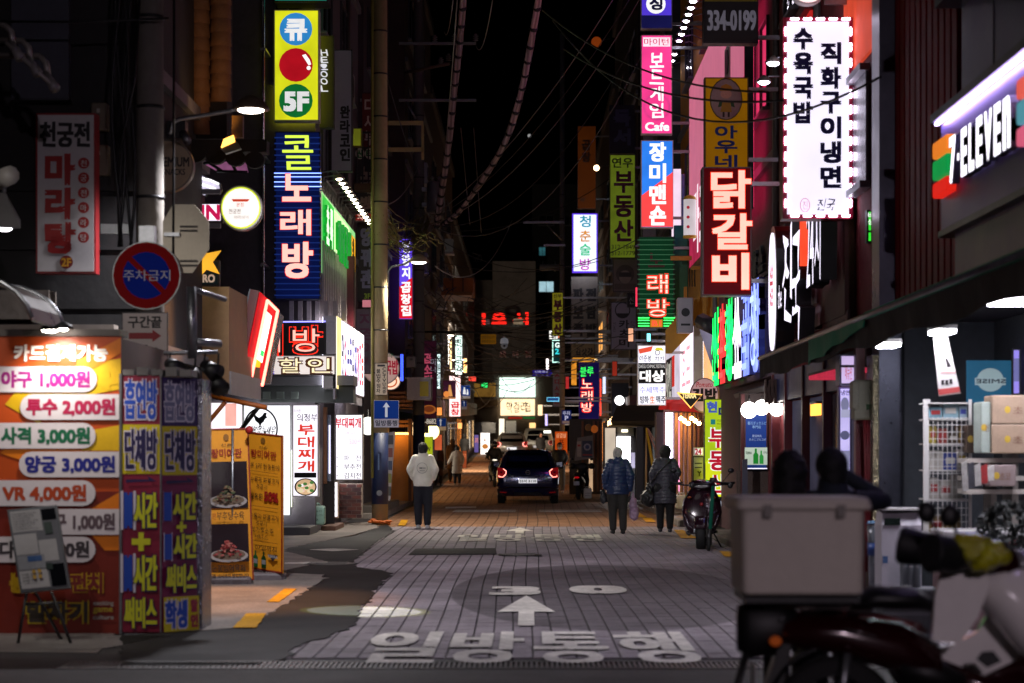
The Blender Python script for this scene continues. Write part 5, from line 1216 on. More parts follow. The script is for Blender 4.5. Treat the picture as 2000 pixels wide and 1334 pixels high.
G().tube([(p3x, 57.85, 14.6), (p3x, 57.85, 18)], .035, 8).done('top_rod', STEEL, p3)
fr = Cam(57.7)
for (x0, x1, y) in ((779, 930, 82), (779, 930, 193)):
 G().boxpx(fr, x0, y, x1, y+5, -.06, 0).done('crossarm', M('7a7a7e', .5, .5), p3)
G().tube([P(793, 198, 57.7), P(812, 232, 57.7)], .03, 6).done('brace', STEEL, p3)
for (x0, y0, x1, y1) in ((757, 236, 827, 244), (757, 288, 827, 296)): G().boxpx(Cam(50), x0, y0, x1, y1, -.06, 0).done('link_arm', M('8f8450', .6), p3)
G().boxpx(Cam(50), 823, 244, 828, 312, -.06, 0).done('link_arm', M('8f8450', .6), p3)
for (x, y) in ((849, 68), (888, 66), (929, 66), (861, 112), (876, 105)):
 p = P(x, y+14, 57.7); G().lathe([(.03, 0), (.09, .02), (.03, .05), (.09, .08), (.03, .11), (.09, .14), (.03, .17), (.05, .2)], p, 12).done('insulator', M('6a6664', .3), p3)
G().tube([P(790, 142, 57.6), P(878, 124, 57)], .05, 6).done('crossarm', M('5a4a40'), p3)
t = thing('transformer', 'grey cylindrical transformer hung on the second utility pole', 'transformer', P(851, 416, 57.5))
p = P(851, 416, 57.4); G().lathe([(.22, 0), (.26, .02), (.26, .85), (.2, .9)], p, 20).done('tank', M('77777a', .5, .2), t)
for k in (-.1, .1): G().lathe([(.03, .9), (.06, .93), (.03, .97), (.06, 1.0), (.02, 1.06)], p+Vector((k, 0, 0)), 10).done('bushing', M('8a8684', .3), t)
G().boxpx(Cam(57.6), 824, 366, 842, 374, -.05, .05).done('bracket', STEEL, t); G().boxpx(Cam(57.6), 824, 396, 842, 404, -.05, .05).done('bracket', STEEL, t)
t = thing('control_box', 'grey metal control box with a yellow notice on the second pole', 'control box', P(817, 782, 57))
fr = Cam(56.8); G().rbox(*[fr.px(794, 782)[0], fr.px(843, 782)[0]], *[fr.px(794, 782)[1], fr.px(794, 739)[1]], -.35, 0, .015, fr).done('case', M('6e6c6c', .4, .5), t)
G().boxpx(fr, 820, 745, 837, 774, .001, .006).done('notice', M('b8b41c', .5), t); G().boxpx(fr, 792, 737, 845, 740, -.4, .04).done('lid', M('7a7878', .4, .5), t)
t = thing('control_box', 'small grey box above the control box on the second pole', 'control box', P(803, 718, 57)); G().rbox(fr.px(793, 718)[0], fr.px(812, 718)[0], fr.px(793, 718)[1], fr.px(793, 696)[1], -.25, 0, .015, fr).done('case', M('5a5858', .4, .5), t); G().boxpx(fr, 800, 700, 806, 704, .001, .01).done('vent', BLACK, t)
G().tube([(p3x, 58, .1), (p3x, 58, 2.6)], [r3_*1.1]*2, 20).done('blue_wrap', M('14223e', .5, 0, .3), p3)
G().tube([(p3x-.28, 57.7, .05), (p3x-.28, 57.7, 4.5)], .09, 12).done('drain_pipe', M('6d6c74', .3, .6), p3)
def bundle(lab, pts, r):
 P3 = [P(*q) for q in pts]
 out = []
 for i in range(len(P3)-1):
  a = P3[max(i-1, 0)]; b = P3[i]; c = P3[i+1]; d = P3[min(i+2, len(P3)-1)]
  for k in range(8):
   s = k/8
   out.append(.5*((2*b)+(c-a)*s+(2*a-5*b+4*c-d)*s*s+(3*b-a-3*c+d)*s*s*s))
 out.append(P3[-1])
 t = thing('cable_bundle', lab, 'cable bundle', out[-1])
 for k in range(6):
  th = k*pi/3
  pts2 = [q+Vector((cos(th+i*.25)*r*.62, sin(th+i*.25)*r*.62, .02*sin(i*.8+k))) for i, q in enumerate(out)]
  G().tube(pts2, r*.42, 6).done('cable', M('b8a0a2', .5, 0, .2) if k % 2 else M('8a7276', .5, 0, .2), t)
 for i in range(2, len(out), 2):
  tg = (out[min(i+1, len(out)-1)]-out[i-1]).normalized()
  G().tube([out[i]-tg*.03, out[i]+tg*.03], r*1.25, 12).done('tie', BLACK, t)
bundle('thick tied cable bundle hanging steeply to the second pole', [(908, -40, 47), (898, 80, 50), (886, 190, 52), (874, 300, 54), (862, 380, 56), (853, 440, 57.5)], .085)
bundle('thick tied cable bundle sweeping down in a curve to the second pole', [(1060, -50, 44), (1036, 90, 47), (1014, 195, 49), (985, 280, 51), (940, 355, 54), (895, 415, 56), (868, 438, 57.5)], .08)
rw = random.Random(11)
def wire(a, b, sag, r=.011, mat=None, n=14, lab=None, grp='wires crossing over the street'):
 A, B = P(*a), P(*b)
 pts = [A.lerp(B, i/n)-Vector((0, 0, sag*4*(i/n)*(1-i/n))) for i in range(n+1)]
 g = G().tube(pts, r, 5)
 return solo(g, 'overhead_wire', mat or WIREM, lab, 'wire', pts[0], grp)
WIREM = M('2a2726', .6); WIREG = M('6a625a', .5); WIREY = M('6e6a2c', .6)
W = [((840, 425, 57), (1215, -30, 45), .6, WIREG), ((845, 428, 57), (1235, -10, 46), .7, WIREM), ((840, 440, 57), (1260, -20, 48), 1.0, WIREG), ((850, 440, 57), (1250, 60, 50), 1.4, WIREM), ((850, 445, 57), (1262, 90, 50), 1.8, WIREG),
  ((860, 450, 58), (1190, 350, 62), .5, WIREM), ((840, 455, 57), (1240, 470, 52), .9, WIREM), ((820, 500, 58), (1170, 510, 60), .4, WIREM), ((815, 560, 58), (1120, 600, 62), .7, WIREG), ((820, 590, 58), (1245, 650, 50), .6, WIREM),
  ((735, 430, 42), (818, 420, 57), .35, WIREY), ((745, 436, 42), (818, 440, 57), .5, WIREY), ((748, 440, 42), (850, 438, 57), .6, WIREG), ((755, 400, 42), (815, 330, 57), .2, WIREG), ((850, 520, 42), (1000, 430, 60), .8, WIREG),
  ((893, 0, 30), (870, 290, 56), .1, WIREG), ((962, 0, 35), (930, 90, 57), .4, WIREG), ((885, 0, 36), (868, 62, 57), .3, WIREG),
  ((900, 250, 57), (918, 440, 62), .0, WIREG), ((925, 250, 57), (940, 455, 62), .0, WIREG), ((742, 100, 42), (818, 340, 57), .2, WIREM)]
for i, (a, b, s, m) in enumerate(W):
 wire(a, b, s, .012 if a[2] > 40 else .01, m, lab=('pale' if m is WIREG else 'yellowish' if m is WIREY else 'dark')+' thin wire strung over the street among the tangle')
NW = [((1080, 40, 30), (1720, 150, 19), .9, 'black wire sagging in front of the big white lightbox'), ((1100, 95, 28), (1530, 196, 21), .25, 'black wire crossing the pink and yellow signs, lower one'), ((1060, 20, 30), (1500, 180, 22), .3, 'black wire crossing the pink and yellow signs, upper one')]
for a, b, s, lab in NW: wire(a, b, s, .013, BLACK, 20, lab, 'near black wires')
for k, (x, y, x2, y2, lab) in enumerate(((0, 42, 330, 36, 'faint wire across the dark wall at the top of the corner building'), (272, 0, 232, 300, 'black cable running down beside the near pole'), (340, 0, 338, 560, 'thin vertical wire in front of the tiled eaves'))):
 solo(G().tube([P(x, y, 19.6), P((x+x2)/2+(12 if k == 1 else 0), (y+y2)/2+4, 19.6), P(x2, y2, 19.6)], .013, 5), 'cable', BLACK, lab, 'cable', P(x, y, 19.6))
g = G()
for k in range(34):
 A = Vector((p2x+rw.uniform(-.15, .3), rw.uniform(41.7, 42.1), 6.3+rw.gauss(0, .16))); B = Vector((p3x+rw.uniform(-.3, .4), 57.6, 8.1+rw.gauss(0, .3))); s_ = rw.uniform(.05, .75)
 g.tube([A.lerp(B, i/9)-Vector((0, 0, s_*4*(i/9)*(1-i/9)))+Vector((rw.uniform(-.03, .03), 0, rw.uniform(-.03, .03))) for i in range(10)], .011, 4)
for k in range(26):
 c = Vector((p2x+rw.uniform(-.3, .9), rw.uniform(41.7, 43), 6.2+rw.uniform(-.3, .2))); pts = [c]
 for i in range(7): pts.append(pts[-1]+Vector((rw.uniform(-.05, .14), rw.uniform(-.1, .2), rw.uniform(-.09, .09))))
 g.tube(pts, .011, 4)
g.done('cable_tangle', WIREY, None, 'stuff')
g = G()
for k in range(52):
 x0 = rw.uniform(770, 1000); y0 = rw.uniform(560, 740); x1 = x0+rw.uniform(60, 330); y1 = y0+rw.uniform(-40, 40); d0 = rw.uniform(56, 90); d1 = rw.uniform(56, 90)
 A, B = P(x0, y0, d0), P(min(x1, 1240), y1, d1); s = rw.uniform(.2, 1.0)
 g.tube([A.lerp(B, i/8)-Vector((0, 0, s*4*(i/8)*(1-i/8))) for i in range(9)], .012, 4)
for k in range(22):
 c = P(rw.uniform(790, 930), rw.uniform(500, 730), rw.uniform(58, 62)); pts = [c]
 for i in range(10): pts.append(pts[-1]+Vector((rw.uniform(-.25, .25), rw.uniform(-.1, .1), rw.uniform(-.22, .18))))
 g.tube(pts, .013, 4)
g.done('cable_tangle', WIREM, None, 'stuff')
t = thing('camera_arm', 'long horizontal arm carrying the dome camera over the street', 'camera arm', P(900, 649, 66))
G().tube([P(818, 648, 66), P(1000, 650, 66)], .035, 8).done('arm', DKSTEEL, t)
t = thing('dome_camera', 'white dome security camera hanging over the middle of the street', 'security camera', P(985, 682, 65.8))
p = P(985, 668, 65.8)
G().tube([p+Vector((0, 0, .25)), p+Vector((0, 0, .1))], .03, 8).done('stem', WHITEP, t)
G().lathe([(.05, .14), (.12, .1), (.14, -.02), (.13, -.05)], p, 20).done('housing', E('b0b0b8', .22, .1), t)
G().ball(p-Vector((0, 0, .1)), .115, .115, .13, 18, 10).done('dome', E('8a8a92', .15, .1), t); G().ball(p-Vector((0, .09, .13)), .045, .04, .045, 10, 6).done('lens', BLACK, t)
t = thing('road_sign', 'small yellow notice plate hung from the camera arm', 'road sign', P(954, 672, 66))
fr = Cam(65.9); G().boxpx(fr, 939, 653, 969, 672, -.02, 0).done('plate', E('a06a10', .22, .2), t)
decorate(t, fr, [('t', '방범용CCTV', 941, 655, 967, 662, M('2a1c08'), {'b': .01}), ('t', '촬영중입니다', 941, 664, 967, 670, M('2a1c08'), {'b': .01})], .003)
t = thing('road_sign', 'violet blue street name sign shaped like an arrow', 'road sign', P(1059, 735, 84))
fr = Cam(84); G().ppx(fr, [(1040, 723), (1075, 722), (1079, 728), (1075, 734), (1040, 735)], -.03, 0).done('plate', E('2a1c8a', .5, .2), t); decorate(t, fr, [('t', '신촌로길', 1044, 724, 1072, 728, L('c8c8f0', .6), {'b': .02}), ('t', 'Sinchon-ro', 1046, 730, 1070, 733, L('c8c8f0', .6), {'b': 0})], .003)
t = thing('road_sign', 'blue parking sign with 주차 and a P', 'road sign', P(1106, 828, 72))
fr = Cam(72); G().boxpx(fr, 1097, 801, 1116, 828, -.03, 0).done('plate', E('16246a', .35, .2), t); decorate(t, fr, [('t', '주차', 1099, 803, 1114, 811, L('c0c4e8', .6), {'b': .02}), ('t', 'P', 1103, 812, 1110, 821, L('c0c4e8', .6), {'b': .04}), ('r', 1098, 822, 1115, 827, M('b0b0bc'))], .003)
p4, p4x, r4_ = pole('grey utility pole on the right with a horizontal transformer', 76, 1098, 10, 17.5, M('68666a', .8, 0, .3, 4, .2))
fr = Cam(75.8)
G().boxpx(fr, 1022, 432, 1102, 436, -.05, 0).done('crossarm', STEEL, p4); G().boxpx(fr, 1062, 477, 1104, 481, -.05, 0).done('crossarm', STEEL, p4)
G().tube([P(1068, 440, 75.8), P(1097, 468, 75.8)], .03, 6).done('brace', STEEL, p4)
G().tube([P(1054, 522, 75.6), P(1092, 522, 75.6)], .12, 14).done('transformer', M('6a686c', .5), p4)
for x in (1060, 1084): G().tube([P(x, 510, 75.6), P(x, 530, 75.6)], .02, 6).done('strap', STEEL, p4)
q = thing('drain_pipe', 'shiny silver vertical pipe rising beside the blue neon sign', 'pipe', P(514, 640, 37)); a = P(514, VY, 36.9)
G().tube([(a.x, 36.9, 3.9), (a.x, 36.9, 12.5)], .03, 10).done('pipe', M('a8a4ac', .25, .9), q)
for z in (5, 7, 9, 11): G().box(a.x-.05, a.x+.05, 36.87, 37.6, z, z+.04).done('clip', STEEL, q)
t = sign('end_board', 'big pale mint lit board high across the end of the street', C(149.5), (975, 737, 1046, 776), [('t', '서울식당', 1012, 751, 1040, 756, L('b0dcc8', 1.2), {'b': 0})], E('e4fff2', 1.7, .12), CAB_W, .3, cat='sign board')
t = sign('end_board', 'warm lit board with brushed black letters 막걸리 at the street end', C(149.4), (977, 779, 1045, 812), [('t', '막걸리', 989, 785, 1028, 806, L('2a2218', .4), {'b': .0, 'w': .05}), ('t', '집', 1024, 786, 1036, 804, L('2a2218', .4), {'b': .0, 'w': .05})], E('ffe2b4', 1.5, .12), CAB_W, .3, cat='sign board')
t = sign('end_board', 'thin red and green strip under the warm lit board', C(149.3), (992, 813, 1046, 819), [('r', 993, 814, 1020, 818, L('a02a1a', .7)), ('r', 1021, 814, 1045, 818, L('2a7a3a', .5))], E('4a1a14', .4), CAB_D, .2, cat='sign board')
t = sign('wall_sign', 'small green lit word sign at the end of the street', C(149), (938, 747, 954, 758), [('t', '식당', 940, 748, 953, 757, L('3aff7a', 1.3), {'b': .04})], E('0a2a14', .3), CAB_D, .1, cat='wall sign')
t = thing('neon_letters', 'broken red neon letters mounted before the grey end building', 'neon sign', P(986, 636, 140))
fr = Cam(140)
for ch, x0, y0, x1, y1 in (('ㅣ', 941, 612, 948, 634), ('ㅡ', 961, 622, 988, 627), ('오', 960, 611, 989, 633), ('시', 1001, 610, 1032, 634)):
 a = fr.px(x0, y1); b = fr.px(x1, y0); G().text(fr, ch, a[0], a[1], b[0], b[1], 0, .05, .1).done('letter', E('ff2218', 1.6, .3), t)
G().boxpx(fr, 938, 635, 1034, 637, -.1, 0).done('rail', DKSTEEL, t)
for (x0, y0, x1, y1, c) in ((1002, 622, 1022, 634, 'c8b090'), (898, 616, 916, 640, '8a8a90'), (948, 622, 957, 634, '8a6a70')):
 sign('billboard', {'c8b090': 'small pale notice in front of the red neon', '8a8a90': 'small grey unlit box sign left of the red neon', '8a6a70': 'small dim square sign between the red neon letters'}[c], C(138), (x0, y0, x1, y1), [], E(c, .25, .3), CAB_D, .3, cat='sign')  # the unlit box too gets a weak glow in place of light on it
for (px, py, d, lab, c) in ((1165, 82, 60, 'round orange lamp high on the dark right wall', '6a2a08'), (1165, 328, 60, 'tiny bright bulb beside the orange 4F sign', 'ffd0a0'), (1034, 265, 100, 'small pale window light floating above the far roofs', '8a8a8a')):
 q = thing('wall_lamp', lab, 'lamp', P(px, py, d)); p = P(px, py, d)
 G().ball(p, .09 if py != 82 else .16, None, None, 12, 8).done('globe', E(c, 1.0 if py != 328 else 6, .1), q); G().tube([p, p+Vector((.4, 0, .1))], .015, 5).done('arm', DKSTEEL, q)
# == game booth and things near it
D0 = 17.2
bt = thing('game_booth', 'game booth with an orange price panel and tall violet red strip panels', 'booth', (-4.5, 18, 0))
fr = Cam(D0)
a = fr.px(236, 1238)
G().box(-7, a[0], D0+.02, 19.4, 0, 2.56).done('body', M('3a2018', .6), bt)
u, v = fr.px(236, 657)
G().box(-6.2, u, v+.002, v+.06, -.3, .02, fr).done('top_trim', M('5a5450', .4, .4), bt)
pp = G().box(-6.2, u, fr.px(0, 1238)[1], v, -.02, .0, fr).done('price_panel', M('b0440c', .45, 0, .2, 2), bt)
WHB = M('c7bfc2', .45, 0, .06)
def deco(parent, frame, items, n=.004): decorate(parent, frame, items, n)
def pill(x0, y0, x1, y1, lr):
 r = (y1-y0)/2; pts = []
 if lr == 'r':
  pts = [(x0, y0), (x0, y1)]+[(x1-r+r*sin(pi*k/8), y1-r+r*cos(pi*k/8)) for k in range(9)]
 else:
  pts = [(x1, y1), (x1, y0)]+[(x0+r-r*sin(pi*k/8), y0+r-r*cos(pi*k/8)) for k in range(9)]
 return pts
its = []
YA = M('c9a008', .45, 0, .15); OR = M('d07008', .45, 0, .15); DR = M('5e120a', .45, 0, .2)
its += [('r', -60, 960, 236, 1237, M('6e1c0a', .45, 0, .2)), ('p', [(10, 790), (60, 730), (236, 700), (236, 760), (80, 790), (80, 830)], YA), ('p', [(0, 885), (30, 860), (236, 850), (236, 905), (60, 905)], OR), ('p', [(236, 660), (236, 690), (150, 740), (150, 705)], OR),
  ('p', [(180, 745), (215, 725), (215, 738), (236, 738), (236, 750), (215, 752), (215, 765)], YA), ('p', [(236, 830), (236, 880), (160, 880), (180, 840)], YA), ('p', [(150, 1010), (236, 960), (236, 1075), (205, 1075)], OR)]
its.append(('t', '카드결제가능', 28, 673, 211, 706, M('f0e6dc', .45, 0, 0), {'b': .035, 'r': 4}))
for (y, lr, x0, x1, s, tx0, tx1, c) in ((716, 'r', -60, 190, '야구 1,000원', 3, 177, '8f1470'), (770, 'l', 40, 236, '투수 2,000원', 52, 226, '9a1440'), (826, 'r', -60, 188, '사격 3,000원', 3, 177, '0f5a3c'), (882, 'l', 38, 236, '양궁 3,000원', 50, 226, '1c2078'), (938, 'r', -60, 188, 'VR 4,000원', 6, 170, 'a03a14'), (994, 'l', 60, 236, '농구 1,000원', 80, 226, '5a4a50'), (1048, 'r', -60, 188, '다트 2,000원', 1, 176, '3a3438')):
 its.append(('p', pill(x0, y, x1, y+50, lr), WHB, 'price_strip'))
 its.append(('t', s, tx0, y+8, tx1, y+43, M(c, .45, 0, 0), {'b': .04, 'r': 4}))
its += [('t', '펀치', 138, 1118, 204, 1158, M('b08a10', .45, 0, 0), {'b': .09}), ('t', '펀치', 140, 1120, 202, 1156, M('6a1a18', .45, 0, 0), {'b': .04}), ('t', '농구', 20, 1118, 84, 1158, M('b08a10', .45, 0, 0), {'b': .06}),
  ('t', '발차기', 52, 1172, 176, 1218, M('a08810', .45, 0, 0), {'b': .1}), ('t', '발차기', 55, 1175, 173, 1215, M('2c241e', .45, 0, 0), {'b': .04}),
  ('t', 'exciting', 184, 1173, 224, 1184, M('8f8a84'), {'b': .02}), ('t', 'game', 184, 1186, 222, 1198, M('a08a20'), {'b': .02}), ('t', 'culture', 184, 1200, 224, 1209, M('8f8a84'), {'b': .02})]
deco(bt, fr, its)
def strip(x0, x1, y0, y1, lab, second=False, d=D0, rot=0):
 ax, az = P(x0, y1, d).x, P(x0, y1, d).z; bx, bz = P(x1, y0, d).x, P(x0, y0, d).z
 U = Vector((bx-ax, rot, 0)); base = Fr((ax, d-.02, az), U); w = U.length; h = bz-az
 fr = Design(base, 0, 0, w, h, 100, 500)
 G().box(0, w, 0, h, -.06, 0, base).done('strip_panel', M('7a1230' if not second else '6a1040', .45, 0, .2), bt, label=lab)
 W2 = M('c4bccb', .45, 0, 0); BL = M('1840a0', .45, 0, 0); NV = M('1c1444', .45, 0, 0); YL = M('b9a808', .45, 0, .1); YG = M('c0c020', .45, 0, 0)
 it = []
 def cell(s, yy0, yy1, c, o, x0=6, x1=94): return [('v' if False else 't', s, x0-2, yy0-3, x1+2, yy1+3, o, {'b': .11}), ('t', s, x0, yy0, x1, yy1, c, {'b': .05, 'r': 4})]
 return fr, it, cell, YG, NV, W2, BL, YL
def strip_full(x0, x1, y0, y1, lab, second, d, rot):
 fr, it, cell, YG, NV, W2, BL, YL = strip(x0, x1, y0, y1, lab, second, d, rot)
 it = [q for q in it]
 base_items = [('r', 0, 96, 100, 192, YL)]
 c2 = lambda s, a, b, c, o, x0=6, x1=94: cell(s, a, b, c, o, x0, x1)
 if second: base_items.append(('r', 0, 0, 100, 95, M('2c1850', .45, 0, .1)))
 base_items += c2('흡연방', 8, 86, BL if not second else M('6a6a88', .45, 0, 0), W2)+c2('단체방', 104, 184, NV, W2)
 base_items += [('p', [(10, 203), (72, 203), (66, 196), (92, 206), (10, 209)], NV)]
 if not second:
  base_items += c2('1', 228, 298, BL, W2, 5, 28)+c2('시간', 228, 298, YG, NV, 32, 95)
  base_items += [('p', [(44, 306), (58, 306), (58, 318), (76, 318), (76, 330), (58, 330), (58, 342), (44, 342), (44, 330), (26, 330), (26, 318), (44, 318)], YG)]
  base_items += c2('1', 350, 420, BL, W2, 5, 28)+c2('시간', 350, 420, YG, NV, 32, 95)+c2('써비스', 432, 492, YG, NV)
 else:
  base_items += c2('1', 226, 282, BL, W2, 3, 24)+c2('시간', 226, 282, YG, NV, 28, 96)
  base_items += [('p', [(48, 284), (56, 284), (56, 291), (66, 291), (66, 298), (56, 298), (56, 305), (48, 305), (48, 298), (38, 298), (38, 291), (48, 291)], YG)]
  base_items += c2('1', 308, 358, BL, W2, 3, 24)+c2('시간', 308, 358, YG, NV, 28, 96)+c2('써비스', 368, 424, YG, NV)
  base_items += [('r', 0, 432, 100, 500, YL)]+c2('학생', 438, 494, BL, W2, 3, 66)+c2('할', 438, 464, M('8a1a3a', .45, 0, 0), YL, 74, 96)+c2('인', 468, 494, M('8a1a3a', .45, 0, 0), YL, 74, 96)
 deco(bt, fr, base_items)
strip_full(240, 313, 733, 1234, None, False, D0, 0)
strip_full(317, 376, 737, 1234, None, True, D0, .25)
fr = Cam(D0)
G().boxpx(fr, 234, 730, 239, 1238, -.1, .03).done('frame_post', STEEL, bt); G().boxpx(fr, 313.5, 733, 316.5, 1236, -.1, .03).done('frame_post', STEEL, bt)
G().boxpx(Cam(D0+.25), 377, 740, 395, 1234, -.5, 0).done('side_pillar', M('8a8c98', .25, .85, .35, 12, .5), bt)
g = G()
for i in range(5): g.boxpx(fr, 240+i*28, 722-(i % 2)*5, 262+i*28, 735, -.3-.05*(i % 2), .02)
g.done('roof_clutter', M('6a6664', .5, .3), bt, 'stuff')
t = thing('lamp_rail', 'metal rail with black spotlights above the booth corner', 'lamp rail', P(375, 700, 18))
fr = Cam(18.2)
G().tube([P(374, 560, 18.2), P(376, 700, 18.2)], .045, 8).done('mast', STEEL, t)
G().tube([P(376, 565, 18.2), P(440, 585, 18.6)], .025, 6).done('strut', STEEL, t)
G().tube([P(320, 690, 18.2), P(425, 688, 18.4)], .02, 6).tube([P(384, 668, 18.2), P(430, 672, 18.4)], .035, 8).done('rail', STEEL, t)
for (x, y, x2, y2) in ((398, 712, 424, 730), (380, 745-20, 372, 742), (424, 742, 430, 758), (330, 708, 345, 722)):
 G().tube([P(x, y, 18.2), P(x2, y2, 18.1)], [.05, .09], 12).done('spot_head', BLACK, t)
 G().tube([P(x, y, 18.2), P(x+3, 690, 18.2)], .01, 5).done('stem', BLACK, t)
t = thing('plastic_awning', 'curved grey plastic awning over the lit end of the price panel', 'awning', P(60, 640, 16.9))
zq = lambda q: 2.66+(q-3.42)*.6
g = G()
prof = [(0, 4.0), (.25, 3.98), (.5, 3.9), (.72, 3.78), (.9, 3.6), (.98, 3.42)]
def awn(x0, x1, z, th):
 for (a, za), (b, zb) in zip(prof, prof[1:]):
  g.loftpts([[(x0+a*.5, 16.2, zq(za)), (x0+b*.5, 16.2, zq(zb)), (x0+b*.5, 17.3, zq(zb)), (x0+a*.5, 17.3, zq(za))], [(x0+a*.5, 16.2, zq(za)-.02), (x0+b*.5, 16.2, zq(zb)-.02), (x0+b*.5, 17.3, zq(zb)-.02), (x0+a*.5, 17.3, zq(za)-.02)]])
awn(-4.52, 0, 0, 0)
g.done('canopy_sheet', M('77726c', .3, .2, .25), t)
for yy in (16.2, 17.3): G().tube([(-4.52+a*.5, yy, zq(za)+.01) for a, za in prof], .02, 6).done('rib', STEEL, t)
for k, (px, py, lab) in enumerate(((98, 645, 'bright lamp under the plastic awning over the price panel'), (124, 642, 'smaller bright lamp at the tip of the plastic awning'))):
 p = P(px, py, 17.0)
 t = thing('panel_lamp', lab, 'lamp', p)
 G().lathe([(.02, .06), (.07, .03), (.09, 0)], p, 14).done('lamp_shade', BLACK, t)
 G().ball(p, .075 if k == 0 else .04, .05, .022, 12, 6).done('bulb', E('fff4e8', 30, 0), t)
 if k == 0: lamp('SPOT', p+Vector((.02, -.1, -.01)), 85, (1, .92, .84), t, .04, p+Vector((.12, .35, -1.0)), 120, .7)
t = thing('wall_camera', 'white box security camera on the dark wall', 'security camera', P(15, 350, 18))
G().tube([P(-2, 352, 18), P(20, 342, 17.7)], .085, 10).done('housing', M('9a968f', .4), t); G().tube([P(8, 360, 17.9), P(8, 388, 18)], .02, 6).done('bracket', STEEL, t)
t = thing('wall_lamp', 'grey hooded lamp lit under the wall camera', 'lamp', P(15, 440, 17.6))
G().loftpts([[P(-40, 415, 17.8), P(-10, 375, 17.8), P(12, 378, 17.8), P(40, 430, 17.6)], [P(-40, 445, 17.3), P(-10, 445, 17.3), P(12, 445, 17.3), P(40, 446, 17.3)]]).done('hood', M('5c5a5a', .5), t)
p = P(8, 446, 17.5); G().ball(p, .07, .06, .025, 12, 6).done('bulb', E('fff4ff', 14, 0), t)
t = thing('lamp_bracket_row', 'row of bent white pipe lamp brackets high on the dark wall', 'lamp bracket', P(50, 110, 18))
for k in range(3):
 x = 18+k*34; y = 62+k*30
 G().tube([P(-30, y-14, 18.2), P(x-8, y-12, 18), P(x+4, y, 17.9), P(x+8, y+26, 17.9)], .028, 8).done('pipe', M('a09a94', .35, .3), t)
 G().tube([P(x+2, y+20, 17.9), P(x+22, y+52, 17.8)], [.03, .05], 8).done('lamp_head', M('7a7674', .4), t)
G().tube([P(12, 84, 17.85), P(104, 168, 17.8)], .02, 6).done('rod', M('a09a94', .35, .3), t)
fr = Cam(20.9)
for (x0, y0, x1, y1, lab) in ((182, 204, 214, 258, 'upper beige meter box on the dark wall'), (182, 286, 216, 345, 'lower beige meter box on the dark wall')):
 t = thing('meter_box', lab, 'meter box', P(198, y1, 20.8)); a = fr.px(x0, y1); b = fr.px(x1, y0)
 G().rbox(a[0], b[0], a[1], b[1], 0, .12, .015, fr).done('case', M('5f5546', .6), t); G().boxpx(fr, x0+12, y0+12, x0+18, y0+20, .121, .13).done('window', M('a8a49c', .3), t)
t = thing('wall_board', 'large blank bluish board high on the dark wall', 'board', P(75, 190, 20.7)); G().boxpx(Cam(20.7), 22, -60, 134, 192, -.1, 0).done('panel', M('3a3c48', .5), t); G().boxpx(Cam(20.7), 20, 192, 136, 196, -.12, .02).done('frame', M('2a2c34'), t)
t = thing('door_mat', 'ribbed pale metal floor plate at the booth foot', 'floor plate', (-4, 16.6, 0))
gg = G().prism([gp(*q) for q in [(-60, 1240), (226, 1238), (190, 1278), (-60, 1276)]], .002, .014, WORLD); gg.done('plate', M('7f7d7a', .35, .5, .25), t)
g = G()
for k in range(16):
 y = 15.75+k*.075; x1 = gp(190, 1278)[0]+(y-15.75)/1.2*.42
 g.box(-5, x1-.05, y, y+.03, .0145, .02)
g.done('ribs', M('a09d98', .35, .6), t, 'stuff')
t = thing('menu_easel', 'glass menu frame leaning on a black folding easel before the price panel', 'menu stand', (-4.1, 16.5, 0))
d = 16.3; S_ = F/d
c = [P(40, 1158, d-.05), P(138, 1148, d-.05), P(118, 992, d+.15), P(14, 996, d+.15)]
U = c[1]-c[0]; V = c[3]-c[0]; fe_ = Fr(c[0], U, V); W_, H_ = U.length, V.length
G().box(0, W_, 0, H_, -.03, 0, fe_).done('frame', M('5a5c60', .35, .6), t)
df = Design(fe_, .012, .012, W_-.012, H_-.012, 100, 150)
G().box(.015, W_-.015, .015, H_-.015, .001, .004, fe_).done('glass', M('6f7074', .12, 0, .15), t)
PAP = M('a3a1a0', .35, 0, .1)
decorate(t, df, [('r', 2, 2, 66, 42, PAP), ('r', 68, 3, 98, 24, M('0d0e14', .15)), ('r', 2, 46, 50, 84, PAP), ('r', 52, 60, 90, 100, PAP), ('r', 2, 86, 60, 112, M('8a8c90', .3)), ('r', 2, 114, 62, 147, PAP), ('r', 66, 106, 98, 147, M('0d0e14', .15)), ('r', 24, 88, 54, 98, M('3a5a8a', .3)), ('r', 70, 28, 86, 50, M('2a3a34', .3)), ('r', 60, 104, 74, 116, M('22302c', .3))]
 + [('t', random.choice(['커피한잔', '아메리카노', '딸기라떼', '카페모카', '핫초코']), 5, 6+k*5, 60-(k % 3)*8, 9.5+k*5, M('3a3a3c', .4, 0, 0), {'b': 0}) for k in range(7)]+[('t', '메뉴', 8, 120+k*6, 40, 124+k*6, M('3a3a3c', .4, 0, 0), {'b': 0}) for k in range(3)]+[('d', 34+k % 2*12, 118+k//2*10, 4, 4, M('b08a2a', .4)) for k in range(4)], .006)
for (x, y, x2, y2) in ((52, 1158, 38, 1234), (100, 1155, 142, 1238), (70, 1158, 104, 1226), (48, 1180, 120, 1178)):
 G().tube([P(x, y, d), (P(x2, y2, d).x, d+(.3 if x == 70 else -.05), .01) if y2 > 1200 else P(x2, y2, d)], .013, 6).done('leg', BLACK, t)
t = thing('tiled_eaves', 'curved clay tiled eaves lit orange under the dark roof', 'tiled roof', (-4.0, 25, 8))
T1 = M('6e4a2e', .75, 0, .35, 14, .3)
fr = Cam(24.2)
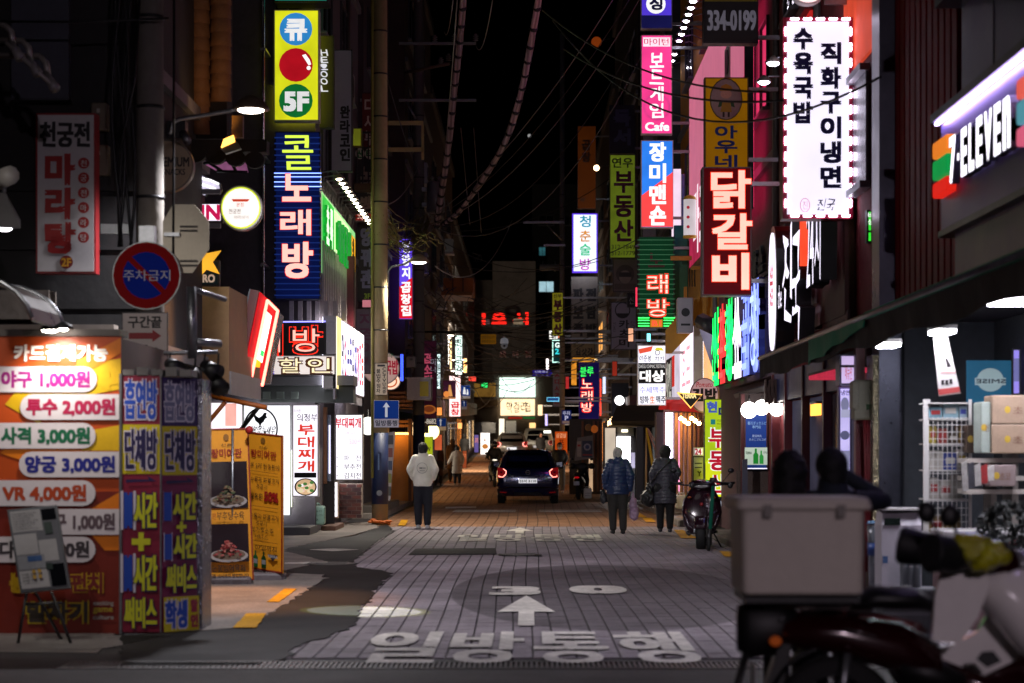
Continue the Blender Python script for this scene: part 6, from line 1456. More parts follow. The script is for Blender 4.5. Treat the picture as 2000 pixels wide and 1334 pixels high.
G().boxpx(fr, 320, -80, 440, 268, -.6, -.12).done('underlay', M('1a1210', .9), t)
for c_ in range(3):
 for r_ in range(11):
  cx = 345+c_*42; cy = -50+r_*27+(c_ % 2)*10
  if c_ == 2 and cy > 190: continue
  a = fr.px(cx, cy+30); rr_ = .115
  pts = []
  q = G(); rs = []
  for (z, k) in ((0, 1.08), (.20, .94)):
   ring = []
   for s in range(9):
    th = pi*s/8
    ring.append(fr.at(a[0]+cos(th)*rr_*k*1.05, a[1]+z, -.1+sin(th)*rr_*k))
   rs.append(ring)
  vs = rs[0]+rs[1]; q.add(vs, [(i, i+1, i+10, i+9) for i in range(8)]+[tuple(range(8, -1, -1))], True)
  q.done('roof_tile', T1, t)
t = thing('scalloped_eaves', 'black scalloped eaves edge below the tiles', 'eaves', P(420, 300, 24))
fr = Cam(24)
pts = [(330, 250), (470, 250), (500, 130), (520, 130), (520, 300)]
g = G()
for k in range(5): g.disc(*fr.px(345+k*38, 296+k*4), .12, .1, -.1, 0, fr, 16)
g.boxpx(fr, 320, 272, 520, 296, -.3, -.02)
g.done('edge', M('0f0d0e', .8), t)
t = thing('floodlight', 'orange glowing box floodlight below the eaves', 'floodlight', P(448, 280, 23.5))
fr = Cam(23.5)
G().ppx(fr, [(430, 290), (462, 276), (470, 290), (440, 300)], -.1, 0).done('housing', M('8a8a80', .4), t)
G().ppx(fr, [(432, 288), (437, 272), (456, 264), (458, 276)], -.05, .01).done('lens', E('ffae48', 4.5, .2), t)
G().boxpx(fr, 452, 225, 474, 268, -.1, -.02).done('bracket', M('6a4a1a', .5), t)
lamp('SPOT', P(445, 262, 23.3), 14, (1, .58, .22), t, .08, P(370, 60, 24.0), 90, .8)
lamp('SPOT', P(450, 300, 23.2), 1500, (1, .4, .1), t, .1, (-3.35, 21.2, 0), 46, .7)
def banner(lab, c, tlx):
 base = (c[0]+c[1])/2
 t = thing('banner_stand', lab, 'banner stand', (base.x, base.y, 0))
 U = c[1]-c[0]; V = c[3]-c[0]; f = Fr(c[0], U, V); w, h = U.length, V.length
 G().box(0, w, 0, h, -.02, 0, f).done('cloth', M('e09416', .6, 0, .12), t)
 for (a, b, cc, d_) in ((0, w, 0, .015), (0, w, h-.015, h), (0, .015, 0, h), (w-.015, w, 0, h)): G().box(a, b, cc, d_, .001, .012, f).done('border', M('8a2410', .6), t)
 G().rbox(base.x-w*.45, base.x+w*.45, base.y-.12, base.y+.14, .0, .11, .03).done('base', M('6a6264', .5), t)
 G().tube([(base.x, base.y+.08, .1), (base.x, base.y+.12, c[3].z)], .015, 6).done('rod', STEEL, t)
 return t, Design(f, 0, 0, w, h, 100, 300)
BRN = M('2a150c', .6, 0, 0); RED = M('8f1008', .6, 0, 0); PHOTO = M('1c0f16', .35, 0, .2)
t, f = banner('leaning orange banner stand with two food photos, 장미여관', [P(407, 1135, 23.4), P(496, 1133, 23.4), P(484, 838, 23.6), P(397, 838, 23.6)], 0)
def dish(cx, cy, base, tops, seed, red=False):
 rr = random.Random(seed); it = [('d', cx, cy+6, 42, 13, M('a39c98', .4)), ('d', cx, cy+4, 36, 10, M('6a5a4a', .5))]
 for _ in range(60):
  y = rr.uniform(0, 1); x = cx+rr.uniform(-1, 1)*(30*(1-y)+3)
  it.append(('d', x, cy+6-y*28, rr.uniform(2, 5), rr.uniform(.8, 2.4), M(rr.choice(tops), .6, 0, 0)))
 return it
deco(t, f, [('d', 50, 18, 6, 7, M('8a5a10')), ('t', '신촌', 38, 30, 62, 36, BRN, {'b': 0}), ('t', '장미여관', 16, 40, 84, 58, RED, {'b': .02}), ('r', 6, 66, 94, 158, PHOTO)]
 + dish(50, 138, None, ['5a4a30', '7a6a4a', '3a4a2a', '8a7a5a', '6a3a2a'], 3)
 + [('t', '대만', 16, 168, 24, 182, RED, {'b': 0}), ('t', '부추탕수육', 26, 166, 86, 182, BRN, {'b': .01, 'w': .04}), ('r', 6, 190, 94, 264, PHOTO)]
 + dish(50, 246, None, ['8a2a2a', 'a04a44', '7a1c20', 'b06a60'], 4, True)
 + [('t', '눈꽃빙어육회', 14, 270, 86, 284, BRN, {'b': .01, 'w': .04}), ('t', '아침 10시까지 영업합니다', 8, 288, 94, 296, BRN, {'b': .03})], .013)
G().ball(P(487, 840, 23.45), .05, .04, .05, 10, 7).done('rosette', M('9a1016', .6), t)
t, f = banner('straight orange banner stand of handwritten offers with 50% and bottles, 장미여관', [P(478, 1108, 24.3), P(552, 1120, 24.0), P(562, 852, 24.0), P(478, 842, 24.3)], 0)
deco(t, f, [('d', 50, 16, 6, 7, M('7a5010')), ('t', '신촌', 40, 28, 62, 34, BRN, {'b': 0}), ('t', '장미여관', 18, 37, 86, 55, RED, {'b': .02}), ('t', '하루 3개 한정판매', 6, 66, 94, 78, BRN, {'b': 0, 'w': .04}), ('t', '탕수육과 파불고기', 8, 96, 92, 108, BRN, {'b': 0, 'w': .04}), ('t', '주문시', 34, 112, 62, 122, BRN, {'b': 0, 'w': .04}),
 ('t', '눈꽃육회', 6, 132, 50, 146, BRN, {'b': .01, 'w': .04}), ('t', '50%', 54, 126, 92, 148, RED, {'b': .04}), ('t', '탕수육과 파불고기', 8, 176, 92, 188, BRN, {'b': 0, 'w': .04}), ('t', '주문시', 34, 192, 62, 202, BRN, {'b': 0, 'w': .04}), ('t', '버섯가루소주', 10, 206, 80, 218, BRN, {'b': 0, 'w': .04}), ('t', '서비스', 30, 222, 66, 232, BRN, {'b': 0, 'w': .04}), ('t', '1월 07일까지', 8, 244, 88, 256, BRN, {'b': .01, 'w': .03}),
 ('r', 6, 84, 92, 85, M('7a4a0a')), ('r', 6, 160, 92, 161, M('7a4a0a')), ('r', 6, 236, 92, 237, M('7a4a0a'))]
 + [q for k, (c_, x) in enumerate((('2a3a7a', 14), ('1c5a2a', 34), ('16401c', 56))) for q in (('p', [(x-6, 294), (x-6, 272), (x-2, 266), (x-2, 258), (x+2, 258), (x+2, 266), (x+6, 272), (x+6, 294)], M(c_, .3)), ('r', x-5, 276, x+5, 286, M('8a8a8a')))]
 + [('p', [(66, 262), (94, 262), (80, 276)], M('1a1a2a')), ('t', 'TERRA', 67, 263, 93, 269, M('a8a8a8'), {'b': .03})], .013)
t = thing('orange_bracket', 'orange painted folding bracket frame beside the banners', 'frame', P(430, 800, 25.0))
for pts in ([P(396, 770, 25), P(520, 796, 24.6)], [P(396, 838, 25), P(440, 785, 24.9)], [P(400, 840, 25), P(394, 1000, 25)], [P(470, 840, 25), P(505, 795, 24.8)]): G().tube(pts, .03, 6).done('bar', M('a8560c', .5) if pts[0].y > 24.95 and pts[0].x < P(450, 0, 25).x else BLACK, t)
t = thing('water_can', 'greenish plastic can with handwriting at the restaurant step', 'plastic can', P(615, 1022, 38.2))
fr = Cam(38.2); a = fr.px(600, 1025); b = fr.px(634, 988)
G().rbox(a[0], b[0], a[1], b[1], -.2, 0, .03, fr).done('body', M('7fa08c', .3, 0, .15), t); G().tube([fr.at(a[0]+.05, b[1], -.1), fr.at(a[0]+.08, b[1]+.04, -.1), fr.at(a[0]+.2, b[1]+.04, -.1), fr.at(a[0]+.24, b[1], -.1)], .02, 6).done('handle', M('7fa08c', .3), t)
decorate(t, fr, [('t', '주차금지', 603, 996, 628, 1001, M('2a3a3a'), {'b': 0, 'w': .05}), ('t', '장사합니다', 603, 1004, 630, 1009, M('2a3a3a'), {'b': 0, 'w': .05}), ('t', '02', 608, 1013, 622, 1017, M('2a3a3a'), {'b': 0})], .003)
t = thing('lit_shopfront', 'warm orange lit shop wall left of the second pole', 'shopfront', P(780, 980, 56.5))
G().boxpx(Cam(56.9), 758, 850, 806, 978, -.2, 0).done('wall', M('b5813f', .7, 0, .2), t); G().boxpx(Cam(56.8), 798, 800, 804, 980, 0, .1).done('post', M('5a3a1a'), t); G().boxpx(Cam(56.8), 758, 845, 798, 849, 0, .5).done('light_trough', E('ffb45a', 6, .2), t)
t = thing('shop_shutters', 'layered warm brown shutters above the warm lit shop wall', 'shutter', P(780, 800, 57))
for k in range(9): G().boxpx(Cam(56.9), 760, 765+k*8, 806, 770+k*8, -.1, .02*(k % 2)).done('slat', M('7a5228', .6, 0, .3), t)
t = thing('dark_awning', 'dark green awning behind the one way sign', 'awning', P(790, 815, 52)); G().loftpts([[P(762, 800, 54), P(806, 808, 52), P(806, 818, 52), P(762, 818, 54)], [P(762, 796, 56), P(806, 800, 56), P(806, 810, 56), P(762, 812, 56)]]).done('canvas', M('0f2a24', .8), t)
t = thing('poster_rack', 'white rack of posters standing behind the concrete pole', 'poster rack', P(758, 980, 48))
fr = Cam(48); G().ppx(fr, [(748, 975), (754, 845), (772, 843), (762, 978)], -.06, 0).done('board', M('8e8a90', .6), t)
for k in range(5): G().boxpx(fr, 756-k, 850+k*25, 768-k, 868+k*25, .001, .008).done('poster', M(['3a3a44', '6a3a3a', '2a3a5a', '6a6a3a', '3a3a3a'][k], .5), t)
t = sign('standing_sign', 'yellow green lit flag sign with W4', C(66), (826, 853, 846, 912), [('t', 'W', 832, 873, 841, 882, M('1a1a14'), {'b': .02}), ('t', '4', 832, 887, 843, 902, M('1a1a14'), {'b': .05})], E('a6c01e', .6, .3), CAB_D, .1, cat='standing sign')
G().tube([P(836, 912, 66.2), (P(836, 912, 66.2).x, 66.2, gz(66))], .03, 6).done('pole', DKSTEEL, t)
t = thing('globe_lamp', 'big round yellowish paper globe lamp over the green flag sign', 'lamp', P(842, 843, 66.5)); G().ball(P(842, 843, 66.5), .27, None, None, 20, 14).done('globe', E('fff2a0', 3.0, .08), t); G().boxpx(Cam(66.1), 825, 832, 837, 846, -.1, 0).done('bracket', BLACK, t)
t = sign('lightbox', 'dim orange lit box sign behind the walking women', C(74), (848, 848, 864, 880), [], E('d0603a', .8, .3), CAB_D, .2, cat='lightbox')
t = thing('globe_lamp', 'white round lamp by the brick wall behind the concrete pole', 'lamp', P(721, 832, 44)); G().ball(P(719, 832, 44), .2, None, None, 20, 14).done('globe', E('f4f4ec', 1.6, .08), t); G().tube([P(719, 832, 44), P(719, 800, 44)], .02, 6).done('stem', BLACK, t)
t = thing('low_step', 'low dark stone step by the warm lit shop', 'step', P(775, 975, 52)); G().rbox(-3.95, -3.35, 46.2, 52, .13, .3, .02).done('tread', M('3a342e'), t)
for (x0, y0, x1, y1, d, c, lab, s) in ((938, 845, 957, 888, 128, 'f8f0ea', 'white lit standing sign with a small food photo at the street end', 1.6), (926, 849, 935, 884, 128, '6a5aa0', 'narrow bluish lit standing sign at the street end', .7), (903, 880, 912, 915, 88, 'c0603a', 'dim red box at the roadside far down on the left', .35)):
 t = sign('standing_sign', lab, C(d), (x0, y0, x1, y1), [('d', 947.5, 872, 6, 5, L('c07a3a', .9)), ('p', [(945, 862), (947, 852), (949, 862)], L('9a7a6a', .8))] if x0 == 938 else [('t', '고기', x0+1.5, y0+6, x1-1.5, y0+16, L('ff9a6a', .6), {'b': .03})], E(c, s, .15), CAB_D, .15, cat='standing sign')
t = thing('floor_projector', 'small projector over the banners throwing a white disc on the road', 'projector', (-4.0, 22.5, 5.2))
G().box(-4.05, -3.85, 22.4, 22.6, 5.1, 5.3).done('case', BLACK, t); G().tube([(-3.87, 22.4, 5.15), (-3.8, 22.25, 5.05)], .05, 10).done('lens', STEEL, t)
tg = Vector((gp(708, 1196)[0], gp(708, 1196)[1], 0))
dd = (tg-Vector((-3.78, 22.2, 5.0))).length
an = 2*math.degrees(math.atan(.60/dd))
lamp('SPOT', (-3.78, 22.2, 5.0), 3500, (.93, .96, 1), t, .004, tg, an*.88, .04)
lamp('SPOT', (-3.78, 22.2, 5.0), 1200, (.85, 1, .1), t, .004, tg, an, .03)
# == right side, street level
b = r2
frw = RightWall(3.88)
def bay(y0, y1, z0, z1, m, nm='pane', n0=-.02, n1=.02, par=None, fr_=None): G().box(-y1, -y0, z0, z1, n0, n1, fr_ or frw).done(nm, m, par or b)
bay(21.75, 30.8, .0, .35, M('3a2226', .7), 'plinth', 0, .1)
for (y0, y1) in ((22.2, 24.0), (25.4, 27.2), (27.4, 29.0)): bay(y0, y1, .4, 2.3, E('6a6884', .16, .6, False, 1.5), 'window')
for y in (22.1, 24.05, 25.3, 27.25, 29.1, 30.6): bay(y, y+.1, .35, 2.75, M('4a1016', .45), 'frame_post', .0, .12)
bay(22.2, 30.6, 2.33, 2.75, M('26305c', .35, .2, .2), 'blue_band', 0, .09)
bay(24.15, 25.2, .2, 2.3, M('5a5c66', .2, .6), 'door', 0, .03)
t = thing('shop_ceiling_glow', 'warm lit lamp seen inside the red building window', 'lamp', (3.7, 26.4, 2.2)); G().box(3.78, 3.84, 26.0, 26.6, 2.05, 2.2).done('diffuser', E('ffa040', 3, .2), t); G().box(3.77, 3.85, 25.98, 26.62, 2.201, 2.23).done('housing', DKSTEEL, t)
t = sign('light_panel', 'violet white lit photo poster by the restaurant door', C(22.3), (1638, 756, 1663, 940), [('d', 1650, 790, 8, 14, L('8a8ab0', .7)), ('d', 1650, 850, 9, 9, L('6a6a90', .7)), ('r', 1642, 800, 1659, 816, L('b0b0d0', .8)), ('r', 1642, 880, 1659, 925, L('9a9ac0', .7)), ('t', '냉면', 1642, 762, 1659, 772, L('4a3a7a', .7), {'b': .02})], E('cfc4ff', .95, .2), M('6a668a', .4), .12, cat='light panel')
t = sign('light_panel', 'violet lit menu box above the photo poster', C(21.9), (1640, 692, 1686, 752), [('t', '메뉴판', 1650, 712, 1664, 742, L('c0506a', .9), {'b': .01})]+[('r', 1672, 698+k*10, 1685, 700+k*10, L('3a3a4a', .6)) for k in range(5)], E('cfb8e8', 1.0, .2), M('6a668a', .4), .3, cat='light panel')
t = thing('electric_box', 'cream electric box with cables fixed by the steel column', 'electric box', P(1685, 818, 21.6))
fr = Cam(21.3); a = fr.px(1668, 820); c = fr.px(1704, 742); G().rbox(a[0], c[0], a[1], c[1], -.2, 0, .02, fr).done('case', M('8a8672', .5, 0, .12), t); a = fr.px(1662, 800); c = fr.px(1676, 744); G().rbox(a[0], c[0], a[1], c[1], -.1, .08, .02, fr).done('side_unit', M('9a9684', .5), t)
G().tube([fr.at(*fr.px(1692, 795), .01), fr.at(*fr.px(1697, 795), .01)], .03, 8).done('lock', M('4a6a4a'), t)
for k in range(3): G().tube([P(1688+k*5, 820, 21.2), P(1690+k*4, 900, 21.2), (P(1692+k*4, 1000, 21.2).x, 21.2, .3)], .014, 6).done('cable', M('6a1a20', .5), t)
t = thing('red_soffit', 'red glowing soffit strip under the green awning lining', 'soffit', (3.6, 22, 2.5)); G().box(3.45, 3.85, 21.9, 24.4, 2.45, 2.5).done('strip', E('c8304a', .8, .3), t); G().box(3.44, 3.86, 21.88, 24.42, 2.503, 2.53).done('backing', DKSTEEL, t)
t = thing('poster_porch', 'porch with dark red posts and posters beside the globe lamps', 'porch', (3.5, 31, .1))
fr = Cam(31.2)
G().boxpx(fr, 1447, 768, 1560, 1010, -.3, -.12).done('back_wall', M('2a1c1c', .7), t)
for (x0, x1) in ((1447, 1454), (1500, 1508), (1532, 1540)): G().boxpx(fr, x0, 770, x1, 1000, -.1, .04).done('post', M('4a0f14', .5), t)
G().boxpx(fr, 1440, 920, 1500, 1010, -.12, .0).done('low_wall', M('3a2c26', .8, 0, .5, 12, .4), t)
t = sign('poster_window', 'blue lit poster with Japanese lines and two green bottles', C(31.1), (1454, 806, 1499, 916), [
 ('r', 1454.5, 874, 1498.5, 908, L('b9c8b8', .7)), ('t', '春川ダッカルビ', 1460, 823, 1497, 830, L('7a9ac0', .8), {'b': 0}), ('t', '専門店', 1469, 831, 1486, 837, L('7a9ac0', .8), {'b': 0}), ('t', '農協焼肉', 1469, 849, 1487, 854, L('9aaac8', .8), {'b': 0}), ('t', 'きのこプルコギ', 1463, 856, 1496, 861, L('9aaac8', .8), {'b': 0}),
 ('p', [(1471, 906), (1471, 888), (1474, 884), (1474, 876), (1478, 876), (1478, 884), (1481, 888), (1481, 906)], L('1c7a2a', .8)), ('p', [(1483, 906), (1483, 891), (1485, 887), (1485, 880), (1488, 880), (1488, 887), (1491, 891), (1491, 906)], L('2a8a3a', .8)), ('t', 'TERRA', 1456, 882, 1468, 887, L('1a3a2a', .6), {'b': .02}), ('t', '참이슬', 1491, 881, 1498, 886, L('1a3a2a', .6), {'b': 0}), ('r', 1455, 914, 1498, 916, L('e8e4ff', 1.2))],
 E('1c3a86', .5, .2), M('3a1216'), .05, cat='poster')
t = sign('poster_window', 'pale green poster of a hand holding a bottle', C(31.05), (1507, 800, 1530, 918), [('p', [(1507.5, 800.5), (1529.5, 800.5), (1529.5, 835), (1507.5, 818)], L('2a6a4a', .7)), ('t', '처음', 1512, 803, 1524, 811, L('c8e8c8', .7), {'b': .02}), ('p', [(1514, 856), (1514, 842), (1517, 838), (1517, 828), (1520, 828), (1520, 838), (1523, 842), (1523, 856)], L('3a7a3a', .8)), ('p', [(1511, 890), (1513, 866), (1516, 856), (1521, 856), (1526, 866), (1524, 892)], L('c88a6a', .8)), ('r', 1511, 893, 1526, 905, L('d05a2a', .9)), ('t', 'Made', 1511, 907, 1525, 913, L('3a2a2a', .5), {'b': .01})], E('a8a880', .55, .2), M('3a1216'), .05, cat='poster')
for (px, py, r, d, lab) in ((1463, 801, 16, 30.7, 'big white globe lamp over the blue poster, first of three'), (1488, 796, 15, 30.9, 'white globe lamp in the middle of three'), (1517, 798, 15, 30.5, 'white globe lamp half under the thatched hood')):
 q = thing('globe_lamp', lab, 'lamp', P(px, py, d), 'white globe lamps in the porch'); G().ball(P(px, py, d), r*d/F, None, None, 22, 14).done('globe', E('fff6ee', 11, .05), q); G().tube([P(px, py-r, d), P(px, 772, d)], .012, 6).done('stem', BLACK, q)
t = thing('thatch_hood', 'small rough thatched hood above the third globe lamp', 'hood', P(1525, 790, 30.4))
g = G(); rr = random.Random(9); fr = Cam(30.3)
for row in range(4):
 for k in range(17):
  x = 1494+k*3.4+rr.uniform(-1, 1); y = 742+row*11
  g.boxpx(fr, x, y+rr.uniform(-2, 2), x+3, y+14+rr.uniform(-2, 2), -.1, .03+rr.uniform(0, .04)-row*.01)
g.done('thatch', M('3f2c28', .9, 0, .5, 20), t, 'stuff')
t = thing('small_dark_awning', 'narrow dark awning ledge under the coloured letters', 'awning', P(1470, 770, 33)); G().loftpts([[P(1432, 770, 36), P(1500, 752, 30.3), P(1502, 762, 30.3), P(1436, 778, 36)], [P(1440, 766, 37), P(1510, 748, 30.6), P(1510, 760, 30.6), P(1444, 776, 37)]]).done('ledge', M('4a4a50', .6), t)
t = thing('menu_board', 'leaning dark chalk menu board in front of the porch', 'menu board', P(1455, 1060, 30.8)); G().ppx(Cam(30.8), [(1448, 1040), (1450, 898), (1460, 896), (1461, 1045)], -.05, 0).done('board', M('2a2c3a', .4), t); G().tube([P(1450, 985, 30.75), P(1451, 1062, 30.7)], .015, 5).done('leg', BLACK, t)
dw = DW('R', 3.55, 42.5, 51.5, 2.75, 4.25, 300, 80)
t = sign('wall_sign', 'long white and pink lit fascia under thin arm lamps', dw, (0, 0, 300, 80), [('r', 4, 20, 90, 78, L('2a2228', .5)), ('t', '치킨', 10, 24, 84, 74, L('c8c4b8', .8), {'b': .05}), ('r', 92, 20, 120, 60, L('d0302a', .9)), ('r', 180, 2, 296, 78, E('ffe4ec', 1.8, .15, False)), ('t', '호프', 196, 14, 276, 66, L('e8a0b0', 1.2), {'b': .01})], E('d8d0e0', .9, .25), CAB_W, .2, cat='wall sign')
for k in range(6):
 p = P(1300+k*7.5+(0), 664-k*3, 51-k*1.6)
 q = thing('arm_lamp', 'thin long arm lamp leaning out over the white fascia', 'lamp', p, 'long arm lamps over the white fascia'); G().tube([p+Vector((1.15, 0, .18)), p], .014, 5).done('arm', M('8a7a6a', .4, .5), q); G().lathe([(.02, .05), (.09, .0), (.09, -.02)], p, 12).done('lamp_shade', M('8a7a6a', .4, .5), q); G().ball(p-Vector((0, 0, .02)), .06, .06, .03, 10, 6).done('bulb', E('ffe0c0', 20, 0), q)
t = thing('red_awning', 'bright red awning above the warm lit wooden posts', 'awning', P(1320, 795, 44))
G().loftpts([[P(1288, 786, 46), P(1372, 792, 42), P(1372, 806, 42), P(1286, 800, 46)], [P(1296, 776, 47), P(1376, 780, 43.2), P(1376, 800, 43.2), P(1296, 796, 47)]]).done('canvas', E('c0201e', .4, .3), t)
t = thing('lit_porch', 'row of warm lit wooden posts at the shop entrance', 'porch', P(1340, 980, 44))
for k, (x0, x1, m_) in enumerate(((1318, 1324, M('8a6248', .5)), (1328, 1333, M('a07048', .5)), (1336, 1341, M('8a6248', .5)), (1344, 1350, M('a07858', .5)), (1354, 1358, M('6a4a34', .5)), (1362, 1366, M('5a2a2a', .5)))): G().boxpx(Cam(44+k*.1), x0, 806, x1, 985, -.12, 0).done('post', m_, t)
G().boxpx(Cam(44.9), 1296, 800, 1372, 990, -.1, 0).done('back_wall', M('5a3c30', .7), t)
G().boxpx(Cam(44.8), 1300, 806, 1314, 975, 0, .05).done('lit_window', E('ece0ff', 5, .15), t)
G().boxpx(Cam(44.8), 1325, 815, 1329, 960, 0, .05).done('lit_window', E('ff9ac8', 1.1, .2), t)
G().boxpx(Cam(44.8), 1282, 805, 1296, 975, -.6, 0).done('side_wall', M('2a1a2c'), t)
for k in range(6):
 q = thing('bare_bulb', 'small warm bare bulb glowing under the red awning', 'lamp', P(1330+k*7, 817+(k % 3)*5, 43.6), 'bulbs under the red awning'); G().ball(P(1330+k*7, 817+(k % 3)*5, 43.6), .045, None, None, 10, 7).done('globe', E('ffc070', 70, 0), q); G().tube([P(1330+k*7, 817+(k % 3)*5, 43.6), P(1330+k*7, 800, 43.6)], .006, 4).done('flex', BLACK, q)
t = sign('wall_sign', 'small white sign with a red 24 by the yellow standing sign', C(41.0), (1355, 874, 1374, 890), [('t', '24', 1357, 876, 1370, 888, L('b01a3a', .8), {'b': .03})], E('e8e0e4', .9, .1), CAB_W, .08, cat='wall sign')
t = thing('poster_board', 'black framed advert board below the 24 sign', 'poster board', P(1365, 985, 41)); G().boxpx(Cam(41.1), 1353, 891, 1374, 1000, -.08, 0).done('frame', M('1c1a1c'), t); G().boxpx(Cam(41.1), 1355, 893, 1373, 996, .001, .006).done('sheet', M('8a8688', .5, 0, .4, 20), t); decorate(t, Cam(41.09), [('r', 1357, 904, 1371, 906, BLACK), ('r', 1357, 912, 1371, 914, BLACK), ('t', 'Y', 1362, 920, 1370, 930, BLACK, {'b': .03})], .002)
t = thing('yellow_stair', 'yellow painted steel stair tower behind the white fascia', 'stair tower', (4, 45, 4.3))
YW = M('a8770a', .5, 0, .2)
for (x0, y0, x1, y1, d) in ((1404, 500, 1412, 620, 42), (1372, 500, 1380, 630, 42.5), (1336, 560, 1342, 640, 44), (1350, 520, 1402, 526, 43), (1310, 500, 1372, 508, 43.5), (1380, 570, 1402, 576, 42.4)): G().boxpx(Cam(d), x0, y0, x1, y1, -.08, 0).done('beam', YW, t)
G().ppx(Cam(42.8), [(1300, 690), (1300, 645), (1345, 590), (1420, 560), (1424, 600), (1360, 640), (1312, 690)], -.12, 0).done('stringer', YW, t)
for k in range(6): G().boxpx(Cam(42.6), 1345+k*9, 586-k*5, 1347+k*9, 600-k*5+20, 0, .04).done('baluster', YW, t)
t = thing('air_conditioner', 'grey outdoor air conditioner unit on the yellow structure', 'air conditioner', P(1340, 645, 41.8)); fr = Cam(41.8); a = fr.px(1323, 650); c = fr.px(1354, 581); G().rbox(a[0], c[0], a[1], c[1], -.3, 0, .02, fr).done('case', M('9a98a0', .5, 0, .1), t); G().disc(*fr.px(1339, 610), .09, .09, .001, .01, fr, 16).done('fan_grille', DKSTEEL, t); G().boxpx(fr, 1330, 632, 1348, 636, .001, .008).done('louvre', DKSTEEL, t)
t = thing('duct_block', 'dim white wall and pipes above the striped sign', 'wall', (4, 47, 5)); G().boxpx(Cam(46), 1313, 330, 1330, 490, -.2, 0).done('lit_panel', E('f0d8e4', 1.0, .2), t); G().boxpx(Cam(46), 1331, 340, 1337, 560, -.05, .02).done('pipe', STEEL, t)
for k in range(4): 
 G().tube([P(1340+k*5, 360, 45.5), P(1338+k*6, 440, 45.5), P(1342+k*5, 560, 45.5)], .015, 5).done('cable', BLACK, t)
t = thing('dark_awning', 'dark brown awning over the white lit doorway on the right', 'awning', P(1250, 820, 55)); G().loftpts([[P(1196, 832, 56), P(1302, 832, 50), P(1302, 822, 50), P(1192, 822, 56)], [P(1206, 798, 62), P(1302, 796, 54), P(1302, 790, 54), P(1206, 792, 62)]]).done('canvas', M('2c201a', .8), t); G().tube([P(1190, 832, 55.9), P(1302, 833, 49.9)], .03, 6).done('front_bar', BLACK, t)
t = thing('lit_doorway', 'white lit shop doorway behind the elderly man', 'doorway', P(1215, 990, 60))
fr = Cam(60)
G().boxpx(fr, 1178, 825, 1300, 1000, -.3, -.06).done('wall', M('1f1a1c'), t)
G().boxpx(fr, 1182, 836, 1202, 960, -.05, .02).done('notice_board', E('d8c8b4', .8, .15), t)
G().boxpx(fr, 1205, 853, 1231, 960, -.05, .03).done('lit_panel', E('fbfaff', 6, .05), t); G().boxpx(fr, 1206, 834, 1238, 852, -.05, 0).done('door_head', M('8a8c88', .5), t); G().boxpx(fr, 1214, 839, 1226, 844, .001, .02).done('exit_light', E('fff4d0', 3, 0), t)
G().boxpx(fr, 1233, 884, 1240, 914, 0, .05).done('sticker_strip', E('c8c0e0', .8, .3), t); G().boxpx(fr, 1232, 914, 1240, 990, -.02, .04).done('door_edge', M('9a9ca0', .3, .5), t)
for k in range(3): G().tube([P(1190+k*4, 832-k*3, 59.5), P(1190+k*4, 822-k*4, 59.5)], .05, 8).done('wall_lantern', E('ffcf90', 6, .1), t)
t = thing('leaning_boards', 'bundle of leaning wooden boards and folded parasols by the doorway', 'boards', P(1275, 985, 50))
for (x0, y0, x1, y1, r, c) in ((1262, 838, 1262, 985, .035, 'a8885a'), (1262, 836, 1280, 935, .05, 'c09a1a'), (1264, 836, 1290, 905, .03, 'a87868'), (1266, 838, 1296, 890, .03, 'b08878'), (1290, 840, 1298, 890, .05, '8a7ab0')): G().tube([P(x0, y0, 50), P(x1, y1, 49.5)], [r*.5, r], 6).done('board', M(c, .6), t)
G().boxpx(Cam(51), 1243, 833, 1256, 975, -.1, 0).done('pillar', M('1c1a20'), t)
for (px, py, w, d, lab, c) in ((1331, 992, 22, 43.5, 'white plastic can at the kerb behind the woman', 'a8a29a'), (1148, 972, 16, 61, 'white plastic can with handwriting by the parked motorbike', 'b0aba4')):
 t = thing('water_can', lab, 'plastic can', P(px, py, d)); fr = Cam(d); a = fr.px(px-w/2, py+2); c2 = fr.px(px+w/2, py-w*1.15); G().rbox(a[0], c2[0], max(a[1], gz(d)+.13 if px > 1300 else gz(d)), c2[1], -.2, 0, .03, fr).done('body', M(c, .4, 0, .1), t); G().tube([fr.at(a[0]+.05, c2[1], -.1), fr.at(a[0]+.06, c2[1]+.04, -.1), fr.at(c2[0]-.06, c2[1]+.04, -.1), fr.at(c2[0]-.05, c2[1], -.1)], .015, 6).done('handle', M(c, .4), t)
 if px < 1300: decorate(t, fr, [('t', '주차금지', 1143, 962, 1154, 965, INK, {'b': 0}), ('t', '연락처', 1143, 967, 1152, 970, INK, {'b': 0})], .003)
t = thing('curb_stones', 'low kerb stones by the plastic can', 'kerb stone', P(1330, 1000, 43)); G().rbox(3.1, 3.9, 40.9, 43.3, .02, .16, .03).done('stone', A_CONC, t)
t = thing('poster_board', 'leaning board with white and red posters by the parked motorbike', 'poster board', P(1165, 965, 64)); fr = Cam(64)
G().ppx(fr, [(1122, 900), (1128, 855), (1158, 850), (1160, 895)], -.05, 0).done('board', M('6a6462'), t); decorate(t, fr, [('r', 1137, 861, 1157, 893, M('28304a')), ('d', 1147, 873, 7, 7, M('8a8a9a')), ('d', 1147, 873, 4, 4, M('2a3a6a')), ('r', 1127, 862, 1135, 892, M('9a9088')), ('r', 1128, 868, 1134, 872, M('a03030')), ('r', 1138, 887, 1157, 890, M('8a2a2a'))], .003)
t = sign('standing_sign', 'orange lit banner with letters behind the masked man', C(70), (1083, 842, 1109, 908), [('t', '삼겹살', 1086, 846, 1106, 855, L('ffb080', .6), {'b': .02}), ('v', '포장판매', 1091, 858, 1102, 904, L('7a2408', .6), {'b': .03})], E('c04a0e', .7, .2), CAB_D, .1, cat='standing sign')
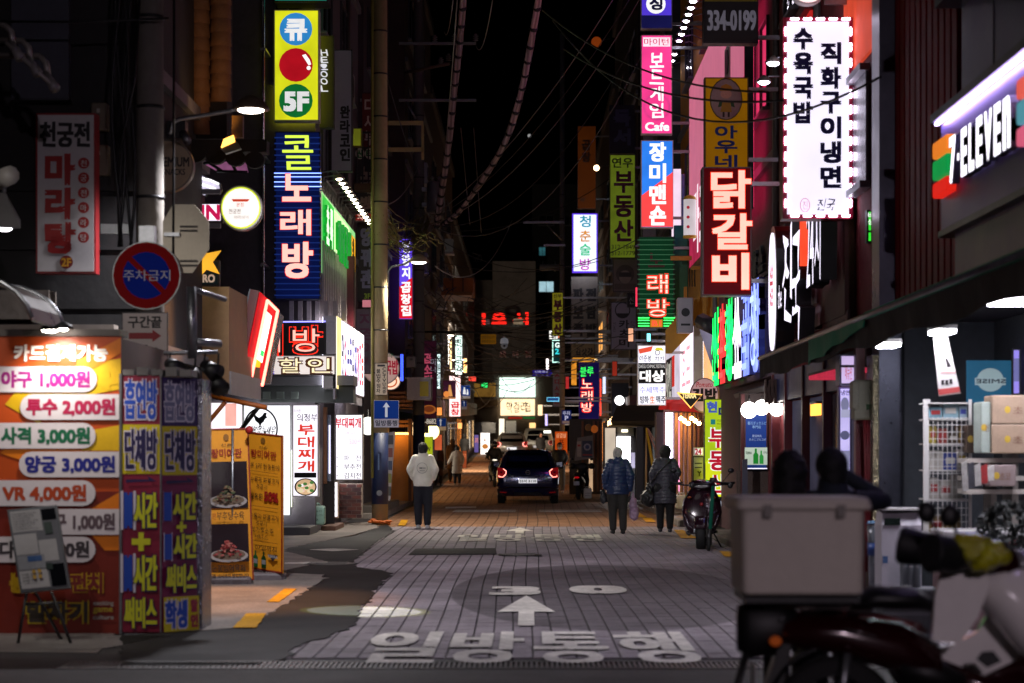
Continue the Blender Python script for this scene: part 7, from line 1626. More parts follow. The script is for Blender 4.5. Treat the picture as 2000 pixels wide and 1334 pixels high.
G().tube([P(1096, 908, 70.1), (P(1096, 908, 70.1).x, 70.1, gz(70))], .03, 6).done('pole', DKSTEEL, t)
t = thing('lit_porch', 'brown posts and a round orange lantern under the navy neon sign', 'porch', P(1165, 960, 66)); 
for x in (1136, 1158, 1166, 1172): G().boxpx(Cam(66), x, 822, x+4, 960, -.1, 0).done('post', M('5a3420', .6), t)
G().ball(P(1161, 838, 65.5), .12, .12, .13, 14, 9).done('lantern', E('a0501e', .5, .2), t); G().boxpx(Cam(66.6), 1112, 818, 1176, 970, -.1, 0).done('back_wall', M('241c18'), t); G().boxpx(Cam(66.4), 1150, 895, 1160, 960, 0, .04).done('lit_window', E('e0b890', .7, .2), t)
G().ball(P(1149, 835, 65.5), .11, .11, .12, 14, 9).done('lantern', E('5a3a24', .25, .2), t)
t = thing('warm_window', 'warm lit window strip on the right wall beyond the neon sign', 'window', P(1120, 760, 75)); G().boxpx(Cam(71), 1116, 708, 1126, 752, -.1, 0).done('pane', E('d88a2a', .9, .5, True, 5), t); G().boxpx(Cam(71), 1115, 706, 1127, 708, -.1, .02).done('frame', DKSTEEL, t)
t = thing('lit_window', 'small bright lit box window by the masked man', 'window', P(1075, 845, 100)); G().boxpx(Cam(100), 1062, 841, 1076, 846, -.1, 0).done('pane', E('f4fff8', 1.6, 0), t); G().boxpx(Cam(100), 1061, 846, 1077, 847, -.1, .02).done('frame', DKSTEEL, t)
# -- convenience store front goods
WIREW = E('c8c8c8', .12, 0)
WIREW = M('c4c2be', .35, .2, .05)
t = thing('wire_rack', 'white wire rack of snacks and boxes under the awning', 'wire rack', (4.0, 18.4, .2))
d = 18.6; fr = Cam(d)
for x in (1804, 1893): G().boxpx(fr, x, 780, x+(9 if x == 1804 else 4), 1052, -.03, .0).done('post', WIREW, t)
for x in (1812, 1893): G().boxpx(Cam(d+.4), x, 780, x+5, 1052, -.03, .0).done('post', WIREW, t)
g = G()
for k in range(9): g.boxpx(fr, 1813+k*9.2, 815, 1814.2+k*9.2, 1040, -.005, 0)
for k in range(17): g.boxpx(fr, 1813, 816+k*13.5, 1893, 817.2+k*13.5, .001, .006)
g.done('wire_grid', WIREW, t, 'stuff')
for y in (786, 818, 866, 918, 975, 1040): 
 a = fr.px(1812, y); c = fr.px(1893, y); G().box(a[0], c[0], d+.02, d+.42, a[1]-.012, a[1]).done('shelf', WIREW, t)
rr = random.Random(21)
GOODS = ['7a5a14', '5a1414', '7a2a20', '2a3a7a', '8a8a8a', '9a968f', '3a2a1a', '8a7a20', '24406a']
def goods(y, x0, x1, hmin, hmax, wmin, wmax, dd, lab, cols=GOODS, cat='snack box', nm='snack_box', emis=0):
 x = x0
 i = 0
 while x < x1-wmin*.6:
  w = rr.uniform(wmin, wmax); w = min(w, x1-x); h = rr.uniform(hmin, hmax)
  f = Cam(dd+rr.uniform(0, .06)); a = f.px(x, y); c = f.px(x+w-1, y-h); col = rr.choice(cols)
  o = thing(nm, lab, cat, f.at(a[0], a[1], 0), cat+' goods on the wire rack')
  g = G(); g.rbox(a[0], c[0], a[1], c[1], -.16, 0, .008, f); g.done('pack', M(col, .4, 0, .2), o)
  G().boxpx(f, x+w*.15, y-h*.7, x+w*.8, y-h*.35, .001, .003).done('pack_label', M(rr.choice(['a8a49c', '8a1a1a', '1c2c7a', 'a88a1a']), .4, 0, .2), o)
  x += w; i += 1
goods(866, 1815, 1890, 20, 40, 14, 22, 18.68, 'brightly printed snack pack on the upper rack shelf')
goods(918, 1815, 1890, 24, 44, 18, 28, 18.68, 'white and blue bag on the middle rack shelf', ['a8a49c', '9a968f', '2a3c86', 'a8a49c'], 'snack bag', 'snack_bag')
goods(975, 1815, 1890, 26, 48, 18, 30, 18.68, 'white and blue bag on the lower rack shelf', ['a8a49c', '9a968f', '2a3c86', 'a8a49c'], 'snack bag', 'snack_bag')
goods(1040, 1815, 1890, 22, 40, 24, 34, 18.68, 'brown carton on the bottom rack shelf', ['6a5a34', '7a6a44'], 'carton', 'carton')
goods(818, 1815, 1890, 18, 30, 22, 36, 18.68, 'clear plastic tub on the top rack shelf', ['5a7a86', '6a8690', '7a8e98'], 'plastic tub', 'plastic_tub')
t = thing('shelf_unit', 'pale shelf unit with cartons right of the wire rack', 'shelf unit', (4.4, 18.2, .2)); fr = Cam(18.2)
for y in (885+10, 958-62+60, 1010-80): G().boxpx(fr, 1888, y, 2060, y+9, -.4, 0).done('shelf', M('a09890', .5), t)
G().boxpx(fr, 1978, 880, 1990, 1070, -.4, -.02).done('post', M('6a645e', .5), t); G().boxpx(fr, 1940, 900, 1952, 1070, -.4, -.1).done('post', M('6a645e', .5), t)
for (x0, y0, x1, y1, c, lab, dd) in ((1937, 772, 2040, 828, '8a7460', 'upper printed carton on the shelf unit', 18.1), (1937, 829, 2040, 886, '8a7460', 'lower printed carton on the shelf unit', 18.1), (1916, 785, 1936, 885, '8a948c', 'stack of pale packs beside the printed cartons', 18.15), (1930, 908, 1985, 950, '7a6a68', 'plain pinkish box on the lower shelf', 18.1), (1888, 830, 1914, 885, '3a2a1e', 'brown snack carton behind the rack', 18.5), (1894, 905, 1925, 950, '3a2e2a', 'row of dark snack sticks on the shelf', 18.3)):
 t = thing('carton', lab, 'carton', P((x0+x1)/2, y1, dd)); f = Cam(dd); a = f.px(x0, y1); c2 = f.px(x1, y0); G().rbox(a[0], c2[0], a[1], c2[1], -.3, 0, .01, f).done('box', M(c, .6, 0, .25, 14), t)
 decorate(t, f, [('d', x0+(x1-x0)*.3, (y0+y1)/2, 6, 7, M('a88a2a', .5)), ('t', '초코', x0+(x1-x0)*.4, (y0+y1)/2-6, x0+(x1-x0)*.8, (y0+y1)/2+8, M('6a4a3a'), {'b': .01})], .002)
t = thing('hanging_flyer', 'striped product bags hanging in the shelf opening', 'product bag', P(1910, 960, 18)); f = Cam(17.95)
for k in range(5): G().ppx(f, [(1880+k*13, 960-k*5), (1892+k*13, 958-k*5), (1888+k*14, 900+k*2), (1878+k*13, 905+k*2)], -.02-.01*k, .0-.01*k).done('bag', M(['a09c98', '3a3a40', 'a09c98', '8a2a2a', 'a09c98'][k], .4, 0, .5, 20), t)
t = sign('hanging_poster', 'overexposed white poster hanging from the awning lamp', C(17.35), (1825, 656, 1872, 772), [], M('c4c0bc', .5, 0, .05), WHITEP, .006, cat='poster', rim=.001)
bpy.data.objects.remove([o for o in t.children if o.name.startswith('cabinet')][0])
for o in list(t.children): bpy.data.objects.remove(o)
f = Cam(17.35)
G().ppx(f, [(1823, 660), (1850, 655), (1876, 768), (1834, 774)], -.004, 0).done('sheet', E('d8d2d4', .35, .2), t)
decorate(t, f, [('p', [(1846, 700), (1850, 700), (1858, 716), (1850, 718)], L('2a2428', .5)), ('r', 1838, 742, 1844, 752, L('2a2428', .5)), ('r', 1846, 742, 1852, 752, L('2a2428', .5)), ('r', 1854, 740, 1860, 750, L('2a2428', .5)), ('p', [(1832, 760), (1873, 755), (1875, 766), (1834, 772)], L('b04a4a', .5)), ('r', 1836, 726, 1866, 729, L('c08a8a', .6))], .002)
t = thing('glass_poster', 'blue poster with a mirrored word seen in the store glass', 'poster', P(1930, 785, 19.5)); f = Cam(19.5)
G().boxpx(f, 1888, 704, 1975, 786, -.02, 0).done('sheet', E('2c6a8c', .32, .3), t)
g = G().disc(*f.px(1934, 742), .13, .115, .001, .003, f, 28); g.done('emblem', E('a8c0c4', .35, .2), t); G().boxpx(f, 1904, 738, 1964, 752, .004, .006).done('band', E('a8c0c4', .4), t)
m0 = f.px(1964, 751); m1 = f.px(1906, 739); ff2 = Fr(f.at(m0[0], m0[1], 0), (-1, 0, 0)); q = G().text(ff2, 'SMISE', 0, .01, m0[0]-m1[0], (m1[1]-m0[1])-.005, -.009, .04); q.done('lettering', M('2c3a44'), t)
t = sign('light_panel', 'narrow violet lit panel at the right edge behind the cartons', C(19.6), (1976, 680, 1994, 772), [('r', 1980, 700, 1990, 745, L('7a7ab8', .7))], E('a898ff', .7, .3), CAB_D, .05, cat='light panel')
t = thing('umbrella_dispenser', 'pale grey dispenser box with a slanted dark window', 'dispenser', (3.4, 18, 0)); d = 17.6; f = Cam(d)
a = f.px(1722, 1008); c2 = f.px(1800, 1008)
G().loftpts([[(a[0], d, 0), (c2[0], d, 0), (c2[0], d+.35, 0), (a[0], d+.35, 0)], [(a[0], d, .93), (c2[0], d, .93), (c2[0], d+.35, .93), (a[0], d+.35, .93)], [(a[0]+.02, d+.06, 1.03), (c2[0], d+.06, 1.04), (c2[0], d+.35, 1.06), (a[0]+.02, d+.35, 1.06)]]).done('case', M('b4aeb8', .4, 0, .12), t)
G().boxpx(f, 1727, 1012, 1758, 1026, .001, .012).done('window', M('1a2420', .15), t); G().boxpx(f, 1724, 1086, 1734, 1100, .001, .004).done('sticker', M('3a5a8a'), t); G().box(a[0]-.01, c2[0]+.01, d-.01, d+.36, 1.062, 1.08).done('lid', M('a8a4a4', .4), t)
t = thing('chest_freezer', 'white ice cream chest corner with red trim beside the rack', 'freezer', (3.9, 17.9, 0)); G().rbox(3.72, 4.6, 17.7, 18.3, 0, .82, .03).done('case', M('8a6a70', .4, 0, .15), t); G().rbox(3.70, 4.62, 17.68, 18.32, .823, .88, .02).done('lid', M('a8a4a4', .25), t); G().box(3.71, 4.6, 17.675, 17.69, .76, .80).done('trim', M('8a141c'), t)
t = thing('blue_barrel', 'clear bin with a blue printed label by the dispenser', 'bin', P(1718, 1100, 18.4)); p = P(1716, 1100, 18.4); G().lathe([(.09, -.3), (.1, .2), (.11, .35)], (p.x, 18.4, .55), 20).done('body', M('6a6e76', .2, .1), t); G().lathe([(.104, 0), (.106, .12)], (p.x, 18.4, .62), 20).done('label_band', M('1c3a7a', .4), t); G().lathe([(.115, .0), (.1, .03)], (p.x, 18.4, .91), 20).done('rim', M('5a7a9a'), t)
for k in range(5):
 x = 1765+(k % 3)*13; d = 16.9+(k//3)*.12
 p = P(x, 1160, d); t = thing('water_bottle', 'clear plastic water bottle in the cluster behind the motorbike seat', 'bottle', (p.x, d, .42), 'clear water bottles behind the seat'); G().lathe([(.028, 0), (.032, .02), (.03, .1), (.033, .14), (.03, .2), (.012, .25), (.012, .27)], (p.x, d, .43), 14).done('body', M('7a8288', .12, 0, 0, spec=.8), t); G().lathe([(.014, .271), (.014, .29)], (p.x, d, .43), 12).done('cap', M('8a8a90'), t)
t = thing('bottle_crate', 'low crate the water bottles stand on', 'crate', (3.25, 17, 0)); G().rbox(3.0, 3.5, 16.8, 17.15, 0, .425, .02).done('body', M('3a3a40', .6), t); G().box(2.99, 3.51, 16.79, 16.8-.002, .2, .23).done('band', M('5a5a60'), t)
t = thing('potted_shrub', 'dark leafy shrub at the right edge beyond the motorbike', 'shrub', (4.2, 16, 0))
g = G(); rr = random.Random(8)
for k in range(900):
 th = rr.uniform(0, 2*pi); ph = rr.uniform(-1, 1); R = rr.uniform(.5, 1)**.5*.33
 c = Vector((3.98+R*cos(th)*(1-ph*ph*.5)*1.15, 16+R*sin(th)*.6, .98+ph*.2)); a = Vector((rr.uniform(-1, 1), rr.uniform(-1, 1), rr.uniform(-1, 1))).normalized()*.035; b_ = a.orthogonal().normalized()*.018
 g.add([c-a, c+b_, c+a, c-b_], [(0, 1, 2, 3)])
g.done('foliage', M('10150f', .7, 0, .4), t, 'stuff'); G().lathe([(.16, 0), (.2, .5)], (4.0, 16, 0), 18).done('pot', M('3a2a22', .8), t); G().tube([(4.0, 16, .5), (4, 16, .9)], .03, 8).done('trunk', M('2a2018'), t)
FS = [(1066, 700, 1072, 735, 95, 'f4f0ff', 1.6, 'thin white lit strip sign beyond the right pole'), (1085, 655, 1093, 662, 90, 'ff8a5a', 1.2, 'tiny orange lit box over the convenience sign'), (1104, 735, 1112, 760, 82, 'c03030', .8, 'small red lit plate below the right pole box'),
  (842, 700, 850, 735, 88, '9a5aff', 1.2, 'narrow violet lit strip left of the orange balcony'), (905, 700, 912, 728, 96, 'ffb060', 1.4, 'small amber lit sign beside the tall thin white sign'), (915, 735, 930, 745, 120, 'ff4a3a', 1.0, 'small red lit bar at the far left corner'),
  (893, 825, 903, 838, 92, 'ffa860', 1.8, 'small orange lit box under the pedestrian sign'), (852, 795, 864, 812, 76, 'ff9a4a', 1.2, 'square amber lit box over the walking women'), (1050, 790, 1060, 812, 110, 'ffd8a8', 1.5, 'warm lit panel right of the brushed letter board'), (1064, 808, 1070, 832, 100, 'b8b0ff', 1.2, 'slim violet white sign by the parking sign'),
  (1160, 700, 1168, 705, 69, 'ffd090', 2, 'short warm light bar over the neon karaoke sign'), (1176, 735, 1184, 770, 72, 'd8e0ff', 1.3, 'slim pale lit sign right of the neon karaoke sign'), (1240, 560, 1246, 600, 55, 'ff3a5a', 1.2, 'thin pink neon strip beside the striped karaoke sign'), (1262, 650, 1272, 668, 50, '8affff', 2, 'small cyan lit window under the striped karaoke sign'),
  (1226, 640, 1238, 668, 57, 'ffb890', 1.0, 'small peach lit window beside the dark corner'), (1195, 705, 1206, 735, 62, 'a03020', .7, 'dim red signboard above the moon disc sign'), (796, 735, 802, 790, 60, 'd8fff0', 1.2, 'slim greenish lit tube by the second pole'), (768, 700, 774, 740, 55, 'ff9a9a', 1.0, 'slim pink lit strip behind the concrete pole')]
for x0, y0, x1, y1, d, c, s_, lab in FS:
 sign('hanging_sign', lab, C(d), (x0, y0, x1, y1), [], E(c, s_, .3), CAB_D, .15, cat='hanging sign', wall=-3.7 if x0 < 1000 else 3.7)
# == vehicles
def smooth_mesh(g, voxel, name, mat, parent, quilt=None, it=4, fac=.5, smooth=True, kind=None):
 """grow one continuous skin round the shapes collected in g"""
 me = bpy.data.meshes.new(name); me.from_pydata(g.v, [], g.f); me.update()
 o = bpy.data.objects.new(name, me); COL.objects.link(o)
 m = o.modifiers.new('r', 'REMESH'); m.mode = 'VOXEL'; m.voxel_size = voxel; m.use_smooth_shade = smooth
 if it:
  s = o.modifiers.new('s', 'SMOOTH'); s.factor = fac; s.iterations = it
 dg = bpy.context.evaluated_depsgraph_get(); dg.update()
 me2 = bpy.data.meshes.new_from_object(o.evaluated_get(dg))
 bpy.data.objects.remove(o); bpy.data.meshes.remove(me)
 org = ORG.get(parent, Vector((0, 0, 0)))
 if quilt:
  sp, amp, base = quilt
  nr = [v.normal.copy() for v in me2.vertices]
  for v, n in zip(me2.vertices, nr):
   q = abs(sin(pi*(v.co.z-base)/sp+.5*sin(v.co.x*14+v.co.y*9)*.35))
   v.co += n*amp*(q**.6-.6)+n*amp*.5*noise.noise(v.co*22)
 else:
  nr = [v.normal.copy() for v in me2.vertices]
  for v, n in zip(me2.vertices, nr): v.co += n*.006*noise.noise(Vector((v.co.x*9, v.co.y*9, v.co.z*5)))
 for v in me2.vertices: v.co -= org
 me2.name = name
 me2.materials.clear(); me2.materials.append(mat)
 me2.polygons.foreach_set('use_smooth', [True]*len(me2.polygons))
 o = bpy.data.objects.new(name, me2); COL.objects.link(o)
 if parent is not None: o.parent = parent
 ORG[o] = org
 if kind: o['kind'] = kind
 return o
def rrect(w, y0, y1, r, n=5):
 r = min(r, w*.95, (y1-y0)/2*.95); pts = []
 for cx, cy, a0 in ((w-r, y0+r, -pi/2), (w-r, y1-r, 0), (-w+r, y1-r, pi/2), (-w+r, y0+r, pi)):
  for k in range(n+1):
   a = a0+pi/2*k/n; pts.append((cx+r*cos(a), cy+r*sin(a)))
 return pts
def wheel(t, c, r, w, rimc='8a8c90', name='wheel'):
 g = G(); g.lathe([(r*.6, -w/2), (r*.93, -w/2), (r, -w*.32), (r, w*.32), (r*.93, w/2), (r*.6, w/2)], c, 28, 'x')
 o = g.done(name, M('0b0b0c', .8), t)
 g = G(); g.lathe([(r*.6, -w*.45), (r*.6, w*.45)], c, 24, 'x')
 for s in (-1, 1):
  for k in range(5):
   a = 2*pi*k/5
   g.tube([(c[0]+s*w*.47, c[1], c[2]), (c[0]+s*w*.47, c[1]+r*.58*cos(a), c[2]+r*.58*sin(a))], r*.07, 6)
 g.done('rim', M(rimc, .3, .8), o)
 return o
def car(label, x, y, paint, lights=1.0, S=1.0, plate='', kind='suv', glass=None):
 z0 = gz(y)
 t = thing('suv_car' if kind == 'suv' else 'minivan', label, 'car' if kind == 'suv' else 'van', (x, y, z0))
 lv = [(.24, .78, .10, 4.05), (.34, .86, .03, 4.18), (.55, .905, 0, 4.2), (.78, .915, .0, 4.15), (.95, .905, .03, 4.0), (1.04, .885, .08, 3.7), (1.10, .85, .14, 3.05), (1.24, .79, .22, 2.8), (1.40, .72, .32, 2.55), (1.52, .655, .45, 2.3), (1.58, .56, .62, 2.1), (1.60, .40, .9, 1.8)]
 if kind == 'van': lv = [(.24, .8, .06, 4.6), (.4, .9, 0, 4.7), (.9, .93, .0, 4.6), (1.05, .92, .03, 4.2), (1.4, .86, .08, 3.7), (1.65, .80, .14, 3.3), (1.78, .72, .25, 3.1), (1.82, .5, .6, 2.8)]
 lv = [(z*S, w*S, a*S, b*S) for z, w, a, b in lv]
 def at(z):
  for p, q in zip(lv, lv[1:]):
   if p[0] <= z <= q[0]:
    f = (z-p[0])/(q[0]-p[0]); return tuple(p[i]+(q[i]-p[i])*f for i in (1, 2, 3))
  return lv[-1][1:]
 g = G(); g.smooth = True
 g.loftpts([[(x+a, y+b, z0+z) for a, b in rrect(w, y0, y1, .22*S)] for z, w, y0, y1 in lv], True, True)
 g.done('body', paint, t)
 def rear(poly, th, name, m, inset=0, label=None):
  g = G(); vs = []
  for px_, pz in poly:
   w, a, b = at(pz*S); vs.append((px_*S, a, pz*S))
  n = len(vs)
  cur = lambda X, A: A+max(0, (abs(X)-at(.8)[0]+.24*S))**2*1.7
  pts0 = [(x+v[0], y+cur(v[0], v[1])-th*.2+.004, z0+v[2]) for v in vs]; pts1 = [(x+v[0]*.998, y+cur(v[0], v[1])-th, z0+v[2]) for v in vs]
  tt = tessellate_polygon([[Vector((v[0], v[2], 0)) for v in vs]])
  g.add(pts1, [tuple(q) for q in tt]); 
  for i in range(n): j = (i+1) % n; g.add([pts0[i], pts0[j], pts1[j], pts1[i]], [(0, 1, 2, 3)])
  return g.done(name, m, t)
 GL = M('06070a', .06, 0, 0, spec=.9)
 top = 1.5 if kind == 'suv' else 1.68
 rear([(-.68, 1.08), (-.3, 1.06), (.3, 1.06), (.68, 1.08), (.57, top-.04), (.3, top), (-.3, top), (-.57, top-.04)], .012, 'rear_window', GL)
 rear([(-.6, top+.012), (-.3, top+.03), (.3, top+.03), (.6, top+.012), (.6, top+.06), (-.6, top+.06)], .07, 'spoiler', paint)
 g = G()
 for s in (-1, 1):
  vs = []
  for yy, zz in ((.62, 1.14), (1.9, 1.12), (2.75, 1.12), (2.45, 1.42), (1.9, 1.46), (.75, 1.44)):
   w, a, b = at(zz*S); vs.append((x+s*(w+.006), y+yy*S, z0+zz*S))
  g.add(vs, [(0, 1, 2, 3, 4, 5) if s > 0 else (5, 4, 3, 2, 1, 0)])
  G().add(vs, [(0, 1, 2, 3, 4, 5)]).done('side_window', GL, t)
 rear([(-.88, .26), (.88, .26), (.90, .44), (.6, .52), (-.6, .52), (-.90, .44)], .05, 'bumper', M('101114', .5))
 rear([(-.42, .26), (.42, .26), (.38, .35), (-.38, .35)], .075, 'skid_plate', M('3a3a40', .4, .4))
 for s in (-1, 1):
  P_ = [(s*.90, .78), (s*.78, .76), (s*.69, .86), (s*.67, .98), (s*.75, 1.06), (s*.885, 1.08)]
  o = rear(P_, .03, 'tail_light', E('7a0a10', .7*lights, .2))
  for a_, b_ in zip(P_, P_[1:]+P_[:1]):
   w, ya, yb = at(a_[1]*S); w2, yc, yd = at(b_[1]*S)
   cur = lambda X, A: A+max(0, (abs(X)-at(.8)[0]/S+.24))**2*1.7*S
   G().tube([(x+a_[0]*.94*S+s*.0, y+cur(a_[0], ya)-.04, z0+(.92+(a_[1]-.92)*.78)*S), (x+b_[0]*.94*S, y+cur(b_[0], yc)-.04, z0+(.92+(b_[1]-.92)*.78)*S)], .011*S, 5).done('light_tube', E('ff8a7c', 4*lights, 0), o)
  rear([(s*.82, .34), (s*.62, .33), (s*.62, .36), (s*.82, .37)], .065, 'reflector', E('8a1010', .25))
  w, a, b = at(1.1*S)
  G().loftpts([[(x+s*w, y+3.0*S, z0+1.08*S), (x+s*(w+.2), y+2.98*S, z0+1.08*S), (x+s*(w+.2), y+2.98*S, z0+1.22*S), (x+s*w, y+3.0*S, z0+1.2*S)], [(x+s*w, y+3.1*S, z0+1.1*S), (x+s*(w+.18), y+3.08*S, z0+1.1*S), (x+s*(w+.18), y+3.08*S, z0+1.2*S), (x+s*w, y+3.1*S, z0+1.18*S)]]).done('side_mirror', paint, t)
  if kind == 'suv': G().tube([(x+s*.56*S, y+.75*S, z0+1.575*S), (x+s*.57*S, y+.9*S, z0+1.63*S), (x+s*.57*S, y+2.0*S, z0+1.63*S), (x+s*.55*S, y+2.2*S, z0+1.56*S)], .018*S, 6).done('roof_rail', STEEL, t)
 pl = rear([(-.27, .62), (.27, .62), (.27, .75), (-.27, .75)], .03, 'number_plate', E('e8e6ea', .75*max(lights, .6), 0))
 if plate:
  f = Fr((x, y+at(.68*S)[1]-.036, z0)); G().text(f, plate, -.24*S, .64*S, .24*S, .73*S, 0, .02).done('plate_lettering', M('1a1a1e'), pl)
 fr_ = Fr((x, y+at(.95*S)[1]-.03, z0))
 g = G(); N_ = 20
 G().tube([fr_.at(.06*S*cos(2*pi*i/N_), .93*S+.06*S*sin(2*pi*i/N_), 0) for i in range(N_+1)], .008, 5).done('badge', STEEL, t)
 G().tube([fr_.at(-.05*S, .93*S, 0), fr_.at(.05*S, .93*S, 0)], .008, 5).done('badge_wing', STEEL, t)
 G().tube([fr_.at(-.36*S, .80*S, 0), fr_.at(.36*S, .80*S, 0)], .008, 5).done('chrome_strip', STEEL, t)
 G().tube([(x, y+.3*S, z0+1.16*S), (x+.3*S, y+.22*S, z0+1.13*S)], .01, 5).done('rear_wiper', BLACK, t)
 G().tube([(x, y+.9*S, z0+1.58*S), (x, y+.8*S, z0+1.74*S)], .006, 5).done('antenna', BLACK, t)
 for s in (-1, 1):
  for yy in (.82, 3.35): wheel(t, (x+s*.78*S, y+yy*S, z0+.33*S), .33*S, .22*S)
 return t
navy = M('151b46', .16, .35, .15, 3, 0, .6, 0, 1.0)
car('dark navy SUV seen from behind with glowing red tail lights', P(1031, 0, 58.5).x, 58.0, navy, 1.0, 1.0, '53서 3110')
car('white SUV farther up the street with both tail lights lit', P(1000, 0, 117).x, 115.0, M('8e8c88', .25, .1, .1, 3, 0, .5, 0, .6), 1.6, 1.02, '')
car('white van parked beside the white SUV, higher and darker', P(1044, 0, 122).x+.2, 121.0, M('8a8f90', .3, .1, .1, 3), .3, 1.0, '', 'van')
def RX(c, yaw, K=1.0):      # local (forward, side, up) -> world
 f = Vector((cos(yaw), sin(yaw), 0)); s = Vector((-sin(yaw), cos(yaw), 0))
 return lambda a, b, z: Vector(c)+(f*a+s*b+Vector((0, 0, z)))*K
def ywheel(t, T, a, r, w, yaw, name, spokes=6):
 def ring(rad, off, n=28): return [T(a+rad*cos(2*pi*k/n), off, r+rad*sin(2*pi*k/n)) for k in range(n)]
 g = G(); g.loftpts([ring(r*.72, -w/2), ring(r*.92, -w/2), ring(r, -w*.2), ring(r, w*.2), ring(r*.92, w/2), ring(r*.72, w/2)], False, True)
 g.loftpts([ring(r*.72, w/2), ring(r*.72, -w/2)], False, True)
 o = g.done(name, M('0a0a0b', .8), t)
 g = G(); g.loftpts([ring(r*.74, -w*.4), ring(r*.66, -w*.4), ring(r*.66, w*.4), ring(r*.74, w*.4)], False, True)
 g.done('rim', M('8a8a8c', .25, .9), o)
 for k in range(spokes):
  an = 2*pi*k/spokes+.3; G().tube([T(a, 0, r), T(a+r*.68*cos(an), 0, r+r*.68*sin(an))], r*.05, 6).done('spoke', M('6a6a6c', .3, .8), o)
 G().tube([T(a, -w*.6, r), T(a, w*.6, r)], r*.16, 12).done('hub', M('4a4a4c', .4, .8), o)
 return o
def scooter(label, x, y, yaw, col, box=None, shield=None, tail=0.0, head=0.0, group=None, front_detail=False, K=1.0, WD=1.0):
 z0 = gz(y)
 t = thing('motor_scooter', label, 'motor scooter', (x, y, z0), group)
 T0 = RX((x, y, z0), yaw, K); T = lambda a, b, z: T0(a, b*WD, z)
 dk = M('101012', .5)
 ywheel(t, T, -.60, .25, .11, yaw, 'rear_wheel'); ywheel(t, T, .62, .25, .10, yaw, 'front_wheel')
 def shell(st, name, m, seg=14):      # stations along forward axis: (a, half width, z low, z high)
  rs = []
  for a, w, zl, zh in st:
   c = (zl+zh)/2; h = (zh-zl)/2
   rs.append([T(a, w*cos(2*pi*k/seg)*(1-.15*abs(sin(2*pi*k/seg))), c+h*sin(2*pi*k/seg)) for k in range(seg)])
  return G().loftpts(rs, True, True).done(name, m, t)
 shell([(-.92, .05, .62, .72), (-.8, .12, .52, .78), (-.5, .17, .38, .78), (-.2, .17, .30, .74), (-.05, .12, .28, .60)], 'rear_body', col)
 shell([(-.85, .10, .76, .82), (-.6, .15, .75, .86), (-.25, .16, .73, .84), (.0, .12, .70, .78)], 'seat', M('0c0c0d', .6))
 shell([(-.1, .16, .22, .34), (.1, .17, .22, .30), (.3, .16, .24, .32)], 'floorboard', dk)
 st = []
 rs = []
 for z, a, w, dp in ((.24, .36, .12, .07), (.40, .37, .19, .08), (.60, .33, .215, .09), (.78, .27, .20, .09), (.92, .21, .15, .08), (1.0, .17, .10, .06)):
  rs.append([T(a+dp*sin(2*pi*k/16), w*cos(2*pi*k/16), z) for k in range(16)])
 G().loftpts(rs, True, True).done('front_apron', shield or col, t)
 g = G(); rs = []
 for k in range(9):
  an = radians(20+k*17); rs.append([T(.62+.29*cos(an), s*.065, .25+.29*sin(an)) for s in (-1, -.4, .4, 1)]+[T(.62+.275*cos(an), s*.065, .25+.275*sin(an)) for s in (1, .4, -.4, -1)])
 G().loftpts(rs, True, True).done('front_fender', col, t)
 for s in (-1, 1): G().tube([T(.30, s*.055, .62), T(.60, s*.07, .27)], .022, 8).done('fork', STEEL, t)
 rs = []
 for a, w, zl, zh in ((.14, .10, .98, 1.10), (.24, .15, .94, 1.12), (.32, .12, .95, 1.08), (.36, .06, .98, 1.04)):
  rs.append([T(a, w*cos(2*pi*k/14), (zl+zh)/2+(zh-zl)/2*sin(2*pi*k/14)) for k in range(14)])
 G().loftpts(rs, True, True).done('handlebar_cover', col, t)
 g = G(); G().loftpts([[T(.345, w*cos(2*pi*k/12), 1.01+.035*sin(2*pi*k/12)) for k in range(12)] for w in (.09,)]+[[T(.375, .06*cos(2*pi*k/12), 1.01+.025*sin(2*pi*k/12)) for k in range(12)]], True, True).done('headlight', M('9a9a9c', .1, .3) if not head else E('fff4e0', head, 0), t)
 G().tube([T(.12, -.33, 1.05), T(.17, -.15, 1.02), T(.17, .15, 1.02), T(.12, .33, 1.05)], .014, 8).done('handlebar', DKSTEEL, t)
 for s in (-1, 1):
  G().tube([T(.12, s*.22, 1.05), T(.10, s*.35, 1.06)], .02, 8).done('grip', BLACK, t)
  G().tube([T(.16, s*.20, 1.04), T(.14, s*.30, 1.22)], .007, 5).done('mirror_stem', BLACK, t)
  c = T(.13, s*.31, 1.26)
  G().ball(c, .055, .035, .04, 12, 8).done('side_mirror', BLACK, t)
 G().tube([T(-.80, 0, .70), T(-.98, 0, .62)], .04, 8).done('tail_housing', dk, t)
 c = T(-.93, 0, .70); G().ball(c, .08, .05, .03, 12, 8).done('tail_light', E('c01018', .3+tail, .1), t)
 G().loftpts([[T(-.98, s*.09, z) for s in (-1, 1)]+[T(-.985, s*.09, z) for s in (1, -1)] for z in (.46, .58)]).done('number_plate', M('b0aeb4', .5), t)
 G().tube([T(-.15, -.15, .22), T(-.5, -.17, .24), T(-.82, -.17, .32)], [.03, .045, .05], 10).done('exhaust', M('5a5a5c', .35, .8), t)
 G().tube([T(-.1, .12, .24), T(-.15, .2, .01)], .012, 6).done('kickstand', DKSTEEL, t)
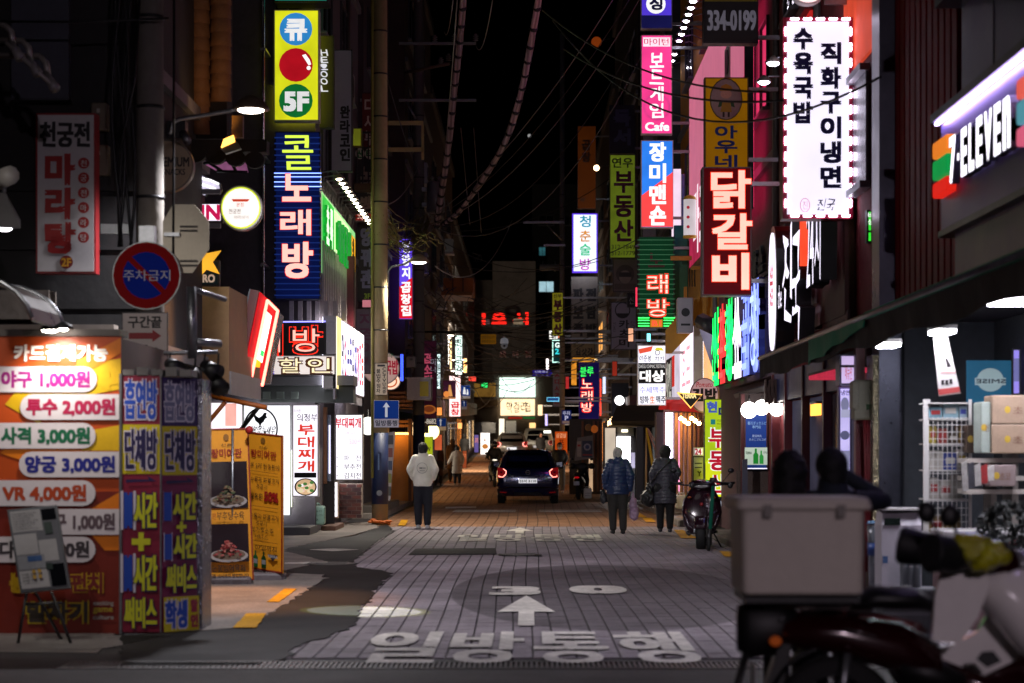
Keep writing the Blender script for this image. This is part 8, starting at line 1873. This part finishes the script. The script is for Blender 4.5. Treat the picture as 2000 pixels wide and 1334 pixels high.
 if front_detail:
  for s in (-1, 1):
   G().tube([T(.405, s*.17, .62), T(.43, s*.05, .5), T(.44, 0, .42)], .012, 6).done('trim_line', M('8a8088', .2, .8), t)
   G().tube([T(.40, s*.18, .55), T(.42, s*.14, .38), T(.42, s*.03, .27)], .01, 6).done('trim_line', M('a09aa0', .2, .8), t)
   G().ball(T(.39, s*.13, .83), .035, .02, .02, 10, 6).done('turn_signal', M('7a3a14', .2), t)
  G().ball(T(.42, 0, .72), .03, .03, .03, 10, 7).done('badge', M('8a1a20', .3), t)
 if box: box(t, T)
 return t
blackred = M('24101a', .2, .2, .2, 3, 0, .6, 0, .7)
scooter('black maroon scooter parked facing the viewer by the yellow sign', P(1374, 0, 32.2).x, 32.4, radians(-97), blackred, None, None, front_detail=True, K=1.0, WD=1.5)
t = thing('kick_scooter', 'green stemmed electric kick scooter leaning before the parked scooter', 'kick scooter', (P(1388, 0, 31.3).x, 31.3, 0))
a = P(1385, 1060, 31.3); b_ = P(1398, 945, 31.4)
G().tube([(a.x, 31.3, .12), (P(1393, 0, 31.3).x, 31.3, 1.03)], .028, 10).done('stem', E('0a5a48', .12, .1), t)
G().tube([(a.x, 31.3, .35), (a.x, 31.28, .10)], .045, 10).done('lower_stem', BLACK, t)
G().tube([P(1355, 947, 31.3), P(1382, 945, 31.2), P(1395, 940, 31.2), P(1424, 946, 31.3)], .018, 8).done('handlebar', BLACK, t)
G().lathe([(.05, -.03), (.06, 0), (.05, .04)], P(1393, 938, 31.25), 14).done('display_head', BLACK, t)
for s, (px, py) in ((-1, (1352, 948)), (1, (1426, 948))): G().ball(P(px, py, 31.3), .045, .03, .05, 10, 7).done('brake_grip', BLACK, t)
T = RX((a.x, 31.35, 0), radians(-95)); ywheel(t, T, .08, .11, .05, 0, 'front_wheel', 5)
G().tube([T(-.05, 0, .1), T(-.75, -.02, .1)], .03, 8).done('deck', BLACK, t); T2 = RX((a.x, 31.35, 0), radians(-95)); ywheel(t, T2, -.8, .11, .05, 0, 'rear_wheel', 5)
scooter('dark scooter parked on the right seen from behind with a white can beside', P(1136, 0, 62).x, 62.5, radians(80), M('141214', .3), None, None, .3)
t = thing('scooter_cover', 'dark cloth muffs and cover over the parked scooter handlebar', 'cover', P(1130, 900, 63)); 
g = G(); p = T_ = RX((P(1136, 0, 62).x, 62.5, 0), radians(80))
g.ball(T_(.15, -.3, 1.08), .12, .13, .1, 12, 8); g.ball(T_(.15, .3, 1.08), .12, .13, .1, 12, 8); g.ball(T_(.2, 0, 1.05), .22, .12, .14, 12, 8)
smooth_mesh(g, .03, 'cloth', M('121214', .7), t)
bx, by = P(1640, 0, 9.7).x, 9.7
t = thing('delivery_motorbike', 'dark red delivery motorbike with white leg shield in the near right corner', 'motorbike', (bx, by, 0))
T = RX((bx, by, 0), 0)
RD = M('2c0408', .18, .2, .15, 4, 0, .6, 0, .8); WS = M('f0ece8', .25, 0, .1, 4, 0, .5, 0, .5); DKP = M('0b0b0c', .5)
ywheel(t, T, -.02, .30, .09, 0, 'rear_wheel', 10); ywheel(t, T, 1.20, .30, .08, 0, 'front_wheel', 10)
def rib(st, name, m, seg=14):
 rs = []
 for a, w, zl, zh in st:
  c = (zl+zh)/2; h = (zh-zl)/2; rs.append([T(a, w*cos(2*pi*k/seg), c+h*sin(2*pi*k/seg)) for k in range(seg)])
 return G().loftpts(rs, True, True).done(name, m, t)
rib([(-.34, .05, .70, .76), (-.28, .09, .64, .80), (0, .12, .60, .80), (.3, .13, .50, .76), (.48, .10, .44, .66)], 'rear_body', RD)
rib([(.06, .11, .82, .88), (.16, .14, .82, .94), (.36, .13, .82, .93), (.46, .07, .80, .87)], 'seat', M('0b0b0c', .45))
rib([(.45, .06, .40, .60), (.7, .05, .36, .50), (.95, .05, .46, .62)], 'frame_tube', RD)
rs = []
for k in range(9):
 an = radians(25+k*16); rs.append([T(-.02+.36*cos(an), s*.06, .30+.36*sin(an)) for s in (-1, 0, 1)]+[T(-.02+.34*cos(an), s*.06, .30+.34*sin(an)) for s in (1, 0, -1)])
G().loftpts(rs, True, True).done('rear_fender', DKP, t)
G().prism([(-.40, .34), (-.30, .66), (-.24, .66), (-.30, .38), (-.36, .24)], -.06, .06, Fr(T(0, 0, 0))).done('mud_flap', DKP, t)
rs = []
for k in range(7):
 an = radians(35+k*18); rs.append([T(1.20+.36*cos(an), s*.055, .30+.36*sin(an)) for s in (-1, 0, 1)]+[T(1.20+.345*cos(an), s*.055, .30+.345*sin(an)) for s in (1, 0, -1)])
G().loftpts(rs, True, True).done('front_fender', WS, t)
def plate(pts, y0, y1, m, nm):
 f = Fr(T(0, 0, 0)); return G().prism([( a, z) for a, z in pts], y0, y1, f).done(nm, m, t)
for s in (1, -1):
 y0 = .12 if s > 0 else -.20
 pts = [(.416, .685), (.549, .672), (.636, .797), (.69, .95), (.678, 1.034), (.60, 1.06), (.471, 1.06), (.43, .897)] if s > 0 else [(.49, .34), (.60, .28), (.80, .28), (.93, .36), (1.0, .463), (1.04, .70), (1.05, .92), (.98, 1.0), (.898, 1.02), (.80, 1.01), (.753, .984), (.765, .90), (.773, .847), (.75, .77), (.71, .70), (.60, .64), (.49, .61)]
 plate(pts, y0, y0+.05, WS, 'leg_shield')
rib([(.68, .13, .84, 1.02), (.78, .17, .72, 1.05), (.90, .18, .58, 1.05), (1.0, .14, .5, 1.0)], 'front_panel', WS, 20)
plate([(.62, .60), (.67, .56), (.74, .59), (.70, .64), (.645, .635)], .201, .208, DKP, 'vent')
plate([(.455, .77), (.50, .745), (.535, .775), (.50, .82)], -.119, -.112, DKP, 'vent')
for (z, a) in ((.93, .95), (.42, .66), (.80, .93), (.52, .90)): G().ball(T(a, -.205, z), .008, .008, .008, 8, 6).done('screw', STEEL, t)
rib([(.56, .09, .98, 1.10), (.66, .12, .96, 1.16), (.80, .12, .94, 1.16), (.88, .07, .98, 1.08)], 'handlebar_cover', RD)
G().ball(T(.88, 0, 1.04), .07, .09, .075, 14, 9).done('headlight', M('8a8a8c', .1, .4), t)
G().tube([T(.50, -.34, 1.12), T(.64, -.15, 1.10), T(.64, .15, 1.10), T(.50, .34, 1.12)], .014, 8).done('handlebar', STEEL, t)
for s in (-1, 1):
 G().tube([T(.95, s*.07, .95), T(1.20, s*.075, .32)], .025, 8).done('fork', STEEL, t)
 g = G(); g.tube([T(.60, s*.2, 1.09), T(.48, s*.32, 1.10), T(.36, s*.37, 1.12)], [.06, .085, .10], 14)
 smooth_mesh(g, .016, 'handlebar_muff', M('0c0c0e', .6), t)
 G().tube([T(.56, s*.20, 1.12), T(.50, s*.26, 1.24)], .008, 6).done('mirror_stem', BLACK, t)
 G().ball(T(.48, s*.27, 1.285), .05, .03, .055, 12, 8).done('side_mirror', BLACK, t)
rib([(.10, .10, .24, .42), (.25, .13, .20, .46), (.42, .10, .24, .42)], 'engine', M('3a3a3c', .4, .7))
for k in range(5): G().box(T(0, 0, 0).x+.42+k*.03, T(0, 0, 0).x+.435+k*.03, by-.09, by+.09, .26, .42).done('cooling_fin', M('5a5a5c', .4, .7), t)
G().tube([T(.40, -.14, .24), T(.1, -.16, .22), T(-.3, -.17, .30)], [.02, .035, .045], 12).done('exhaust', M('7a7060', .25, .9), t)
G().tube([T(-.02, -.10, .30), T(.02, -.11, .62)], .022, 8).done('shock_absorber', STEEL, t); G().tube([T(-.1, -.08, .31), T(.3, -.09, .27)], .03, 8).done('chain_case', DKP, t)
G().tube([T(.2, -.2, .25), T(.2, .2, .25)], .014, 8).done('foot_peg', BLACK, t); G().tube([T(.15, -.12, .22), T(.05, -.22, .0)], .014, 6).done('kickstand', DKSTEEL, t)
G().ball(T(-.34, 0, .70), .03, .07, .035, 12, 8).done('tail_light', E('7a1010', .4), t)
for s in (-1, 1): G().ball(T(-.33, s*.14, .68), .03, .025, .025, 10, 7).done('turn_signal', E('b05020', .25), t)
G().loftpts([[T(-.42, s*.1, z) for s in (-1, 1)]+[T(-.425, s*.1, z) for s in (1, -1)] for z in (.42, .56)]).done('number_plate', M('a8a6a8', .5), t)
for k in range(3): G().tube([T(-.38, -.1+.1*k, .84), T(.05, -.1+.1*k, .86)], .012, 6).done('rack_bar', STEEL, t)
G().tube([T(.0, -.13, .74), T(.16, -.131, .70)], .006, 5).done('side_trim', M('a8a0a0', .2, .8), t)
rib([(-.50, .05, .62, .84), (-.44, .08, .58, .87), (-.30, .09, .60, .86), (-.22, .06, .70, .84)], 'tail_block', DKP)
G().prism([(-.40, .80), (.10, .83), (.42, .74), (.46, .70), (.40, .68), (.08, .76), (-.40, .745)], -.155, -.125, Fr(T(0, 0, 0))).done('side_strip', M('5a060c', .2, .2, .15, 4, 0, .6, 0, .8), t)
for a_ in (-.3, .12, .34): G().ball(T(a_, -.158, .79-.1*max(0, a_)), .008, .006, .008, 8, 6).done('bolt', STEEL, t)
rib([(.28, .12, .46, .62), (.45, .11, .42, .60), (.60, .08, .40, .52)], 'side_cover', DKP)
G().tube([T(-.46, -.05, .62), T(-.52, -.06, .40), T(-.46, -.06, .22)], .02, 8).done('grab_stay', DKP, t)
t = thing('delivery_box', 'big scuffed white delivery box with a lid on the motorbike rack', 'delivery box', T(-.18, 0, .88))
BW = M('c9c0b4', .55, 0, .1, 6, .1)
a0 = P(1448, 0, 9.42).x; a1 = P(1690, 0, 9.42).x
def fbox(z0, z1, i0, i1, yy0, yy1, r, m, nm):
 rs = []
 for z, i in ((z0, i0), (z0+.01, i0-.005 if i0 else 0), (z1-.01, i1), (z1, i1+.012)):
  w = (a1-a0)/2-i; c = (a0+a1)/2; rs.append([(c+p, q, z) for p, q in rrect(w, yy0+i, yy1-i, r, 4)])
 G().loftpts(rs, True, False).done(nm, m, t)
fbox(.915, 1.325, .010, .0, 9.42, 9.98, .035, BW, 'box_body')
fbox(1.315, 1.372, -.028, -.022, 9.42, 9.98, .04, BW, 'lid')
G().box(a0+.10, a0+.14, 9.375, 9.39, 1.28, 1.34).done('latch', M('7a746c', .5), t)
G().box(a1-.14, a1-.10, 9.375, 9.39, 1.28, 1.34).done('latch', M('7a746c', .5), t)
for z in (.90,): G().box(a0+.02, a1-.02, 9.44, 9.96, .872, .90).done('tray', DKP, t)
t = thing('plastic_bag', 'translucent yellow plastic bag wrapped over the motorbike headlight', 'plastic bag', P(1910, 1080, 9.4))
g = G(); rr = random.Random(4)
for (px, py, r) in ((1880, 1062, .06), (1905, 1068, .075), (1935, 1078, .07), (1955, 1085, .05), (1890, 1085, .05), (1925, 1098, .055), (1905, 1105, .035)): g.ball(P(px, py, 9.4+rr.uniform(-.03, .03)), r, .09, r*.8, 12, 8)
o = smooth_mesh(g, .012, 'bag_film', M('c8c420', .25, 0, .35, 18, .5, trans=.35, alpha=.95), t, None, 3)
for v in o.data.vertices: v.co += v.normal*.014*noise.noise(v.co*26)
o.data.update()
# == people
SKIN = M('9a6a50', .6, 0, .1)
def cone(g, p, q, r0, r1, fl=1.0, seg=14):
 p = Vector(p); q = Vector(q); pts = []; rad = []
 d = (q-p)
 n = 5
 t = d.normalized() if d.length > 1e-6 else Vector((0, 0, 1))
 for k in range(4): a = (k+.3)/4*pi/2; pts.append(p-t*r0*cos(a)); rad.append(r0*sin(a))
 for k in range(n+1): pts.append(p+d*k/n); rad.append(r0+(r1-r0)*k/n)
 for k in range(3, -1, -1): a = (k+.3)/4*pi/2; pts.append(q+t*r1*cos(a)); rad.append(r1*sin(a))
 g.tube(pts, rad, seg)
def person(label, x, y, h, yaw, coat, pants, hair, group=None, coat_len=.72, stride=.12, arms=None, quilt=None, puff=0.0, hairlong=0, hood=False, shoes='1a1a1c', vox=.02, mask=None, cap=None, skirt=0, lean=0, legs=True, collar=None, cat='person', coatm=None, headturn=0, stoop=0, hair_r=1.0, print_=None, z0=None, sit=False):
 z0 = gz(y) if z0 is None else z0
 t = thing('person', label, cat, (x, y, z0), group)
 S = h/1.72
 cs, sn = cos(yaw), sin(yaw)
 def W(a, b, z):      # a = right, b = forward, z up (yaw 0: facing +y)
  b2 = b+lean*z
  return Vector((x+(a*cs+b2*sn)*S, y+(-a*sn+b2*cs)*S, z0+z*S))
 st = stride
 hipz, kz = .90, .48
 fl = [(-.095, st, .07), (.095, -st, .07)]
 knee = [(-.10, st*.65+.04, kz), (.10, -st*.25+.05, kz)]
 if sit:
  fl = [(-.13, .42, .38), (.13, .42, .38)]; knee = [(-.14, .42, .74), (.14, .42, .74)]
  hipz = .84
 arms = arms or [((-.24, -.02, 1.16), (-.24, .08, .92)), ((.24, -.02, 1.16), (.24, .08, .92))]
 arms = [tuple((q[0]*(.8 if abs(q[0]) < .35 else .92), q[1], q[2]) for q in a_) for a_ in arms]
 sh = [(-.155, 0, 1.39), (.155, 0, 1.39)]
 hc = (0, .03+stoop, 1.572)
 g = G()
 cone(g, W(-.05, 0, hipz+.02), W(.05, 0, hipz+.02), .11*S, .11*S); cone(g, W(0, 0, hipz), W(0, .0, 1.2), .10*S, .11*S); cone(g, W(-.085, 0, 1.32), W(.085, 0, 1.32), .085*S, .085*S)
 cone(g, W(0, .01, 1.38), W(hc[0], hc[1]-.01, 1.52), .052*S, .05*S)
 g.ball(W(*hc), .08*S, .093*S, .12*S, 16, 12); 
 F2 = lambda a, b, z: W(hc[0]+a*cos(headturn)+b*sin(headturn), hc[1]-a*sin(headturn)+b*cos(headturn), hc[2]+z)
 g.ball(F2(0, .085, -.015), .014*S, .02*S, .024*S, 8, 6); g.ball(F2(0, .06, -.085), .035*S, .035*S, .03*S, 8, 6)
 for s in (-1, 1): g.ball(F2(s*.078, 0, -.01), .012*S, .02*S, .03*S, 8, 6)
 hands = []
 for i, s in enumerate((-1, 1)):
  el, ha = arms[i]
  cone(g, W(*sh[i]), W(*el), .048*S, .038*S); cone(g, W(*el), W(*ha), .038*S, .026*S)
  dv = (W(*ha)-W(*el)).normalized(); pc = W(*ha)+dv*.05*S
  side = dv.cross(Vector((cs, -sn, 0))).normalized() if abs(dv.dot(Vector((cs, -sn, 0)))) < .95 else Vector((0, 0, 1))
  cone(g, W(*ha), pc, .024*S, .03*S)
  for k in range(4):
   o_ = side*(k-1.5)*.019*S; ln = (.07, .08, .075, .055)[k]*S
   m1 = pc+o_+dv*.03*S; inw = Vector((cs, -sn, 0))*(-s)*.018*S
   cone(g, pc+o_*.8, m1+dv*ln*.45, .0095*S, .009*S, seg=8); cone(g, m1+dv*ln*.45, m1+dv*ln*.85+inw, .009*S, .0075*S, seg=8)
  cone(g, W(*ha)+dv*.02*S+side*.02*S, W(*ha)+dv*.06*S+side*.05*S, .011*S, .009*S, seg=8)
  cone(g, W((-1, 1)[i]*.09, 0, hipz), W(*knee[i]), .085*S, .055*S); cone(g, W(*knee[i]), W(*fl[i]), .055*S, .036*S)
  cone(g, W(*fl[i]), W(fl[i][0], fl[i][1]+.13, fl[i][2]-.03), .035*S, .03*S)
 smooth_mesh(g, min(vox, .014), 'body', SKIN, t, None, 2, .4)
 g = G()
 for i, s in enumerate((-1, 1)):
  cone(g, W(s*.085, 0, hipz-.02), W(*knee[i]), (.115+skirt)*S, .088*S); cone(g, W(*knee[i]), W(fl[i][0], fl[i][1]-.01, fl[i][2]+.05), .088*S, .07*S)
 cone(g, W(-.05, 0, hipz+.03), W(.05, 0, hipz+.03), .130*S, .130*S)
 smooth_mesh(g, vox*.9, 'trousers', M(pants, .85, 0, .25, 8, .2), t, None, 3)
 for i, s in enumerate((-1, 1)):
  f = fl[i]; g = G(); up = .0 if (f[1] > 0) else .02
  rs = []
  for b, w, zz in ((-.09, .03, .05), (-.06, .042, .085), (.0, .045, .10), (.08, .048, .075), (.15, .046, .055), (.19, .03, .04)):
   c = zz/2; rs.append([W(f[0]+w*cos(2*pi*k/12), f[1]+b, (f[2]-.07)+up*(b+.09)*-.0+max(0.0, c+c*sin(2*pi*k/12))+.004) for k in range(12)])
  o = G().loftpts(rs, True, True).done('shoe', M(shoes, .5), t)
 bot = coat_len
 g = G(); pf = puff
 lv = [(bot-.02, .18+pf*.6+skirt, .150+pf*.6), (bot+.10, .18+pf*.7+skirt*.6, .150+pf*.7), (.98, .155+pf, .118+pf), (1.1, .15+pf, .112+pf), (1.25, .165+pf, .12+pf), (1.36, .165+pf*.6, .11+pf*.6), (1.43, .12, .085), (1.47, .075, .07)]
 lv = sorted([l for l in lv if l[0] >= bot-.03])
 rs = []
 for z, a, b in lv:
  rs.append([W(a*cos(2*pi*k/22), b*sin(2*pi*k/22)+(.005 if z < 1.3 else 0), z) for k in range(22)])
 g.loftpts(rs, True, True)
 for i, s in enumerate((-1, 1)):
  el, ha = arms[i]
  cone(g, W(sh[i][0]*.95, 0, 1.385), W(*el), (.07+pf*.55)*S, (.058+pf*.5)*S); cone(g, W(*el), W(*ha), (.058+pf*.5)*S, (.045+pf*.4)*S)
 if collar: cone(g, W(0, .01, 1.43), W(0, .02+stoop*.5, 1.50), .10*S, .088*S)
 if hood: g.ball(W(0, -.085, 1.46), .12*S, .07*S, .07*S, 12, 8)
 smooth_mesh(g, vox, 'coat', coatm or M(coat, .75, 0, .2, 8, .3), t, (quilt[0]*S, quilt[1]*S, z0) if quilt else None, 3)
 g = G()
 k = hair_r
 g.ball(F2(0, -.014, .024), .099*S*k, .107*S*k, .118*S*k, 16, 12)
 g.ball(F2(0, -.045, -.035), .086*S*k, .066*S*k, .095*S*k, 14, 10)
 if hairlong:
  cone(g, F2(0, -.05, -.02), F2(0, -.075, -.02-hairlong), .085*S, .09*S*min(1, hairlong*4)); 
  for s in (-1, 1): cone(g, F2(s*.06, -.03, 0), F2(s*.07, -.05, -hairlong), .05*S, .045*S)
 o = smooth_mesh(g, .014, 'hair', M(hair, .7, 0, .4, 30, .4), t, None, 2)
 fm = 9 if hair_r > 1.0 else 5
 for v in o.data.vertices: v.co += v.normal*(.008*S*noise.noise(v.co*34)*fm/5)
 for v in o.data.vertices:
  p = v.co+Vector((x, y, z0))
  d_ = p-F2(0, 0, 0); fwd = (F2(0, 1, 0)-F2(0, 0, 0)).normalized()
  if d_.dot(fwd) > .035*S and d_.z < .055*S: v.co -= fwd*(d_.dot(fwd)-.03*S)
 o.data.update()
 if mask: 
  g = G(); g.ball(F2(0, .062, -.055), .06*S, .045*S, .045*S, 12, 8); g.done('face_mask', M(mask, .7), t)
 for s in (-1, 1): G().ball(F2(s*.03, .078, .012), .012*S, .008*S, .006*S, 8, 6).done('eye', M('120d0b', .3), t)
 G().tube([F2(-.022, .082, -.058), F2(.022, .082, -.058)], .005*S, 5).done('mouth', M('5a2a24', .6), t)
 if cap: cap(t, F2, S)
 if print_: print_(t, W, S)
 t['pose'] = 1; del t['pose']
 return t, W
def bag(name, lab, pts, voxel, mat, cat, handle=None, crumple=.02):
 t = thing(name, lab, cat, pts[0][0])
 g = G()
 for c, r, rz in pts: g.ball(c, r, r*.7, rz, 14, 10)
 o = smooth_mesh(g, voxel, 'bag_body', mat, t, None, 3)
 for v in o.data.vertices: v.co += v.normal*crumple*noise.noise(v.co*18)
 o.data.update()
 if handle: G().tube(handle, .008, 6).done('handle', mat, t)
 return t
def back_print(t, W, S):
 c = W(0, -.142, 1.20); U = (W(1, 0, 0)-W(0, 0, 0)).normalized(); f = Fr(c, U)
 for k in range(1): 
  N_ = 24; G().tube([f.at(.105*cos(2*pi*i/N_), .105*sin(2*pi*i/N_), .012) for i in range(N_+1)], .0035, 5).done('print_ring', M('5a5a58'), t)
 G().box(-.055, .005, -.012, .012, .006, .014, f).done('print_bar', M('2a2a2c'), t); G().box(.012, .07, -.008, .008, .006, .014, f).done('print_bar', M('6a6a68'), t)
 G().text(f, '2022', -.05, -.06, .05, -.04, .014, .02).done('print_lettering', M('6a6a68'), t)
d = F*EYE/(1033-VY)
person('man in a white fleece jacket and dark trousers walking away on the left', P(826, 0, d).x, d, 1.76, radians(3), 'a7a69a', '141622', '0c0a0a', coat_len=.86, stride=.06, arms=[((-.32, -.07, 1.17), (-.25, .10, 1.0)), ((.32, -.07, 1.17), (.25, .10, 1.0))], puff=.025, collar=True, shoes='b0b0b0', vox=.017, print_=back_print, coatm=M('dcd9cc', .95, 0, .12, 30, .5))
d = F*EYE/(1043-VY)
t, W1 = person('elderly grey haired man in a navy padded jacket walking away', P(1207, 0, d).x, d, 1.66, radians(-3), '16243f', '2a2826', 'a8a49f', coat_len=.80, stride=.05, arms=[((-.31, -.04, 1.15), (-.30, .05, .93)), ((.31, -.05, 1.15), (.29, .0, .88))], puff=.04, quilt=(.075, .012, 0), vox=.015, collar=True, stoop=.02, skirt=.02, coatm=M('1a2d54', .45, 0, .2, 8, .15))
hp = W1(.30, .0, .84)
bag('shopping_bag', 'crumpled pink violet plastic bag in the elderly man right hand', [(hp+Vector((.02, 0, -.42)), .10, .15), (hp+Vector((.0, 0, -.25)), .08, .15), (hp+Vector((0, 0, -.08)), .03, .08)], .018, M('9a7f98', .3, 0, .35, 14, .5), 'plastic bag')
hp = W1(-.32, .05, .90)
bag('shopping_bag', 'small dark bag half hidden at the elderly man left side', [(hp+Vector((.04, 0, -.2)), .07, .10), (hp+Vector((.02, 0, -.1)), .05, .09)], .018, M('101018', .5), 'bag')
d = F*EYE/(1040-VY)
t, W2 = person('woman in a long dark grey quilted coat with a shoulder strap walking away', P(1299, 0, d).x, d, 1.68, radians(4), '24242c', '0d0d12', '110e0e', coat_len=.60, stride=.07, arms=[((-.31, -.03, 1.16), (-.30, .04, .95)), ((.31, -.07, 1.18), (.24, .10, 1.02))], puff=.035, quilt=(.068, .012, 0), vox=.015, skirt=.035, collar=True, hair_r=1.18, shoes='1c1e2a', coatm=M('3a3a46', .5, 0, .2, 8, .15))
hp = W2(-.30, .04, .88)
bag('tote_bag', 'black bulging carrier bag hanging from the woman left arm', [(hp+Vector((-.02, 0, -.20)), .17, .17), (hp+Vector((0, 0, -.02)), .09, .14)], .018, M('0f0f14', .45, 0, .2, 10, .3), 'bag', [hp+Vector((0, 0, .08)), hp+Vector((.02, 0, .2))])
solo(G().tube([W2(-.28, -.12, .98), W2(-.12, -.18, 1.2), W2(.10, -.14, 1.41), W2(.16, -.02, 1.46)], .012, 6), 'shoulder_strap', BLACK, 'thin dark strap crossing the woman back', 'strap', W2(0, -.16, 1.2))
d1 = 76
person('woman with long dark hair in a dark brown coat, left of the distant walkers', P(856, 0, d1).x, d1, 1.62, 0, '3a2422', '1a1414', '140c0a', coat_len=.42, stride=.07, vox=.028, hairlong=.22, skirt=.04, group='distant walkers on the left')
person('tall person in a black coat in the middle of the distant walkers', P(884, 0, 80).x, 80, 1.74, 0, '0c0b0c', '0a0a0a', '0a0808', coat_len=.5, stride=.07, vox=.03, puff=.05, hood=True, group='distant walkers on the left')
person('person in a pale grey padded coat, shortest of the distant walkers', P(893, 0, 76.5).x, 76.5, 1.5, 0, 'a8a197', '1c1a1c', '0c0a0a', coat_len=.52, stride=.05, vox=.026, puff=.05, quilt=(.12, .02, 0), hood=True, skirt=.02, hairlong=.1, shoes='6a5a4a', group='distant walkers on the left', arms=[((-.33, .0, 1.17), (-.42, .1, .98)), ((.31, -.03, 1.16), (.28, .06, .95))])
person('person in black standing far up the left side of the street', P(907, 0, 100).x, 100, 1.75, radians(20), '0b0b0d', '0b0b0d', '0a0808', vox=.035, puff=.02)
person('person in black standing by the white van far up the street', P(1056, 0, 102).x, 102, 1.78, radians(160), '0b0b0d', '0b0b0d', '0a0808', vox=.035, puff=.03, coat_len=.6)
person('masked man in a black jacket and pale trousers walking toward the viewer', P(1093, 0, 68).x, 68.0, 1.74, radians(180), '0c0c10', '5a5652', '0d0a0a', coat_len=.84, stride=.05, vox=.022, puff=.02, mask='b0b4b8', arms=[((-.29, -.06, 1.17), (-.22, .10, 1.0)), ((.29, -.06, 1.17), (.22, .10, 1.0))], shoes='8a8886')
ry = 74.0; rx = P(966, 0, ry).x
scooter('dark motorbike carrying the helmeted rider beside the SUV', rx, ry, radians(-88), M('0d0d10', .25, .2), None, None, 0, 1.2)
def helmet(t, F2, S):
 G().ball(F2(0, 0, .03), .125*S, .135*S, .13*S, 16, 12).done('helmet', M('101014', .15), t); G().ball(F2(0, .045, .0), .09*S, .10*S, .045*S, 14, 9).done('visor', M('2a2c34', .05), t)
person('helmeted rider in black sitting on the motorbike beside the SUV', rx+.0, ry+.22, 1.7, radians(182), '0c0c0f', '0d0d10', '0a0808', coat_len=.86, vox=.024, puff=.03, sit=True, arms=[((-.32, .16, 1.2), (-.33, .42, 1.08)), ((.32, .16, 1.2), (.33, .42, 1.08))], cap=helmet)
dk = 11.4
person('woman with long dark hair and a pale coat standing behind the delivery box', P(1541, 0, dk).x, dk, 1.59, radians(25), '4a3c36', '101012', '070506', coat_len=.66, stride=.03, vox=.016, puff=.0, hairlong=.24, hair_r=1.12, collar=True, coatm=M('8a7466', .9, 0, .2, 20, .4), group='couple behind the motorbike')
def beanie(t, F2, S):
 g = G(); g.ball(F2(0, -.01, .035), .103*S, .11*S, .108*S, 16, 12); o = smooth_mesh(g, .014, 'cap', M('08080a', .8), t)
person('man in a dark cap and denim jacket raising his right arm behind the motorbike', P(1632, 0, dk).x, dk+.1, 1.62, radians(-8), '1c2430', '0c0c10', '08070a', coat_len=.86, stride=.03, vox=.016, puff=.0, collar=True, cap=beanie, hair_r=1.0, arms=[((-.29, .05, 1.18), (-.15, .25, 1.15)), ((.40, .14, 1.38), (.18, .22, 1.54))], coatm=M('141c28', .8, 0, .25, 10, .2), group='couple behind the motorbike')
t = thing('backpack', 'black backpack on the man behind the delivery box', 'backpack', P(1632, 1000, dk-.18)); g = G(); c = P(1632, 0, dk); g.ball((c.x, dk-.13, 1.05), .15, .09, .22, 16, 12); smooth_mesh(g, .016, 'pack', M('070709', .6), t)
for s in (-1, 1): G().tube([(c.x+s*.11, dk-.12, 1.2), (c.x+s*.13, dk+.02, 1.34), (c.x+s*.12, dk+.2, 1.24)], .018, 6).done('strap', M('070709', .6), t)
